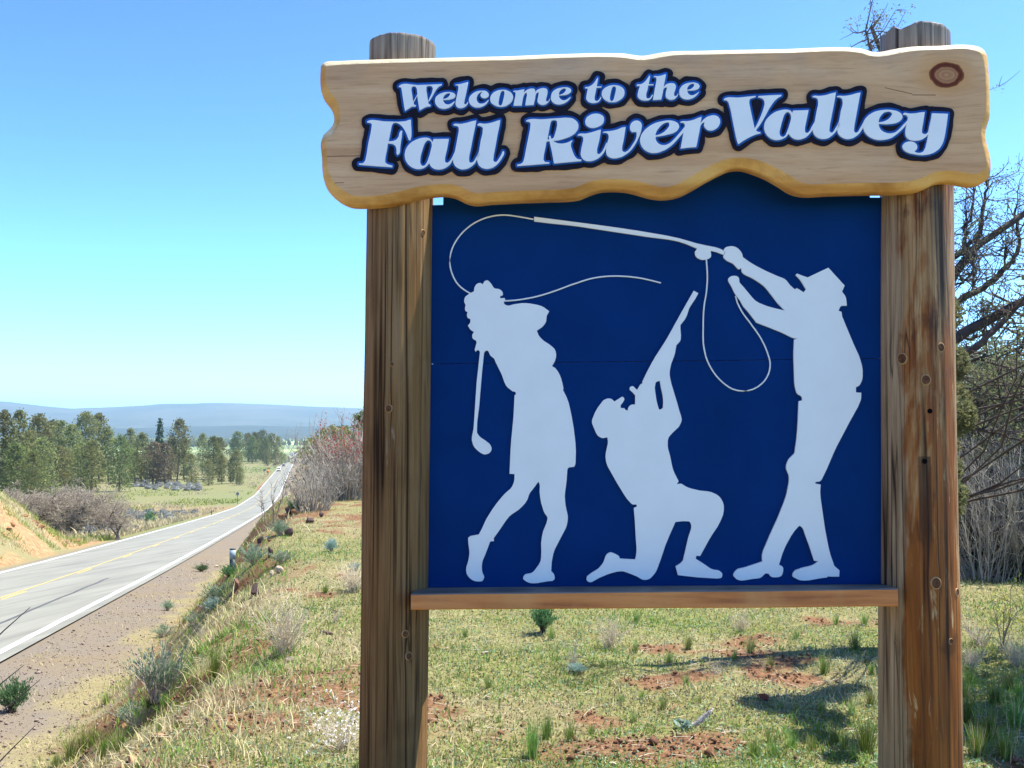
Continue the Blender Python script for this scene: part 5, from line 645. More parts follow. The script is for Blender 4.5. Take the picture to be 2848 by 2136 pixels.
def pxl(x, y): return ((x * 1.2875 - 1835) / 512.0 * 0.965, 2.0 + (1197 - y * 1.2875) / 2800 * 5.29)
KNOT_R = [(*pxl(x, y), s) for x, y, s in ((1992, 822, .021), (1950, 775, .022), (2026, 752, .018), (2004, 1252, .023), (2056, 1275, .016), (2035, 1375, .012), (1928, 1385, .010))]
KNOT_L = [(*pxl(x, y), s) for x, y, s in ((842, 785, .010), (835, 882, .016), (873, 1370, .015), (880, 1418, .016), (905, 490, .012))]
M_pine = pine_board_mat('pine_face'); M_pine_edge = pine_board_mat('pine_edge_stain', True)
M_postL = post_mat('post_wood_brown', False, KNOT_L[1:4]); M_postR = post_mat('post_wood_orange', True, KNOT_R[:5], (1.360, 1.865, 1.36, .034))
M_black = plain('letter_backing_black', (.012, .011, .022), 0.7, 0.2, 9, 0.08)
M_rim = plain('letter_rim_blue', (.010, .085, .34), 0.6, 0.15, 8, 0.1)
M_letter = plain('letter_white', (.74, .75, .76), 0.6, 0.03, 6, 0.15)
M_cut = plain('cutout_white', (.72, .74, .75), 0.6, 0.03, 5, 0.15)
M_blue = plain('panel_blue', (.0012, .026, .128), 0.6, 0.14, 2.2, 0.03)
M_shelf = post_mat('shelf_wood_red', True)
M_knot = plain('post_knot', (.10, .036, .012), 0.7, 0.6, 70)
M_knot_ring = plain('post_knot_ring', (.33, .20, .085), 0.7, 0.3, 40)
M_hole = plain('bolt_hole_dark', (.006, .005, .005), 0.9, 0.1, 9, 0.0)

sign = tag(empty('welcome_sign', (0.7838, 5.47, 0.0), -R(2.1)),
           'timber welcome sign on two round posts, blue panel with white golfer, hunter and angler', 'road sign')

# posts
def post(cx_top, z_top, cx_bot, r_top, r_bot, mat, seed, ragged):
    nA, nZ = 112, 90
    th = np.arange(nA) * 2 * math.pi / nA
    zs = np.concatenate([np.linspace(-0.35, z_top - 0.05, nZ - 3), [z_top - 0.02, z_top - 0.006, z_top]])
    V = []
    groove = (vn(np.cos(th) * 7 + 20, np.sin(th) * 7 + seed + 20, seed) - 0.5)
    cracks = np.zeros(nA); r0 = np.random.default_rng(seed)
    for _ in range(13):
        k = r0.integers(nA); cracks[k] -= r0.uniform(0.6, 1.0)
    for i, z in enumerate(zs):
        t = np.clip(z / z_top, 0, 1)
        cx = cx_bot + (cx_top - cx_bot) * z / z_top
        r = r_bot + (r_top - r_bot) * t
        w = (fbm(np.cos(th) * 1.2 + 5, np.sin(th) * 1.2 + z * 0.7 + seed, seed, 3) - 0.5) * 0.016
        ck = cracks * 0.011 * (0.35 + 0.65 * vn(np.full(nA, z * 1.1), np.arange(nA) * 3.1, seed + 5))
        rr = r + w + groove * 0.006 + ck
        zz = np.full(nA, z)
        if i == nZ - 1: rr = rr - 0.006
        if i >= nZ - 3: zz = zz + ragged * (vn(np.cos(th) * 4 + 20, np.sin(th) * 4 + seed * 3 + 20, seed) - 0.5) * 0.035 * (i - nZ + 4) / 3 + ragged * 0.012 * np.cos(th - 2.0)
        V.append(np.stack([cx + rr * np.cos(th), rr * np.sin(th), zz], -1))
    V = np.array(V); G = Geo()
    i = np.arange(nZ - 1)[:, None] * nA; j = np.arange(nA)[None, :]; k = (j + 1) % nA
    G.add(V.reshape(-1, 3), np.stack([i + j, i + k, i + nA + k, i + nA + j], -1).reshape(-1, 4))
    c = V[-1].mean(0)
    G.add(np.vstack([V[-1], c[None]]), [[q, (q + 1) % nA, nA] for q in range(nA)])
    o = G.obj('post', [mat], sign, True)
    return o
PL = post(-1.397, 4.150, -1.428, 0.181, 0.183, M_postL, 3, 0.25)
PR = post(1.423, 4.165, 1.376, 0.180, 0.212, M_postR, 8, 1.0)
tag(PL, 'brown round post under the left end of the board'); tag(PR, 'orange brown varnished round post with knots under the right end of the board')
def knot(parent, cx, r, lx, z, size):
    s = np.clip((lx - cx) / r, -0.95, 0.95); a = math.asin(s)
    base = np.array([cx + r * math.sin(a), -r * math.cos(a), z]); n = np.array([math.sin(a), -math.cos(a), 0]); t = np.array([math.cos(a), math.sin(a), 0]); zv = np.array([0, 0, 1.0])
    G = Geo(); th = np.arange(16) * 2 * math.pi / 16
    rings = [(1.5, -0.014, 1), (1.2, 0.002, 1), (1.0, 0.004, 1), (0.92, 0.001, 0), (0.4, 0.002, 0)]
    V = []
    for rr, h, _ in rings:
        V.append(base + n * h + size * rr * (np.cos(th)[:, None] * t + 1.15 * np.sin(th)[:, None] * zv))
    V = np.array(V)
    for q in range(len(rings) - 1):
        j = np.arange(16); k = (j + 1) % 16
        G.add(np.vstack([V[q], V[q + 1]]), np.stack([j, k, k + 16, j + 16], -1), rings[q + 1][2])
    G.add(np.vstack([V[-1], base + n * 0.0015]), [[q, (q + 1) % 16, 16] for q in range(16)], 0)
    G.obj('knot', [M_knot, M_knot_ring], parent, True)
for lx, z, s in KNOT_R: knot(PR, 1.376 + 0.047 * z / 4.24, 0.212 - 0.032 * z / 4.24, lx, z, s)
for lx, z, s in KNOT_L: knot(PL, -1.428 + 0.031 * z / 4.24, 0.183, lx, z, s)
for lx, z in ((1.391, 2.10), (1.360, 1.84)):
    cx = 1.376 + 0.047 * z / 4.24; r = 0.212 - 0.032 * z / 4.24; s = (lx - cx) / r; y = -r * math.sqrt(1 - s * s)
    G = Geo(); G.tube([[lx, y - .002, z], [lx, y - .004, z]], .013, 14, 0, True); G.obj('bolt_hole', [M_hole], PR)

# the blue back panel: two sheets of plywood, the upper one narrower where it runs up behind the board
def panel(name, pts):
    G = Geo(); prism(G, [np.array(pts, float)], 0.010, -0.010); o = G.obj(name, [M_blue], sign); return o
panel('panel_sheet', [(-1.34, 1.12), (1.29, 1.15), (1.30, 2.3867), (-1.34, 2.3612)])
panel('panel_sheet', [(-1.34, 2.3638), (1.30, 2.3893), (1.30, 3.262), (1.162, 3.264), (1.162, 3.62), (-1.164, 3.58), (-1.164, 3.243), (-1.34, 3.240)])
G = Geo()
for s in (-1, 1):
    G.box((s * 1.0 - 0.045, 0.0125, 1.15), (s * 1.0 + 0.045, 0.10, 3.5))
G.box((-1.22, 0.0125, 2.30), (1.20, 0.0995, 2.44))
G.obj('panel_batten', [M_shelf], sign)

# white cut-outs on the panel
CUTN = {'golfer': ('golfer_cutout', 'white cutout of a golfer in a skirt at the end of her swing'), 'hunter': ('hunter_cutout', 'white cutout of a kneeling hunter aiming a gun upwards'),
        'angler': ('angler_cutout', 'white cutout of a standing angler in a hat'), 'rod': ('rod_cutout', 'white cutout of a bent fishing rod with reel')}
for n, loops in CUTOUTS:
    G = Geo(); prism(G, [dec(l) for l in loops], -0.0105, -0.0245 if n != 'rod' else -0.0235)
    o = G.obj(CUTN[n][0], [M_cut], sign); tag(o, CUTN[n][1])
for n, l in LINES:
    p = dec(l); G = Geo()
    G.tube(np.stack([p[:, 0], np.full(len(p), -0.0165), p[:, 1]], -1), 0.0042, 8, 0, True)
    G.obj('fishing_line', [M_cut], sign, True)

# the wavy header board with its rounded edge
bo = dec(BOARD)
if poly_area(bo) < 0: bo = bo[::-1]
def resample(p, step):
    q = np.vstack([p, p[:1]]); s = np.concatenate([[0], np.cumsum(np.linalg.norm(np.diff(q, axis=0), axis=1))])
    n = int(s[-1] / step); t = np.arange(n) * s[-1] / n
    return np.stack([np.interp(t, s, q[:, 0]), np.interp(t, s, q[:, 1])], -1)
bo = resample(bo, 0.012)
def smooth(p, k):
    for _ in range(k): p = (np.roll(p, 1, 0) + 2 * p + np.roll(p, -1, 0)) / 4
    return p
def inset(p, fac):
    q = smooth(p, 10); d = np.roll(q, -1, 0) - np.roll(q, 1, 0); d /= np.linalg.norm(d, axis=1)[:, None]
    nrm = np.stack([-d[:, 1], d[:, 0]], -1)         # inward for a counter-clockwise outline
    amt = np.where(-nrm[:, 1] < 0, 0.046 * np.abs(nrm[:, 1]), 0.034 * np.abs(nrm[:, 1])) + 0.034 * np.abs(nrm[:, 0])
    amt = smooth(amt[:, None], 12)[:, 0]
    r = p + nrm * (amt * fac)[:, None]
    return smooth(r, 3)
G = Geo()
rings = [(0.08, -0.185), (0.0, -0.192), (0.0, -0.242), (0.12, -0.257), (0.45, -0.271), (0.8, -0.281), (1.0, -0.285)]
loops = []
for f, y in rings:
    p = inset(bo, f) if f > 0 else bo
    loops.append(np.stack([p[:, 0], np.full(len(p), y), p[:, 1]], -1))
nb = len(bo); j = np.arange(nb); k = (j + 1) % nb
for q in range(len(rings) - 1):
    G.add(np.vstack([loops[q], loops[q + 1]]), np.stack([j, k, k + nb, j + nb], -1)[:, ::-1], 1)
for q, flip in ((len(rings) - 1, False), (0, True)):
    tri = np.array(tessellate_polygon([[Vector((p[0], p[2], 0)) for p in loops[q]]]))
    P = loops[q]; a, b_, c = P[tri[:, 0]], P[tri[:, 1]], P[tri[:, 2]]
    cr = (b_[:, 0] - a[:, 0]) * (c[:, 2] - a[:, 2]) - (b_[:, 2] - a[:, 2]) * (c[:, 0] - a[:, 0])
    tri[cr < 0] = tri[cr < 0][:, ::-1]
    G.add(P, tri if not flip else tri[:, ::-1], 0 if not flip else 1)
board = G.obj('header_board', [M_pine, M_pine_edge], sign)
me = board.data
sm = np.zeros(len(me.polygons), bool); mi = np.zeros(len(me.polygons), np.int32); me.polygons.foreach_get('material_index', mi)
sm[mi == 1] = True; me.polygons.foreach_set('use_smooth', sm)
tag(board, 'wavy edged pine board lettered Welcome to the Fall River Valley')
for g in BACKS:
    G = Geo(); prism(G, [dec(l) for l in g], -0.2845, -0.297); G.obj('letter_backing', [M_black], board)
for g in RIMS:
    G = Geo(); prism(G, [dec(l) for l in g], -0.2965, -0.3015); G.obj('letter_rim', [M_rim], board)
for n, g in LETTERS:
    G = Geo(); prism(G, [dec(l) for l in g], -0.3010, -0.3095 - 0.0006 * (hash(n) % 3 if False else len(g) % 3)); G.obj('letter', [M_letter], board)

# bottom ledge across the front of the posts
def ledge():
    y0, y1 = -0.012, -0.250
    xs = np.linspace(-1.3, 1.195, 40); G = Geo(); V = []
    for x in xs:
        t = (x + 1.3) / 2.495
        zt1 = 1.152 + 0.042 * t; zb1 = 1.069 + 0.034 * t; zt0 = 1.148 + 0.034 * t
        w = (vn(np.array([x * 2.0]), np.array([0.5]), 4)[0] - 0.5) * 0.004
        V.append([(x, y0, zt0), (x, y1 + 0.006, zt1 + w), (x, y1, zt1 - 0.006 + w), (x, y1, zb1 + 0.006 + w), (x, y1 + 0.006, zb1 + w), (x, y0, zb1)])
    V = np.array(V); n = 6
    for i in range(len(xs) - 1):
        for q in range(n):
            G.add([V[i][q], V[i][(q + 1) % n], V[i + 1][(q + 1) % n], V[i + 1][q]], [[0, 1, 2, 3]])
    G.add(V[0], [[5, 4, 3, 2, 1, 0]]); G.add(V[-1], [[0, 1, 2, 3, 4, 5]])
    return G.obj('ledge', [M_ledge], sign)
def ledge_mat():
    m, nt, b = new_mat('ledge_redwood')
    v = coords(nt, (0.06, 1, 1)); v0 = coords(nt)
    s1 = noise(nt, v, 22, 5, 0.6, 0.2); bl = noise(nt, v0, 4, 4)
    geo = nt.nodes.new('ShaderNodeNewGeometry'); sp = nt.nodes.new('ShaderNodeSeparateXYZ'); nt.links.new(geo.outputs['Normal'], sp.inputs[0])
    c = ramp(nt, s1, [(0.3, (.30, .085, .018)), (0.5, (.50, .165, .035)), (0.75, (.62, .26, .075))])
    c = mix(nt, math_n(nt, 'MULTIPLY_ADD', bl, 3, -1.3, clamp=True), c, (.56, .25, .08))
    w = ramp(nt, s1, [(0.3, (.10, .085, .07)), (0.7, (.25, .20, .155))])
    c = mix(nt, math_n(nt, 'GREATER_THAN', sp.outputs[2], 0.6), c, w)      # the upper face has weathered grey
    nt.links.new(c, b.inputs['Base Color']); b.inputs['Roughness'].default_value = 0.6
    bump(nt, b, s1, 0.3, 0.004)
    return m
M_ledge = ledge_mat()
ledge()

# ================================================================== PLANT MATERIALS
L_pine = leaf_mat('needles_grey_green', (.23, .235, .085), 0.35, 0.45, scale=0.35)
L_pine2 = leaf_mat('needles_dark_green', (.165, .185, .06), 0.35, 0.45, scale=0.35)
L_fir = leaf_mat('needles_fir', (.055, .085, .045), 0.25, 0.15, scale=0.5)
L_rust = leaf_mat('needles_rusty', (.20, .155, .085), 0.3, 0.3, scale=0.4)
L_juni = leaf_mat('juniper_scales', (.21, .225, .105), 0.35, 0.4, scale=3)
L_sage = leaf_mat('sage_leaf_grey', (.27, .27, .245), 0.2, 0.15, scale=2)
L_rab = leaf_mat('rabbitbrush_leaf', (.25, .37, .23), 0.3, 0.3, scale=5)
L_blue = leaf_mat('sage_leaf_blue', (.34, .47, .40), 0.25, 0.3, scale=6)
L_green = leaf_mat('shrub_leaf_green', (.13, .24, .10), 0.3, 0.3, scale=5)
L_grass = leaf_mat('grass_green', (.17, .27, .05), 0.3, 0.35, scale=4)
L_grass2 = leaf_mat('grass_yellow_green', (.29, .325, .085), 0.35, 0.35, scale=4)
L_straw = leaf_mat('grass_straw', (.52, .43, .25), 0.25, 0.3, scale=4)
L_litter = leaf_mat('litter_brown', (.24, .165, .095), 0.5, 0.15, scale=9)
L_red = leaf_mat('bud_red', (.36, .05, .07), 0.35, 0.3, scale=2)
L_pink = leaf_mat('blossom_pink', (.75, .09, .24), 0.2, 0.3, scale=8)
L_white = leaf_mat('seedhead_white', (.78, .72, .70), 0.12, 0.3, scale=8)
L_yellow = leaf_mat('blossom_yellow', (.62, .55, .10), 0.25, 0.3, scale=8)
L_under = leaf_mat('understory_leaf', (.05, .085, .035), 0.3, 0.2, scale=3)
B_bark = plain('bark_brown', (.13, .095, .07), 0.9, 0.35, 8)
B_oak = plain('bark_oak_grey', (.15, .12, .10), 0.9, 0.35, 8)
B_twig = plain('twig_mauve_grey', (.32, .265, .20), 0.9, 0.25, 3)
B_pale = plain('twig_pale', (.46, .39, .33), 0.9, 0.25, 6)
B_stem = plain('stem_grey', (.34, .30, .25), 0.9, 0.4, 4)
B_dead = plain('twig_straw', (.62, .52, .38), 0.9, 0.2, 10)
B_dark = plain('twig_dark', (.085, .065, .055), 0.9, 0.3, 8)
B_juni = plain('bark_juniper', (.10, .075, .065), 0.9, 0.35, 12)

def thing(name, loc, label, cat, group=None, rz=None, s=1.0):
    o = empty(name, loc, random.uniform(0, 6.28) if rz is None else rz, s)
    return tag(o, label, cat, group)

# ================================================================== TREES ALONG THE MEADOW
def pine_meshes(seed, H, Rm, leaf, nc, low, L, sharp=1.0, per=44, ls=0.9):
    global rng
    rng = np.random.default_rng(seed)
    T = Geo(); C = Geo()
    k = 9; zt = np.linspace(0, H * 0.97, k)
    wob = np.cumsum(rng.normal(0, 0.12, (k, 2)), 0); wob[0] = 0
    P = np.column_stack([wob, zt]); T.tube(P, np.linspace(H * 0.016, 0.04, k), 7)
    for c in range(nc):
        t = low + (1 - low) * (c + rng.uniform(0, 1)) / nc
        prof = math.sin(math.pi * min(1, (t - low) / (1 - low) * 0.80 + 0.20)) ** 0.65 if sharp < 1.5 else (1 - (t - low) / (1 - low)) ** 0.85 + 0.05
        r = Rm * prof * rng.uniform(0.35, 1.0); a = c * 2.4 + rng.uniform(-0.6, 0.6)
        q = np.array([np.interp(t * H, zt, wob[:, 0]), np.interp(t * H, zt, wob[:, 1]), t * H])
        e = q + np.array([math.cos(a) * r, math.sin(a) * r, r * (0.28 if sharp < 1.5 else -0.12)])
        T.tube([q, (q + e) / 2 + [0, 0, -0.1], e], [0.09, 0.06, 0.025], 3)
        s = rng.uniform(0.65, 1.25) * (0.45 + 0.55 * prof) * Rm * 0.36
        n = int(per * rng.uniform(0.6, 1.3))
        d = rng.normal(size=(n, 3)) * [s * 0.62, s * 0.62, s * 0.42]
        C.leaves(e * 0.9 + q * 0.1 + d, rng.uniform(0.5, 1.2, n) * leaf * ls, 0, 0.6, 0.3)
    return T.mesh('trunk', [B_bark], True), C.mesh('crown', [L])
def tree(name, meshes, x, y, h, label, cat='tree', group=None, H=20.0, wide=1.0):
    z = hz(x, y) - 0.15; s = h / H
    o = thing(name, (x, y, z), label, cat, group, None, (s * wide, s * wide, s))
    link('trunk', meshes[0], o); link('crown', meshes[1], o)
    return o
PV = [pine_meshes(101 + i, 20, Rm, .8, nc, low, L) for i, (Rm, nc, low, L) in enumerate(
      [(4.4, 74, .10, L_pine), (4.0, 66, .07, L_pine), (5.4, 80, .04, L_pine), (4.4, 70, .08, L_pine2), (5.4, 78, .04, L_pine2), (3.9, 48, .30, L_pine), (5.0, 74, .05, L_rust)])]
FV = pine_meshes(140, 20, 3.3, .75, 70, .05, L_fir, 2.0)
def px_tree(name, v, zx, ztop, depth, label, group=None, wide=1.0, cat='pine'):
    px, py = z4(zx, ztop)
    x = (px - 1424) / 2800 * depth; zt = 2 + (1197 - py) / 2800 * depth
    h = max(3.0, zt - hz(x, depth))
    return tree(name, v, x, depth, h, label, cat, group, 20.0, wide)
ORD = 'first second third fourth fifth sixth seventh eighth ninth tenth eleventh twelfth thirteenth fourteenth'.split()
PLACED = []
grp = 'pines along the far edge of the meadow'
gen = 'grey green pine in the ragged row along the far edge of the meadow'
px_tree('fir_tree', FV, 965, 185, 430, 'dark pointed fir rising above the rounded pines beside the meadow', None, 0.8, 'fir')
px_tree('pine_tree', PV[5], 1075, 188, 420, 'tall open pine just right of the dark pointed fir')
px_tree('pine_tree', PV[6], 930, 325, 395, 'rusty brown pine below the pointed fir, at the meadow edge', None, 1.15)
px_tree('pine_tree', PV[6], 1000, 330, 392, 'rusty brown pine beside a greener one, right below the pointed fir', None, 1.05)
px_tree('pine_tree', PV[0], 520, 150, 400, 'tallest grey green pine of the left wood, narrow and near the front')
px_tree('pine_tree', PV[1], 605, 155, 420, 'tall pine close on the right of the tallest pine of the left wood')
px_tree('pine_tree', PV[4], 725, 290, 340, 'broad dark green pine standing in front of the wood by the sagebrush', None, 0.95)
px_tree('pine_tree', PV[2], 1450, 478, 385, 'small bushy pine at the right end of the meadow-edge row')
px_tree('pine_tree', PV[2], 1265, 430, 385, 'short round pine by itself in front of the meadow-edge row')
px_tree('pine_tree', PV[0], 240, 165, 320, 'tall pine with a rounded head at the left of the wood')
for v, zx, zt, d, w in ((3, 300, 195, 390, 1.1), (0, 370, 200, 380, 1), (1, 440, 222, 330, 1.1), (2, 270, 300, 260, 1.0), (0, 560, 320, 300, 1.1), (1, 660, 240, 420, 1), (5, 800, 245, 450, 1), (0, 860, 272, 410, 1),
                        (1, 1040, 300, 430, 1.2), (3, 1115, 300, 440, 1.1), (2, 1160, 395, 390, 1.0), (0, 1225, 275, 500, .8), (3, 1290, 290, 440, 1.05), (1, 1345, 400, 395, .9), (0, 1330, 300, 460, 1.1), (4, 820, 380, 390, 1.0), (0, 495, 330, 310, 1.0),
                        (1, 1395, 420, 400, .8), (2, 1430, 370, 400, .9), (0, 180, 260, 300, 1.2), (3, 120, 330, 240, 1.2), (1, 60, 300, 260, 1.2), (2, 330, 340, 290, 1.1), (3, 760, 330, 400, 1), (1, 905, 340, 430, 1), (4, 200, 380, 230, .9), (0, 400, 360, 300, 1)):
    PLACED.append((zx, px_tree('pine_tree', PV[v], zx, zt, d, gen, grp, w)))
for lo, hi, where in ((0, 520, 'left of the tallest pine'), (521, 965, 'between the tallest pine and the pointed fir'), (966, 9999, 'right of the pointed fir')):
    row = sorted([q for q in PLACED if lo <= q[0] <= hi], key=lambda q: q[0])
    for k, (_, o) in enumerate(row): o['label'] = 'grey green pine %s, %s from the left there' % (where, ORD[k])
grp2 = 'pines of the dark grove left of the far road'
for v, zx, zt, d, w in ((3, 1440, 262, 800, 1.3), (0, 1500, 272, 860, 1.3), (3, 1548, 266, 840, 1.2), (4, 1590, 254, 860, 1.2), (3, 1640, 272, 830, 1.2), (0, 1675, 290, 850, 1.1), (3, 1420, 300, 850, 1.2), (4, 1525, 290, 780, 1.1), (3, 1610, 300, 780, 1.1), (0, 1570, 300, 900, 1.3)):
    px_tree('pine_tree', PV[v], zx, zt, d, 'pine in the dark grove on the rise left of the far road', grp2, w)
for zx, zt, d in ((1615, 365, 700), (1670, 365, 690), (1700, 385, 720), (1722, 395, 760), (1745, 408, 800)):
    px_tree('pine_tree', PV[2], zx, zt, d, 'small pine in front of the dark grove, close to the far road', 'small pines by the far road', 1.1)
for v, zx, zt, d, lab in ((1, 35, 138, 250, 'tall thin olive tree at the left edge of the photo, behind the bare oaks'), (5, 130, 136, 250, 'thin tall tree with a leaning feathery top, second from the left edge of the photo')):
    px_tree('olive_tree', PV[v], zx, zt, d, lab, None, 0.75, 'tree')
for v, zx, zt, d, w in ((2, 2010, 232, 150, 1.1), (0, 2075, 236, 155, 1.2), (2, 1915, 292, 160, 1.2), (0, 1960, 250, 170, 1.0)):
    px_tree('pine_tree', PV[v], zx, zt, d, 'round topped pine showing above the reddish shrub beside the sign', 'pines beyond the reddish shrub', w)
px_tree('pine_tree', PV[3], 2185, 135, 62, 'dark pine half hidden behind the left sign post', None, 0.75)

# bare oaks below the road cut
def oak_meshes(seed, H=6.0):
    global rng
    rng = np.random.default_rng(seed)
    T = Geo(); W = Geo()
    def grow(p, d, L, r, lev):
        n = 4; P = [p]; dd = d
        for i in range(n):
            dd = dd + rng.normal(0, 0.16 + 0.05 * lev, 3) + np.array([0, 0, 0.03]); dd /= np.linalg.norm(dd); P.append(P[-1] + dd * L / n)
        (T if lev < 3 else W).tube(P, np.maximum(np.linspace(r, r * 0.6, n + 1), .011), 5 if lev < 2 else 3)
        if lev >= 5: return
        m = (4, 4, 4, 4, 4)[lev]
        for c in range(m):
            q = P[n] if c == 0 else P[int(rng.integers(1 if lev else 2, n + 1))]
            e = dd * 0.55 + rng.normal(0, 0.62, 3) + np.array([0, 0, 0.12]); e /= np.linalg.norm(e)
            grow(q, e, L * rng.uniform(0.55, 0.8), r * 0.56, lev + 1)
    for k in range(2):
        a = rng.uniform(0, 6.28)
        grow(np.array([0.25 * k, 0, 0.0]), np.array([0.3 * math.cos(a), 0.3 * math.sin(a), 1.0]), H * 0.34, 0.13, 0)
    return T.mesh('trunk', [B_oak], True), W.mesh('twigs', [B_twig])
OV = [oak_meshes(201 + i) for i in range(3)]
def oak(v, zx, zbase_depth, ztop, label, group=None, wide=1.0):
    px, py = z4(zx, ztop); d = zbase_depth
    x = (px - 1424) / 2800 * d; z = hz(x, d) - 0.1
    h = 2 + (1197 - py) / 2800 * d - z; s = h / 6.4
    o = thing('bare_oak', (x, d, z), label, 'tree', group, None, (s * wide * 1.3, s * wide * 1.3, s))
    link('trunk', OV[v][0], o); link('twigs', OV[v][1], o)
    return o
OAKS = []
oak(0, 735, 89, 575, 'leafless dark oak with two trunks, nearest the road', None, 1.0)
for v, zx, d, zt, w in ((1, 560, 102, 500, 1.1), (2, 450, 104, 490, 1.1), (0, 640, 108, 510, 1.0), (1, 340, 106, 485, 1.15), (2, 230, 104, 480, 1.1), (0, 500, 112, 478, 1.1), (1, 390, 114, 475, 1.1), (2, 280, 112, 485, 1.1), (0, 130, 106, 490, 1.2), (1, 60, 110, 500, 1.2), (2, 700, 112, 560, .9)):
    OAKS.append((zx, oak(v, zx, d, zt, 'leafless oak', 'bare oaks below the road cut', w)))
for k, (_, o) in enumerate(sorted(OAKS, key=lambda q: q[0])): o['label'] = 'leafless grey brown oak below the orange road cut, %s from the left in the thicket' % ORD[k]

# grey sagebrush domes
def sage_mesh(seed, L, n=230, leaf=0.13):
    global rng
    rng = np.random.default_rng(seed); G = Geo()
    for c in range(28):
        a = rng.uniform(0, 6.28); e = rng.uniform(0.1, 1.4); r = 0.42
        c0 = np.array([math.cos(a) * math.cos(e) * r, math.sin(a) * math.cos(e) * r, math.sin(e) * 0.42 + 0.12])
        G.tube([[0, 0, 0], c0 * 0.6, c0], [0.02, 0.014, 0.006], 3, 1)
        G.leaves(c0 + rng.normal(size=(n // 20, 3)) * [.12, .12, .09], rng.uniform(.6, 1.3, n // 20) * leaf, 0, 0.5, 0.5)
    th = np.arange(10) * 2 * math.pi / 10; core = np.vstack([np.stack([np.cos(th) * r_ * (1 + .15 * np.sin(3 * th)), np.sin(th) * r_ * (1 + .15 * np.sin(3 * th)), np.full(10, z_)], -1) for r_, z_ in ((.30, 0.0), (.40, .16), (.30, .36), (.10, .47))])
    G.add(core, [[q * 10 + k, q * 10 + (k + 1) % 10, q * 10 + 10 + (k + 1) % 10, q * 10 + 10 + k] for q in range(3) for k in range(10)], 0)
    return G.mesh('sagebrush', [L, B_twig])
SV = [sage_mesh(301 + i, L_sage) for i in range(3)]
def bush_at(mesh, name, loc, w, h, label, group=None, cat='shrub'):
    o = link(name, mesh); o.location = loc; o.rotation_euler = (0, 0, random.uniform(0, 6.28)); o.scale = (w, w, h)
    return tag(o, label, cat, group)
r2 = np.random.default_rng(5)
for k in range(46):
    zx = r2.uniform(800, 1215); zy = r2.uniform(552, 612) if zx < 1000 else r2.uniform(575, 618)
    if zx > 1120: zy = r2.uniform(598, 622) if r2.random() < .5 else zy
    p = ground_at(*z4(zx, zy)); s = r2.uniform(2.0, 3.2)
    bush_at(SV[k % 3], 'sagebrush', p, s, s * 0.75, 'grey sagebrush dome on the green meadow before the pines', 'sagebrush before the pines')
for k in range(34):
    zx = r2.uniform(765, 1190); zy = r2.uniform(752, 800) - (zx - 765) * 0.02
    p = ground_at(*z4(zx, zy)); s = r2.uniform(1.1, 1.9)
    bush_at(SV[k % 3], 'sagebrush', p, s, s * 0.8, 'grey sagebrush in the low patch just above the road edge', 'sagebrush above the road edge')
for zx, zy, s in ((545, 890, 1.7), (600, 858, 1.9), (655, 862, 1.6), (700, 850, 1.5), (770, 862, 1.2), (820, 856, 1.0), (560, 850, 1.6), (620, 840, 1.7)):
    p = ground_at(*z4(zx, zy)); bush_at(SV[0], 'sagebrush', p, s, s * 0.8, 'grey sagebrush at the foot of the bare oaks by the road', 'sagebrush under the bare oaks')
p = ground_at(*z4(905, 815)); bush_at(sage_mesh(331, L_green), 'green_shrub', p, 1.6, 2.4, 'small upright green shrub among the grey sagebrush', None)

# a wooded band on the valley floor, far off: reads as one mass
def woods():
    G = Geo(); r = np.random.default_rng(77); n = 5200
    y = 1150 * np.exp(r.uniform(0, 1.75, n)); x = y * r.uniform(-0.62, 0.05, n)
    keep = (fbm(x * 0.0016, y * 0.0011 + 9, 13, 3) > 0.49) & ~((np.abs(x - road_x(y)) < 40) & (y < 2600))
    x, y = x[keep], y[keep]; h = r.uniform(9, 19, len(x)); w = h * r.uniform(0.2, 0.36, len(x)); z = height(x, y, False) - 1
    k = 6; th = np.arange(k) * 2 * math.pi / k
    ring = lambda f, zf, ph: np.stack([x[:, None] + w[:, None] * f * np.cos(th + ph), y[:, None] + w[:, None] * f * np.sin(th + ph), np.repeat((z + h * zf)[:, None], k, 1)], -1)
    A = np.concatenate([ring(.55, .0, 0), ring(1, .3, .4), ring(.7, .68, .1), np.stack([x, y, z + h], -1)[:, None, :]], 1)
    m = len(x); base = (np.arange(m) * (3 * k + 1))[:, None]
    j = np.arange(k); q = (j + 1) % k
    Q = np.concatenate([np.stack([base + j, base + q, base + k + q, base + k + j], -1), np.stack([base + k + j, base + k + q, base + 2 * k + q, base + 2 * k + j], -1)], 1).reshape(-1, 4)
    Tt = np.stack([base + 2 * k + j, base + 2 * k + q, np.broadcast_to(base + 3 * k, (m, k))], -1).reshape(-1, 3)
    n0 = G.n; G.add(A.reshape(-1, 3), Q); G.f.append((Tt + n0).ravel()); G.sz.append(np.full(len(Tt), 3)); G.m.append(np.zeros(len(Tt), np.int64))
    tag(G.obj('distant_woods', [L_pine2]), kind='stuff')
woods()

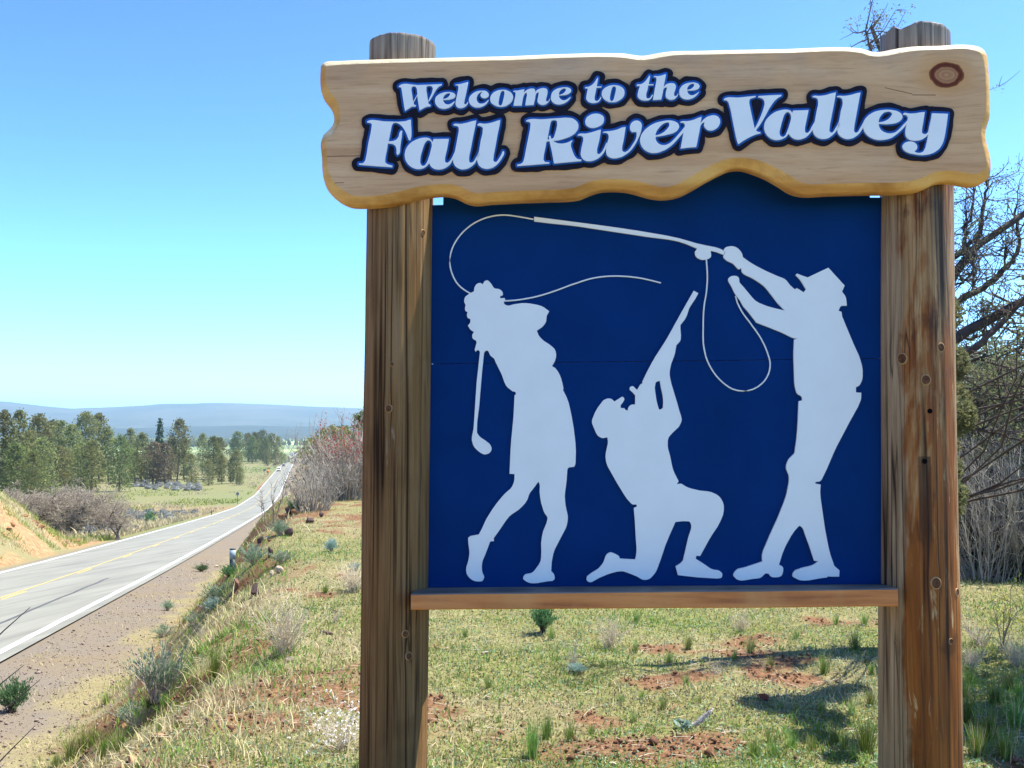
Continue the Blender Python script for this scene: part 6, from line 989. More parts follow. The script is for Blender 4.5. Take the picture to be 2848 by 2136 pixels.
# ================================================================== ROADSIDE: VEHICLES, CONES, SIGNS
M_vanw = plain('van_paint_white', (.78, .78, .78), 0.35, 0.03, 2); M_glass = plain('vehicle_glass', (.02, .03, .045), 0.08, 0.1, 2, 0.6)
M_tyre = plain('tyre_rubber', (.02, .02, .02), 0.8, 0.2, 4); M_grey = plain('bumper_grey', (.07, .08, .09), 0.5, 0.1, 4)
M_trailer = plain('trailer_grey', (.10, .095, .10), 0.5, 0.15, 2); M_lamp = plain('lamp_lens', (.75, .74, .68), 0.2, 0.05, 2); M_redlamp = plain('tail_lamp', (.45, .03, .02), 0.3, 0.1, 2)
M_orange = plain('safety_orange', (.85, .13, .03), 0.5, 0.08, 4); M_alu = plain('sign_back', (.20, .22, .23), 0.5, 0.1, 4); M_wpost = plain('sign_post_wood', (.09, .07, .055), 0.8, 0.25, 8)
def wheel(parent, x, y, r=0.36, w=0.24):
    G = Geo(); G.tube([[x - w / 2, y, r], [x + w / 2, y, r]], r, 14, 0, True); return G.obj('wheel', [M_tyre], parent)
def road_frame(y, u):
    return Vector((float(road_x(y)) + u, y, float(road_z(y)) + 0.004)), math.atan(0.2073)
def profile_body(name, prof, half, mat, parent, taper=0.9):
    """side profile (y, z) swept across the width with the roof drawn in"""
    G = Geo(); zmax = max(p[1] for p in prof); n = len(prof)
    rows = []
    for s, k in ((-1, 1.0), (-0.82, 0), (0.82, 0), (1, 1.0)):
        rows.append([(s * half * (1 - (1 - taper) * (z / zmax) ** 2), y, z if k == 0 else z - 0.05 * (z > 0.5 * zmax)) for y, z in prof])
    V = np.array(rows)
    for a in range(3):
        for q in range(n):
            G.add([V[a][q], V[a][(q + 1) % n], V[a + 1][(q + 1) % n], V[a + 1][q]], [[0, 1, 2, 3]])
    G.add(V[0], [list(range(n))[::-1]]); G.add(V[3], [list(range(n))])
    return G.obj(name, [mat], parent)
def pane(name, parent, pts, mat, t=0.02):
    P = np.array(pts, float); n = np.cross(P[1] - P[0], P[2] - P[0]); n /= np.linalg.norm(n); G = Geo(); k = len(P); j = list(range(k))
    G.add(np.vstack([P + n * t, P]), [j]); G.add(np.vstack([P + n * t, P]), [[q, q + k, (q + 1) % k + k, (q + 1) % k] for q in j])
    return G.obj(name, [mat], parent)
loc, rz = road_frame(540, -1.9)
van = tag(empty('van', loc, rz), 'white van with a dark windscreen coming up the left lane', 'van')
profile_body('body', [(-2.6, .45), (-2.62, 1.0), (-2.45, 1.15), (-1.75, 1.3), (-1.05, 2.05), (-0.7, 2.25), (2.5, 2.25), (2.6, 2.1), (2.6, .45)], 1.05, M_vanw, van)
pane('windshield', van, [(-.88, -1.74, 1.33), (.88, -1.74, 1.33), (.80, -1.08, 2.03), (-.80, -1.08, 2.03)], M_glass, 0.03)
for s in (-1, 1):
    G = Geo(); G.box((s * .75 - .15, -2.68, .82), (s * .75 + .15, -2.60, 1.0)); G.obj('headlight', [M_lamp], van)
    wheel(van, s * .92, -1.7); wheel(van, s * .92, 1.7)
G = Geo(); G.box((-1.03, -2.74, .38), (1.03, -2.55, .74)); G.obj('bumper', [M_grey], van)
G = Geo(); G.box((-.55, -2.66, .78), (.55, -2.60, 1.02)); G.obj('grille', [M_grey], van)
loc, rz = road_frame(655, -1.6)
car = tag(empty('car', loc, rz), 'small dark car a little behind the white van', 'car')
profile_body('body', [(-2.2, .35), (-2.2, .75), (-1.2, .92), (-.5, 1.45), (1.1, 1.45), (1.8, .98), (2.2, .9), (2.2, .35)], .88, M_grey, car)
pane('windshield', car, [(-.7, -1.18, .95), (.7, -1.18, .95), (.62, -.52, 1.42), (-.62, -.52, 1.42)], M_glass)
for s in (-1, 1): wheel(car, s * .78, -1.35, .31, .2); wheel(car, s * .78, 1.35, .31, .2)
loc, rz = road_frame(760, 5.3)
trk = tag(empty('box_truck', loc, rz), 'dark backed box truck standing on the right shoulder far down the road', 'truck')
G = Geo(); G.box((-1.3, -4.0, .95), (1.3, 2.6, 3.85)); G.obj('cargo_box', [M_vanw], trk)
for s in (-1, 1):
    G = Geo(); G.box((s * .6 - .58, -4.05, 1.05), (s * .6 + .58, -4.005, 3.7)); G.obj('rear_door', [M_trailer], trk)
    G = Geo(); G.box((s * 1.1 - .12, -4.02, .72), (s * 1.1 + .12, -3.96, .9)); G.obj('tail_light', [M_redlamp], trk)
    wheel(trk, s * 1.05, -2.6, .5, .4); wheel(trk, s * 1.05, 3.6, .5, .3)
profile_body('cab', [(2.75, .6), (2.75, 2.7), (3.9, 2.7), (4.5, 1.7), (4.7, 1.5), (4.7, .6)], 1.15, M_vanw, trk)
G = Geo(); G.box((-.9, -3.95, .60), (.9, 2.75, .94)); G.obj('chassis', [M_grey], trk)
loc, rz = road_frame(1120, -0.5)
rv = tag(empty('motorhome', loc, rz + 0.5), 'tiny white motorhome where the road meets the valley floor', 'motorhome')
profile_body('body', [(-4.2, .6), (-4.3, 1.7), (-3.9, 3.2), (4.2, 3.3), (4.3, .6)], 1.25, M_vanw, rv, 0.97)
pane('windshield', rv, [(-1.0, -4.26, 1.75), (1.0, -4.26, 1.75), (.95, -3.98, 2.85), (-.95, -3.98, 2.85)], M_glass, 0.03)
for s in (-1, 1): wheel(rv, s * 1.05, -2.8, .45, .3); wheel(rv, s * 1.05, 2.6, .45, .3)
# cones
def cone(y, u, h, label, group):
    o = thing('traffic_cone', (float(road_x(y)) + u, y, hz(float(road_x(y)) + u, y) + 0.01), label, 'traffic cone', group)
    G = Geo(); G.box((-.2, -.2, 0), (.2, .2, .04)); G.obj('base', [M_orange], o)
    G = Geo(); G.tube([[0, 0, .04], [0, 0, h * .45]], [.15, .1], 10); G.tube([[0, 0, h * .62], [0, 0, h]], [.078, .03], 10, 0, True); G.obj('cone', [M_orange], o)
    G = Geo(); G.tube([[0, 0, h * .45], [0, 0, h * .62]], [.102, .08], 10); G.obj('reflective_band', [M_white], o)
for y in (345, 352, 360, 369, 379, 390):
    cone(y, -4.5, 1.0, 'orange traffic cone in the row along the left edge of the road', 'traffic cones along the left road edge')
# orange work sign with flags, far up the left side
def work_sign():
    y = 500; x = float(road_x(y)) - 6.4; o = tag(empty('work_sign', (x, y, hz(x, y))), 'orange diamond road work sign with flags beside the white van', 'sign')
    G = Geo(); G.add([(-.85, 0, 1.3), (0, 0, .45), (.85, 0, 1.3), (0, 0, 2.15), (-.85, .03, 1.3), (0, .03, .45), (.85, .03, 1.3), (0, .03, 2.15)], [[0, 1, 2, 3], [7, 6, 5, 4], [0, 4, 5, 1], [1, 5, 6, 2], [2, 6, 7, 3], [3, 7, 4, 0]]); G.obj('sign_panel', [M_orange], o)
    G = Geo()
    for s in (-1, 1): G.tube([[0, .06, .6], [s * .7, .06, 0]], .03, 5); G.tube([[0, .06, .6], [s * .5, .5, 0]], .03, 5)
    G.obj('stand', [M_grey], o)
    for s in (-1, 0, 1):
        G = Geo(); G.tube([[0, .05, 2.1], [s * .5, .05, 2.9]], .02, 4); G.add([(s * .4, .05, 2.75), (s * .4 + .5, .07, 2.7), (s * .5 + .5, .05, 3.15), (s * .5, .06, 3.2)], [[0, 1, 2, 3]]); G.obj('flag', [M_orange], o)
work_sign()
def back_sign(px, py, top, w, h, label, cat):
    p = ground_at(px, py); sc = scale_at(p); H = (py - top) * sc
    o = tag(empty('road_sign', p, 0.2), label, cat)
    G = Geo(); G.box((-.06, -.05, -.3), (.06, .05, H - .02)); G.obj('post', [M_wpost], o)
    G = Geo(); k = 8; th = (np.arange(k) + .5) * 2 * math.pi / k
    ring = np.stack([np.cos(th) * w / 2 * 1.08, np.zeros(k), np.sin(th) * h / 2 * 1.08], -1); c = np.array([0, -.075, H - h / 2])
    G.add(np.vstack([ring + c, ring + c + [0, .02, 0]]), [list(range(k))]); G.add(np.vstack([ring + c, ring + c + [0, .02, 0]]), [list(range(k, 2 * k))[::-1]]); G.add(np.vstack([ring + c, ring + c + [0, .02, 0]]), [[q, q + k, (q + 1) % k + k, (q + 1) % k] for q in range(k)])
    G.obj('sign_plate', [M_alu], o)
back_sign(*z4(1432, 697), z4(0, 628)[1], .75, .75, 'dark backed road sign on a post at the left edge of the road bend', 'road sign')
back_sign(*z4(1596, 541), z4(0, 488)[1], 1.5, .8, 'wide grey backed road sign on the meadow verge near the van', 'road sign')
def stake(px, py, top, w, label, white):
    p = ground_at(px, py); sc = scale_at(p); H = (py - top) * sc; o = tag(empty('marker_post', p, 0.1), label, 'marker post')
    G = Geo(); G.box((-w / 2, -.02, -.2), (w / 2, .02, H * (.5 if white else 1))); G.obj('stake', [M_mark if white else M_wpost], o)
    if white:
        G = Geo(); G.box((-w / 2 - .003, -.024, H * .5), (w / 2 + .003, .024, H * .93)); G.obj('reflector', [M_refl], o)
        G = Geo(); G.box((-w / 2, -.02, H * .93), (w / 2, .02, H)); G.obj('cap', [M_mark], o)
M_mark = plain('marker_dark', (.025, .045, .06), 0.5, 0.2, 9); M_refl = plain('marker_pale', (.34, .42, .46), 0.4, 0.1, 9)
stake(*z4(1402, 1096), z4(0, 968)[1], .10, 'dark roadside marker post with a pale upper half', True)
stake(*z4(1276, 762), z4(0, 733)[1], .12, 'small dark stake on the left verge below the road bend', False)

# ================================================================== PLANTS ON THE BANK AND ROUND THE SIGN
def bent(p, d, L, n, droop, wig):
    P = [np.array(p, float)]; dd = np.array(d, float)
    for i in range(n):
        dd = dd + rng.normal(0, wig, 3) + np.array([0, 0, -droop]); dd /= np.linalg.norm(dd); P.append(P[-1] + dd * L / n)
    return P
def brush_mesh(seed, L, B, stems=64, leaves=34, leaf=0.075, spread=0.75, dead=0.25, up=0.8):
    """unit-height bush: stems fanning from the root, narrow leaves on their upper halves"""
    global rng
    rng = np.random.default_rng(seed); G = Geo()
    for s in range(stems):
        a = rng.uniform(0, 6.28); t = rng.uniform(0.0, spread)
        P = bent([rng.normal(0, .05), rng.normal(0, .05), 0], [math.cos(a) * t, math.sin(a) * t, 1.0], rng.uniform(.6, 1.05), 4, 0.02, 0.12)
        G.tube(P, [.011, .009, .007, .005, .003], 3, 1)
        if rng.random() < dead: continue
        P = np.array(P); tt = rng.uniform(0.42, 1.0, leaves) * 4; i = np.minimum(tt.astype(int), 3); f = (tt - i)[:, None]
        C = P[i] * (1 - f) + P[i + 1] * f + rng.normal(0, .03, (leaves, 3))
        ax = (P[i + 1] - P[i]); ax /= np.linalg.norm(ax, axis=1)[:, None]
        G.leaves(C, rng.uniform(.7, 1.4, leaves) * leaf, 0, 0.32, up, ax)
    return G.mesh('brush', [L, B])
def grass_clump(seed, L, blades=90, spread=0.45, wid=0.012, mixm=None):
    global rng
    rng = np.random.default_rng(seed); G = Geo()
    for b in range(blades):
        a = rng.uniform(0, 6.28); t = abs(rng.normal(0, spread)); r = abs(rng.normal(0, .10))
        p = np.array([math.cos(a) * r, math.sin(a) * r, 0]); P = bent(p, [math.cos(a) * t, math.sin(a) * t, 1], rng.uniform(.45, 1.05), 4, rng.uniform(.02, .13), .05)
        P = np.array(P); s = np.array([-math.sin(a + rng.normal(0, .6)), math.cos(a), 0]); w = np.array([1, .9, .7, .4, .05])[:, None] * wid * rng.uniform(.6, 1.3)
        V = np.vstack([P - s * w, P + s * w]); G.add(V, [[q, q + 1, q + 6, q + 5] for q in range(4)], 0 if mixm is None or rng.random() < mixm else 1)
    return G.mesh('grass_clump', [L, L_straw])
def weed_mesh(seed, B, stems=60, head=None, spread=0.7, rad=.006, forks=3):
    global rng
    rng = np.random.default_rng(seed); G = Geo()
    for s in range(stems):
        a = rng.uniform(0, 6.28); t = rng.uniform(.05, spread)
        P = bent([rng.normal(0, .07), rng.normal(0, .07), 0], [math.cos(a) * t, math.sin(a) * t, 1], rng.uniform(.5, 1.05), 5, .01, .14)
        G.tube(P, np.linspace(rad, rad * .45, 6), 3)
        for f in range(forks):
            q = P[int(rng.integers(2, 6))]; d = np.array([math.cos(a), math.sin(a), .9]) + rng.normal(0, .7, 3); d /= np.linalg.norm(d)
            Q = bent(q, d, rng.uniform(.10, .28), 3, 0, .15); G.tube(Q, np.linspace(rad * .6, rad * .3, 4), 3)
            if head is not None: G.leaves(Q[-1] + rng.normal(0, .012, (5, 3)), .03, 1, .8)
    return G.mesh('weed', [B] + ([head] if head else []))
MB = {'rab': brush_mesh(401, L_rab, B_pale), 'rab2': brush_mesh(402, L_rab, B_pale, 70, 32, .07, .9, .15), 'blue': brush_mesh(403, L_blue, B_pale, 70, 40, .08, .8, .03), 'green': brush_mesh(404, L_green, B_dark, 70, 40, .08, .9, .03),
      'stemmy': brush_mesh(405, L_rab, B_pale, 80, 30, .06, .62, .3)}
MG = {'g': grass_clump(411, L_grass), 'g2': grass_clump(412, L_grass, 120, .3, .012, .85), 'y': grass_clump(413, L_grass2, 90, .5, .012, .7), 's': grass_clump(414, L_straw, 80, .6, .010), 'tall': grass_clump(415, L_grass, 170, .28, .009, .9)}
MW = {'dry': weed_mesh(421, B_dead, 90, None, .75, .006, 3), 'white': weed_mesh(422, B_dead, 46, L_white, 1.1, .006, 4), 'dead': weed_mesh(423, B_pale, 30, None, .9, .008, 2)}
def plant(mesh, name, px, hpx, label, cat, group=None, wide=1.0, rz=None):
    """hpx: height of the plant in photo pixels"""
    p = ground_at(*px); h = hpx * scale_at(p)
    o = link(name, mesh); o.location = (p[0], p[1], p[2] - 0.01); o.rotation_euler = (0, 0, random.uniform(0, 6.28) if rz is None else rz); o.scale = (h * wide, h * wide, h)
    return tag(o, label, cat, group)
S = 'shrub'
plant(MB['stemmy'], 'rabbitbrush', z5(960, 975), 165, 'largest grey green brush on the bank, with many bare pale stems', S, None, 1.0)
plant(MB['rab'], 'rabbitbrush', z5(1300, 370), 52, 'wide blue green brush on the bank below the tall dark rock', S, None, 2.0)
plant(MB['blue'], 'rabbitbrush', z5(1290, 430), 40, 'pale silvery brush in front of the wide blue green brush', S, None, 1.3)
plant(MB['green'], 'green_shrub', z5(1385, 225), 36, 'green brush at the foot of the roadside marker post', S, None, 1.5)
plant(MB['green'], 'green_shrub', z5(70, 1045), 100, 'dark green bush alone on the gravel at the left edge', S, None, 1.0)
plant(MB['rab'], 'rabbitbrush', z5(1010, 430), 30, 'small grey green brush alone on the dry verge, nearest the road', S, None, 1.3)
plant(MB['rab2'], 'rabbitbrush', z5(990, 590), 38, 'low grey green brush on the verge below the small lone brush', S, None, 1.6)
plant(MB['green'], 'green_shrub', z5(1215, 195), 22, 'low green brush on the verge left of the marker post', S, None, 1.8)
plant(MB['rab2'], 'rabbitbrush', z5(1170, 520), 42, 'thin olive brush between the two lower bank bushes', S, None, 1.2)
plant(MB['rab2'], 'rabbitbrush', z5(800, 1110), 62, 'low grey green brush below the largest brush on the bank', S, None, 1.6)
plant(MB['blue'], 'silver_shrub', z4(1998, 985), 40, 'small pale blue green bush on a bare stem, left of the post', S, None, 0.8)
plant(MB['blue'], 'silver_shrub', z5(2140, 185), 22, 'flat blue green tuft beside the left sign post', S, None, 1.8)
plant(MB['rab'], 'rabbitbrush', z4(1690, 885), 46, 'green brush under the leafless sapling on the bank edge', S, None, 1.3)
plant(MB['rab2'], 'rabbitbrush', z4(1530, 1060), 60, 'olive brush on the bank right of the marker post', S, None, 1.1)
plant(MB['rab2'], 'rabbitbrush', z4(1700, 1050), 36, 'low green brush between dark rocks on the bank', S, None, 1.8)
plant(MB['green'], 'green_shrub', z4(1790, 745), 40, 'green leafy brush at the foot of the reddish shrub', S, None, 1.4)
plant(MB['green'], 'green_shrub', zc(560, 130), 90, 'green stalky shrub directly below the ledge, left of centre', S, None, .8)
plant(MB['blue'], 'silver_shrub', zc(720, 320), 28, 'low grey green mat on the grass below the ledge', S, None, 1.8)
W = 'dry weed'
plant(MW['dry'], 'dry_weed', z5(1720, 690), 165, 'big pale dry weed with wispy stems on the bank', W, None, 1.0)
plant(MW['dry'], 'dry_weed', z5(2130, 320), 95, 'straw coloured dry weed against the left sign post', W, None, 1.1)
plant(MW['white'], 'dry_weed', z5(2060, 1270), 150, 'white seeded dry weed at the foot of the left sign post', W, None, 1.1)
plant(MW['white'], 'dry_weed', z5(1740, 1110), 20, 'small sprig with white seed heads left of the post', W, None, 1.6)
plant(MW['dead'], 'dead_branch', z5(790, 1000), 120, 'thin dark upright dead stem beside the largest bank brush', W, None, .35)
plant(MW['dead'], 'dry_weed', z5(1220, 610), 62, 'dead pale stick standing among the bank brush', W, None, .5)
plant(MW['dry'], 'dry_weed', zc(880, 215), 105, 'dry stalky clump with thick pale stems right below the ledge', W, None, .9)
plant(MW['dry'], 'dry_weed', zc(1500, 130), 60, 'dry clump with a few pale spikes below the ledge, right of centre', W, None, 1.1)
plant(MW['dead'], 'dry_weed', zc(700, 300), 88, 'thin grey dead stem leaning on the grass under the panel', W, None, .6)
plant(MW['dead'], 'dead_branch', zc(1380, 330), 40, 'grey dead twig lying on the grass near the middle', W, None, 1.3)
plant(MW['dead'], 'dry_weed', z5(430, 1140), 45, 'pale dead twigs on the gravel edge at lower left', W, None, 1.2)
plant(MW['dead'], 'dead_branch', z5(2010, 500), 40, 'bare grey twig sticking out left of the sign post', W, None, 1.2)
Gs = 'grass tuft'
plant(MG['tall'], 'grass_tuft', z5(1300, 850), 112, 'tall bright green grass tuft beside the largest bank brush', Gs, None, .75)
plant(MG['s'], 'grass_tuft', z5(1215, 830), 80, 'straw coloured grass tuft leaning left of the tall green one', Gs, None, 1.0)
for zx, zy, h in ((500, 1290, 80), (640, 1320, 90), (720, 1270, 70), (420, 1330, 75), (560, 1240, 60), (340, 1376, 50), (640, 1000, 40), (960, 1160, 38), (1060, 1140, 36), (1000, 1000, 44), (900, 1010, 46)):
    plant(MG['tall' if zx % 3 else 'g2'], 'grass_tuft', z5(zx, zy), h, 'lush green grass along the foot of the bank at lower left', Gs, 'lush grass at the foot of the bank', 1.1)
plant(MG['tall'], 'grass_tuft', zc(515, 730), 128, 'tallest green grass tuft on the bare ground below the panel', Gs, None, .72)
plant(MG['g2'], 'grass_tuft', zc(580, 640), 92, 'fine green grass tuft close behind the tallest one', Gs, None, .7)
plant(MG['tall'], 'grass_tuft', zc(2090, 700), 118, 'dark lush grass tuft leaning on the right sign post', Gs, None, .9)
plant(MG['g2'], 'grass_tuft', zc(690, 650), 74, 'sparse green tuft right of the tallest tuft, by a pale stone', Gs, None, .8)
for zx, zy, h in ((1250, 215, 42), (1540, 230, 52), (1760, 165, 32), (2040, 215, 56), (1000, 225, 36), (1130, 500, 42), (840, 300, 30), (1640, 300, 36), (1890, 330, 62), (1240, 385, 36), (930, 470, 34), (1030, 450, 30), (990, 345, 20), (1160, 280, 40), (1470, 265, 34), (1950, 100, 34), (2080, 100, 40),
                  (300, 400, 38), (190, 160, 30), (600, 170, 40), (1000, 90, 34), (790, 620, 40), (990, 560, 34), (350, 560, 24), (1300, 470, 26), (1480, 590, 24), (130, 220, 22), (2120, 330, 40)):
    plant(MG['g' if zx % 2 else 'g2'], 'grass_tuft', zc(zx, zy), h * 1.2, 'small green grass tuft on the sunny ground below the panel', Gs, 'grass tufts below the panel', .9)
for zx, zy, h in ((1560, 730, 78), (1650, 720, 64), (1740, 690, 70), (1840, 690, 62), (1940, 660, 76), (1990, 690, 70), (1880, 520, 44), (1760, 520, 40), (1690, 500, 36), (2020, 520, 52), (2110, 480, 60), (1630, 650, 50), (2030, 740, 60)):
    plant(MG['tall' if zx % 3 == 0 else 'g2'], 'grass_tuft', zc(zx, zy), h, 'green grass growing in the shade left of the right post', Gs, 'shaded grass beside the right post', .95)
for zx, zy, h in ((1960, 320, 40), (2150, 320, 34), (2160, 1376, 34), (1990, 640, 30)):
    plant(MG['g'], 'grass_tuft', z5(zx, zy), h, 'green grass tuft by the left side of the left post', Gs, 'grass tufts left of the left post', 1.0)
# grey woolly plant with a white spike
def mullein():
    p = ground_at(*zc(1255, 590)); s = scale_at(p); G = Geo(); o = tag(empty('woolly_plant', p, 0), 'silvery woolly plant with one white spike leaning right', 'plant')
    G.tube([[0, 0, 0], [25 * s, 0, 18 * s], [62 * s, 0, 52 * s]], [.006, .017, .008], 8); 
    C = np.linspace(0.25, 1, 70)[:, None] * np.array([62 * s, 0, 52 * s]) + rng.normal(0, .008, (70, 3)); G.leaves(C, .025, 0, .6); G.obj('flower_spike', [L_white], o)
    G = Geo(); 
    for k in range(46):
        a = rng.uniform(0, 6.28); r = rng.uniform(.2, 1); c = np.array([-20 * s * r + math.cos(a) * 18 * s * r, math.sin(a) * 18 * s, 12 * s * r + 4 * s]); G.leaves(c[None], rng.uniform(.05, .09), 0, .45)
    G.obj('leaves', [L_blue], o)
mullein()
# reddish leafless shrub left of the sign
def stem_shrub(seed, n, spread, B, buds=None, nb=0, side=5, rad=.010, lo=.55):
    global rng
    rng = np.random.default_rng(seed); G = Geo(); K = Geo()
    for s in range(n):
        a = rng.uniform(0, 6.28); t = rng.uniform(0, 1) ** .7 * spread; b = np.array([math.cos(a), math.sin(a), 0]) * rng.uniform(0, .30)
        P = bent(b, [math.cos(a) * t, math.sin(a) * t, 1], rng.uniform(lo, 1.08), 6, -.01, .07); G.tube(P, np.linspace(rad, rad * .3, 7), 3)
        for f in range(side):
            q = P[int(rng.integers(2, 7))]; d = np.array([0, 0, 1.0]) + rng.normal(0, .5, 3); d /= np.linalg.norm(d)
            Q = bent(q, d, rng.uniform(.10, .3), 3, 0, .14); G.tube(Q, np.linspace(rad * .5, rad * .2, 4), 3)
            if buds and Q[-1][2] > .60 and Q[-1][0] > -.35 and rng.random() < nb: K.leaves(np.array(Q)[1:].repeat(2, 0) + rng.normal(0, .018, (6, 3)), .026, 0, .55, .5)
    return G.mesh('stems', [B]), (K.mesh('buds', [buds]) if buds else None)
p = ground_at(*z4(2080, 668)); sc = scale_at(p)
o = thing('leafless_shrub', p, 'large leafless shrub with reddish buds left of the sign', 'shrub', None, .4, (210 * sc, 210 * sc, 205 * sc))
a, b = stem_shrub(501, 230, .8, B_stem, L_red, .6, 5, .0065); link('stems', a, o); link('buds', b, o)
G = Geo(); g0 = np.random.default_rng(3)
for px in ((2030, 655), (2120, 652), (2150, 640)):
    q = ground_at(*z4(*px)); 
    G.leaves(np.array(q)[None] + g0.normal(0, 1, (60, 3)) * [.14, .14, .06] + [0, 0, .14], .07, 0, .7)
fl = tag(G.obj('pink_blossoms', [L_pink]), 'bright pink blossoms on low sprigs under the reddish shrub', 'flowers')
a2, _ = stem_shrub(502, 150, .75, B_stem, None, 0, 4, .0065, .4)
p = ground_at(*z4(1885, 738)); sc = scale_at(p)
o = thing('leafless_shrub', p, 'grey leafless shrub left of the reddish one, above the dark rock', 'shrub', None, 1.0, (150 * sc, 150 * sc, 150 * sc)); link('stems', a2, o)
p = ground_at(*z4(1655, 800)); sc = scale_at(p)
a3, _ = stem_shrub(503, 7, .35, B_twig, None, 0, 9, .014, .7)
o = thing('leafless_sapling', p, 'thin leafless sapling on the bank edge against the road', 'sapling', None, 1.0, (115 * sc, 115 * sc, 108 * sc)); link('stems', a3, o)

# rocks
def rock_mesh(seed, flat=.8):
    bm = bmesh.new(); bmesh.ops.create_icosphere(bm, subdivisions=3, radius=.5); r = random.Random(seed)
    pl = []
    for _ in range(9):
        v = Vector((r.gauss(0, 1), r.gauss(0, 1), r.gauss(0, 1))).normalized(); pl.append((v, r.uniform(.17, .40)))
    for v in bm.verts:
        for nrm, d in pl:
            e = v.co.dot(nrm) - d
            if e > 0: v.co -= nrm * e * .92
        k = float(vn(np.array([v.co.x * 6 + seed]), np.array([v.co.y * 6 + v.co.z * 5]), seed)[0]); v.co *= .93 + .14 * k; v.co.z *= flat
    me = bpy.data.meshes.new('rock'); bm.to_mesh(me); bm.free()
    return me
RM = [rock_mesh(s) for s in range(5)]
RC = {'dark': plain('rock_dark', (.075, .048, .042), .9, .5, 9), 'rust': plain('rock_rust', (.34, .18, .085), .9, .45, 9), 'pale': plain('rock_pale', (.42, .33, .24), .9, .3, 9), 'brick': plain('rock_red', (.22, .07, .045), .85, .3, 9), 'brown': plain('rock_brown', (.17, .09, .06), .9, .4, 9)}
def rock(px, wpx, hpx, kind, label, v=0, group=None):
    p = ground_at(*px); s = scale_at(p); me = RM[v % 5].copy(); me.materials.append(RC[kind])
    o = link('rock', me); o.location = (p[0], p[1], p[2] + hpx * s * .3); o.scale = (wpx * s * 1.5, wpx * s * 1.15, hpx * s * 1.6); o.rotation_euler = (random.uniform(-.2, .2), random.uniform(-.2, .2), random.uniform(0, 6.28))
    return tag(o, label, 'rock', group)
rock(z4(1755, 745), 44, 28, 'dark', 'largest dark rock on the bank edge, under the grey shrub', 0)
rock(z4(1715, 780), 26, 14, 'rust', 'orange rock low beside the largest dark rock', 1)
rock(z4(1780, 760), 22, 16, 'rust', 'orange broken rock right under the largest dark rock', 2)
rock(z4(1862, 812), 28, 16, 'dark', 'flat dark rock below the green brush by the reddish shrub', 2)
rock(z4(1938, 770), 9, 13, 'dark', 'small upright dark stone on the grassy crest', 3)
rock(z4(1742, 890), 20, 28, 'dark', 'upright dark rock in the middle of the bank edge', 3)
rock(z4(1572, 935), 14, 22, 'dark', 'dark rock with a pale stone beside it on the bank edge', 1)
rock(z4(1608, 908), 16, 9, 'pale', 'pale stone next to a dark rock on the bank edge', 2)
rock(z4(1632, 1015), 18, 34, 'dark', 'tall thin dark rock right of the olive brush', 4)
rock(z4(1540, 1250), 27, 40, 'dark', 'tall blocky dark rock standing alone near the wide brush', 0)
rock(z4(1428, 1192), 26, 22, 'brown', 'brown rock just left of the tall blocky rock', 1)
rock(z4(1684, 1108), 18, 20, 'pale', 'grey upright stone above the tall blocky rock', 3)
rock(z4(1640, 1138), 12, 20, 'pale', 'narrow pale stone left of the grey upright stone', 2)
rock(z4(1306, 1078), 12, 6, 'pale', 'small pale stone on the verge left of the marker post', 2)
rock(z4(1462, 1290), 8, 12, 'dark', 'small dark stone left of the tall blocky rock', 1)
rock(z5(915, 1376), 44, 32, 'brown', 'rounded brown rock at the bottom edge, left of the post', 0)
rock(z5(955, 1215), 40, 22, 'rust', 'light orange slab rock above the rounded brown rock', 2)
rock(z5(800, 1340), 36, 14, 'rust', 'flat orange rock left of the rounded brown rock', 3)
rock(z5(785, 1200), 16, 16, 'rust', 'small orange stone on the lower bank', 1)
rock(z5(752, 1138), 16, 14, 'rust', 'small tan stone under the low grey green brush', 4)
rock(z5(1100, 1115), 32, 12, 'pale', 'long pale stone lying above the orange slab', 2)
rock(z5(1225, 625), 22, 10, 'rust', 'flat tan stone below the dead pale stick', 1)
rock(z5(1085, 745), 16, 12, 'dark', 'dark stone left of the straw grass tuft', 0)
rock(z5(1970, 570), 28, 9, 'dark', 'dark flat stone near the bare grey twig', 1)
rock(z5(1745, 735), 17, 14, 'pale', 'white stone below the big dry weed', 3)
rock(z5(1415, 985), 14, 8, 'pale', 'white chip of stone on the dry ground left of the post', 3)
rock(zc(1603, 452), 26, 22, 'brick', 'red brick coloured stone at the edge of the tree shadow', 4)
rock(zc(288, 236), 18, 8, 'pale', 'tan stone on the grass below the left end of the ledge', 2)
rock(zc(800, 572), 28, 9, 'rust', 'tan flat stone beside the sparse tuft', 1)
rock(zc(890, 768), 20, 12, 'pale', 'pale stone at the bottom edge under the panel', 2)
rock(zc(140, 402), 8, 10, 'pale', 'small white stone near the left sign post', 3)
rock(zc(300, 448), 13, 9, 'pale', 'white stone on bare soil near the left sign post', 1)
rock(zc(1265, 283), 16, 9, 'pale', 'white stone on the grass below the middle of the ledge', 4)
rock(zc(1325, 262), 14, 9, 'pale', 'pinkish pale stone right of the white stone under the ledge', 0)
rock(zc(2100, 280), 34, 14, 'dark', 'flat dark stone near the right sign post', 0)
for k in range(14):
    zx = 20 + k * 33 + r2.uniform(-10, 10); zy = 700 + k * 19 + r2.uniform(-30, 10)
    if k < 4: zy = r2.uniform(790, 920); zx = r2.uniform(0, 90)
    rock(z4(zx, zy), r2.uniform(8, 26), r2.uniform(6, 14), 'rust', 'orange rock bedded in the left road cut', k, 'orange rocks in the road cut')

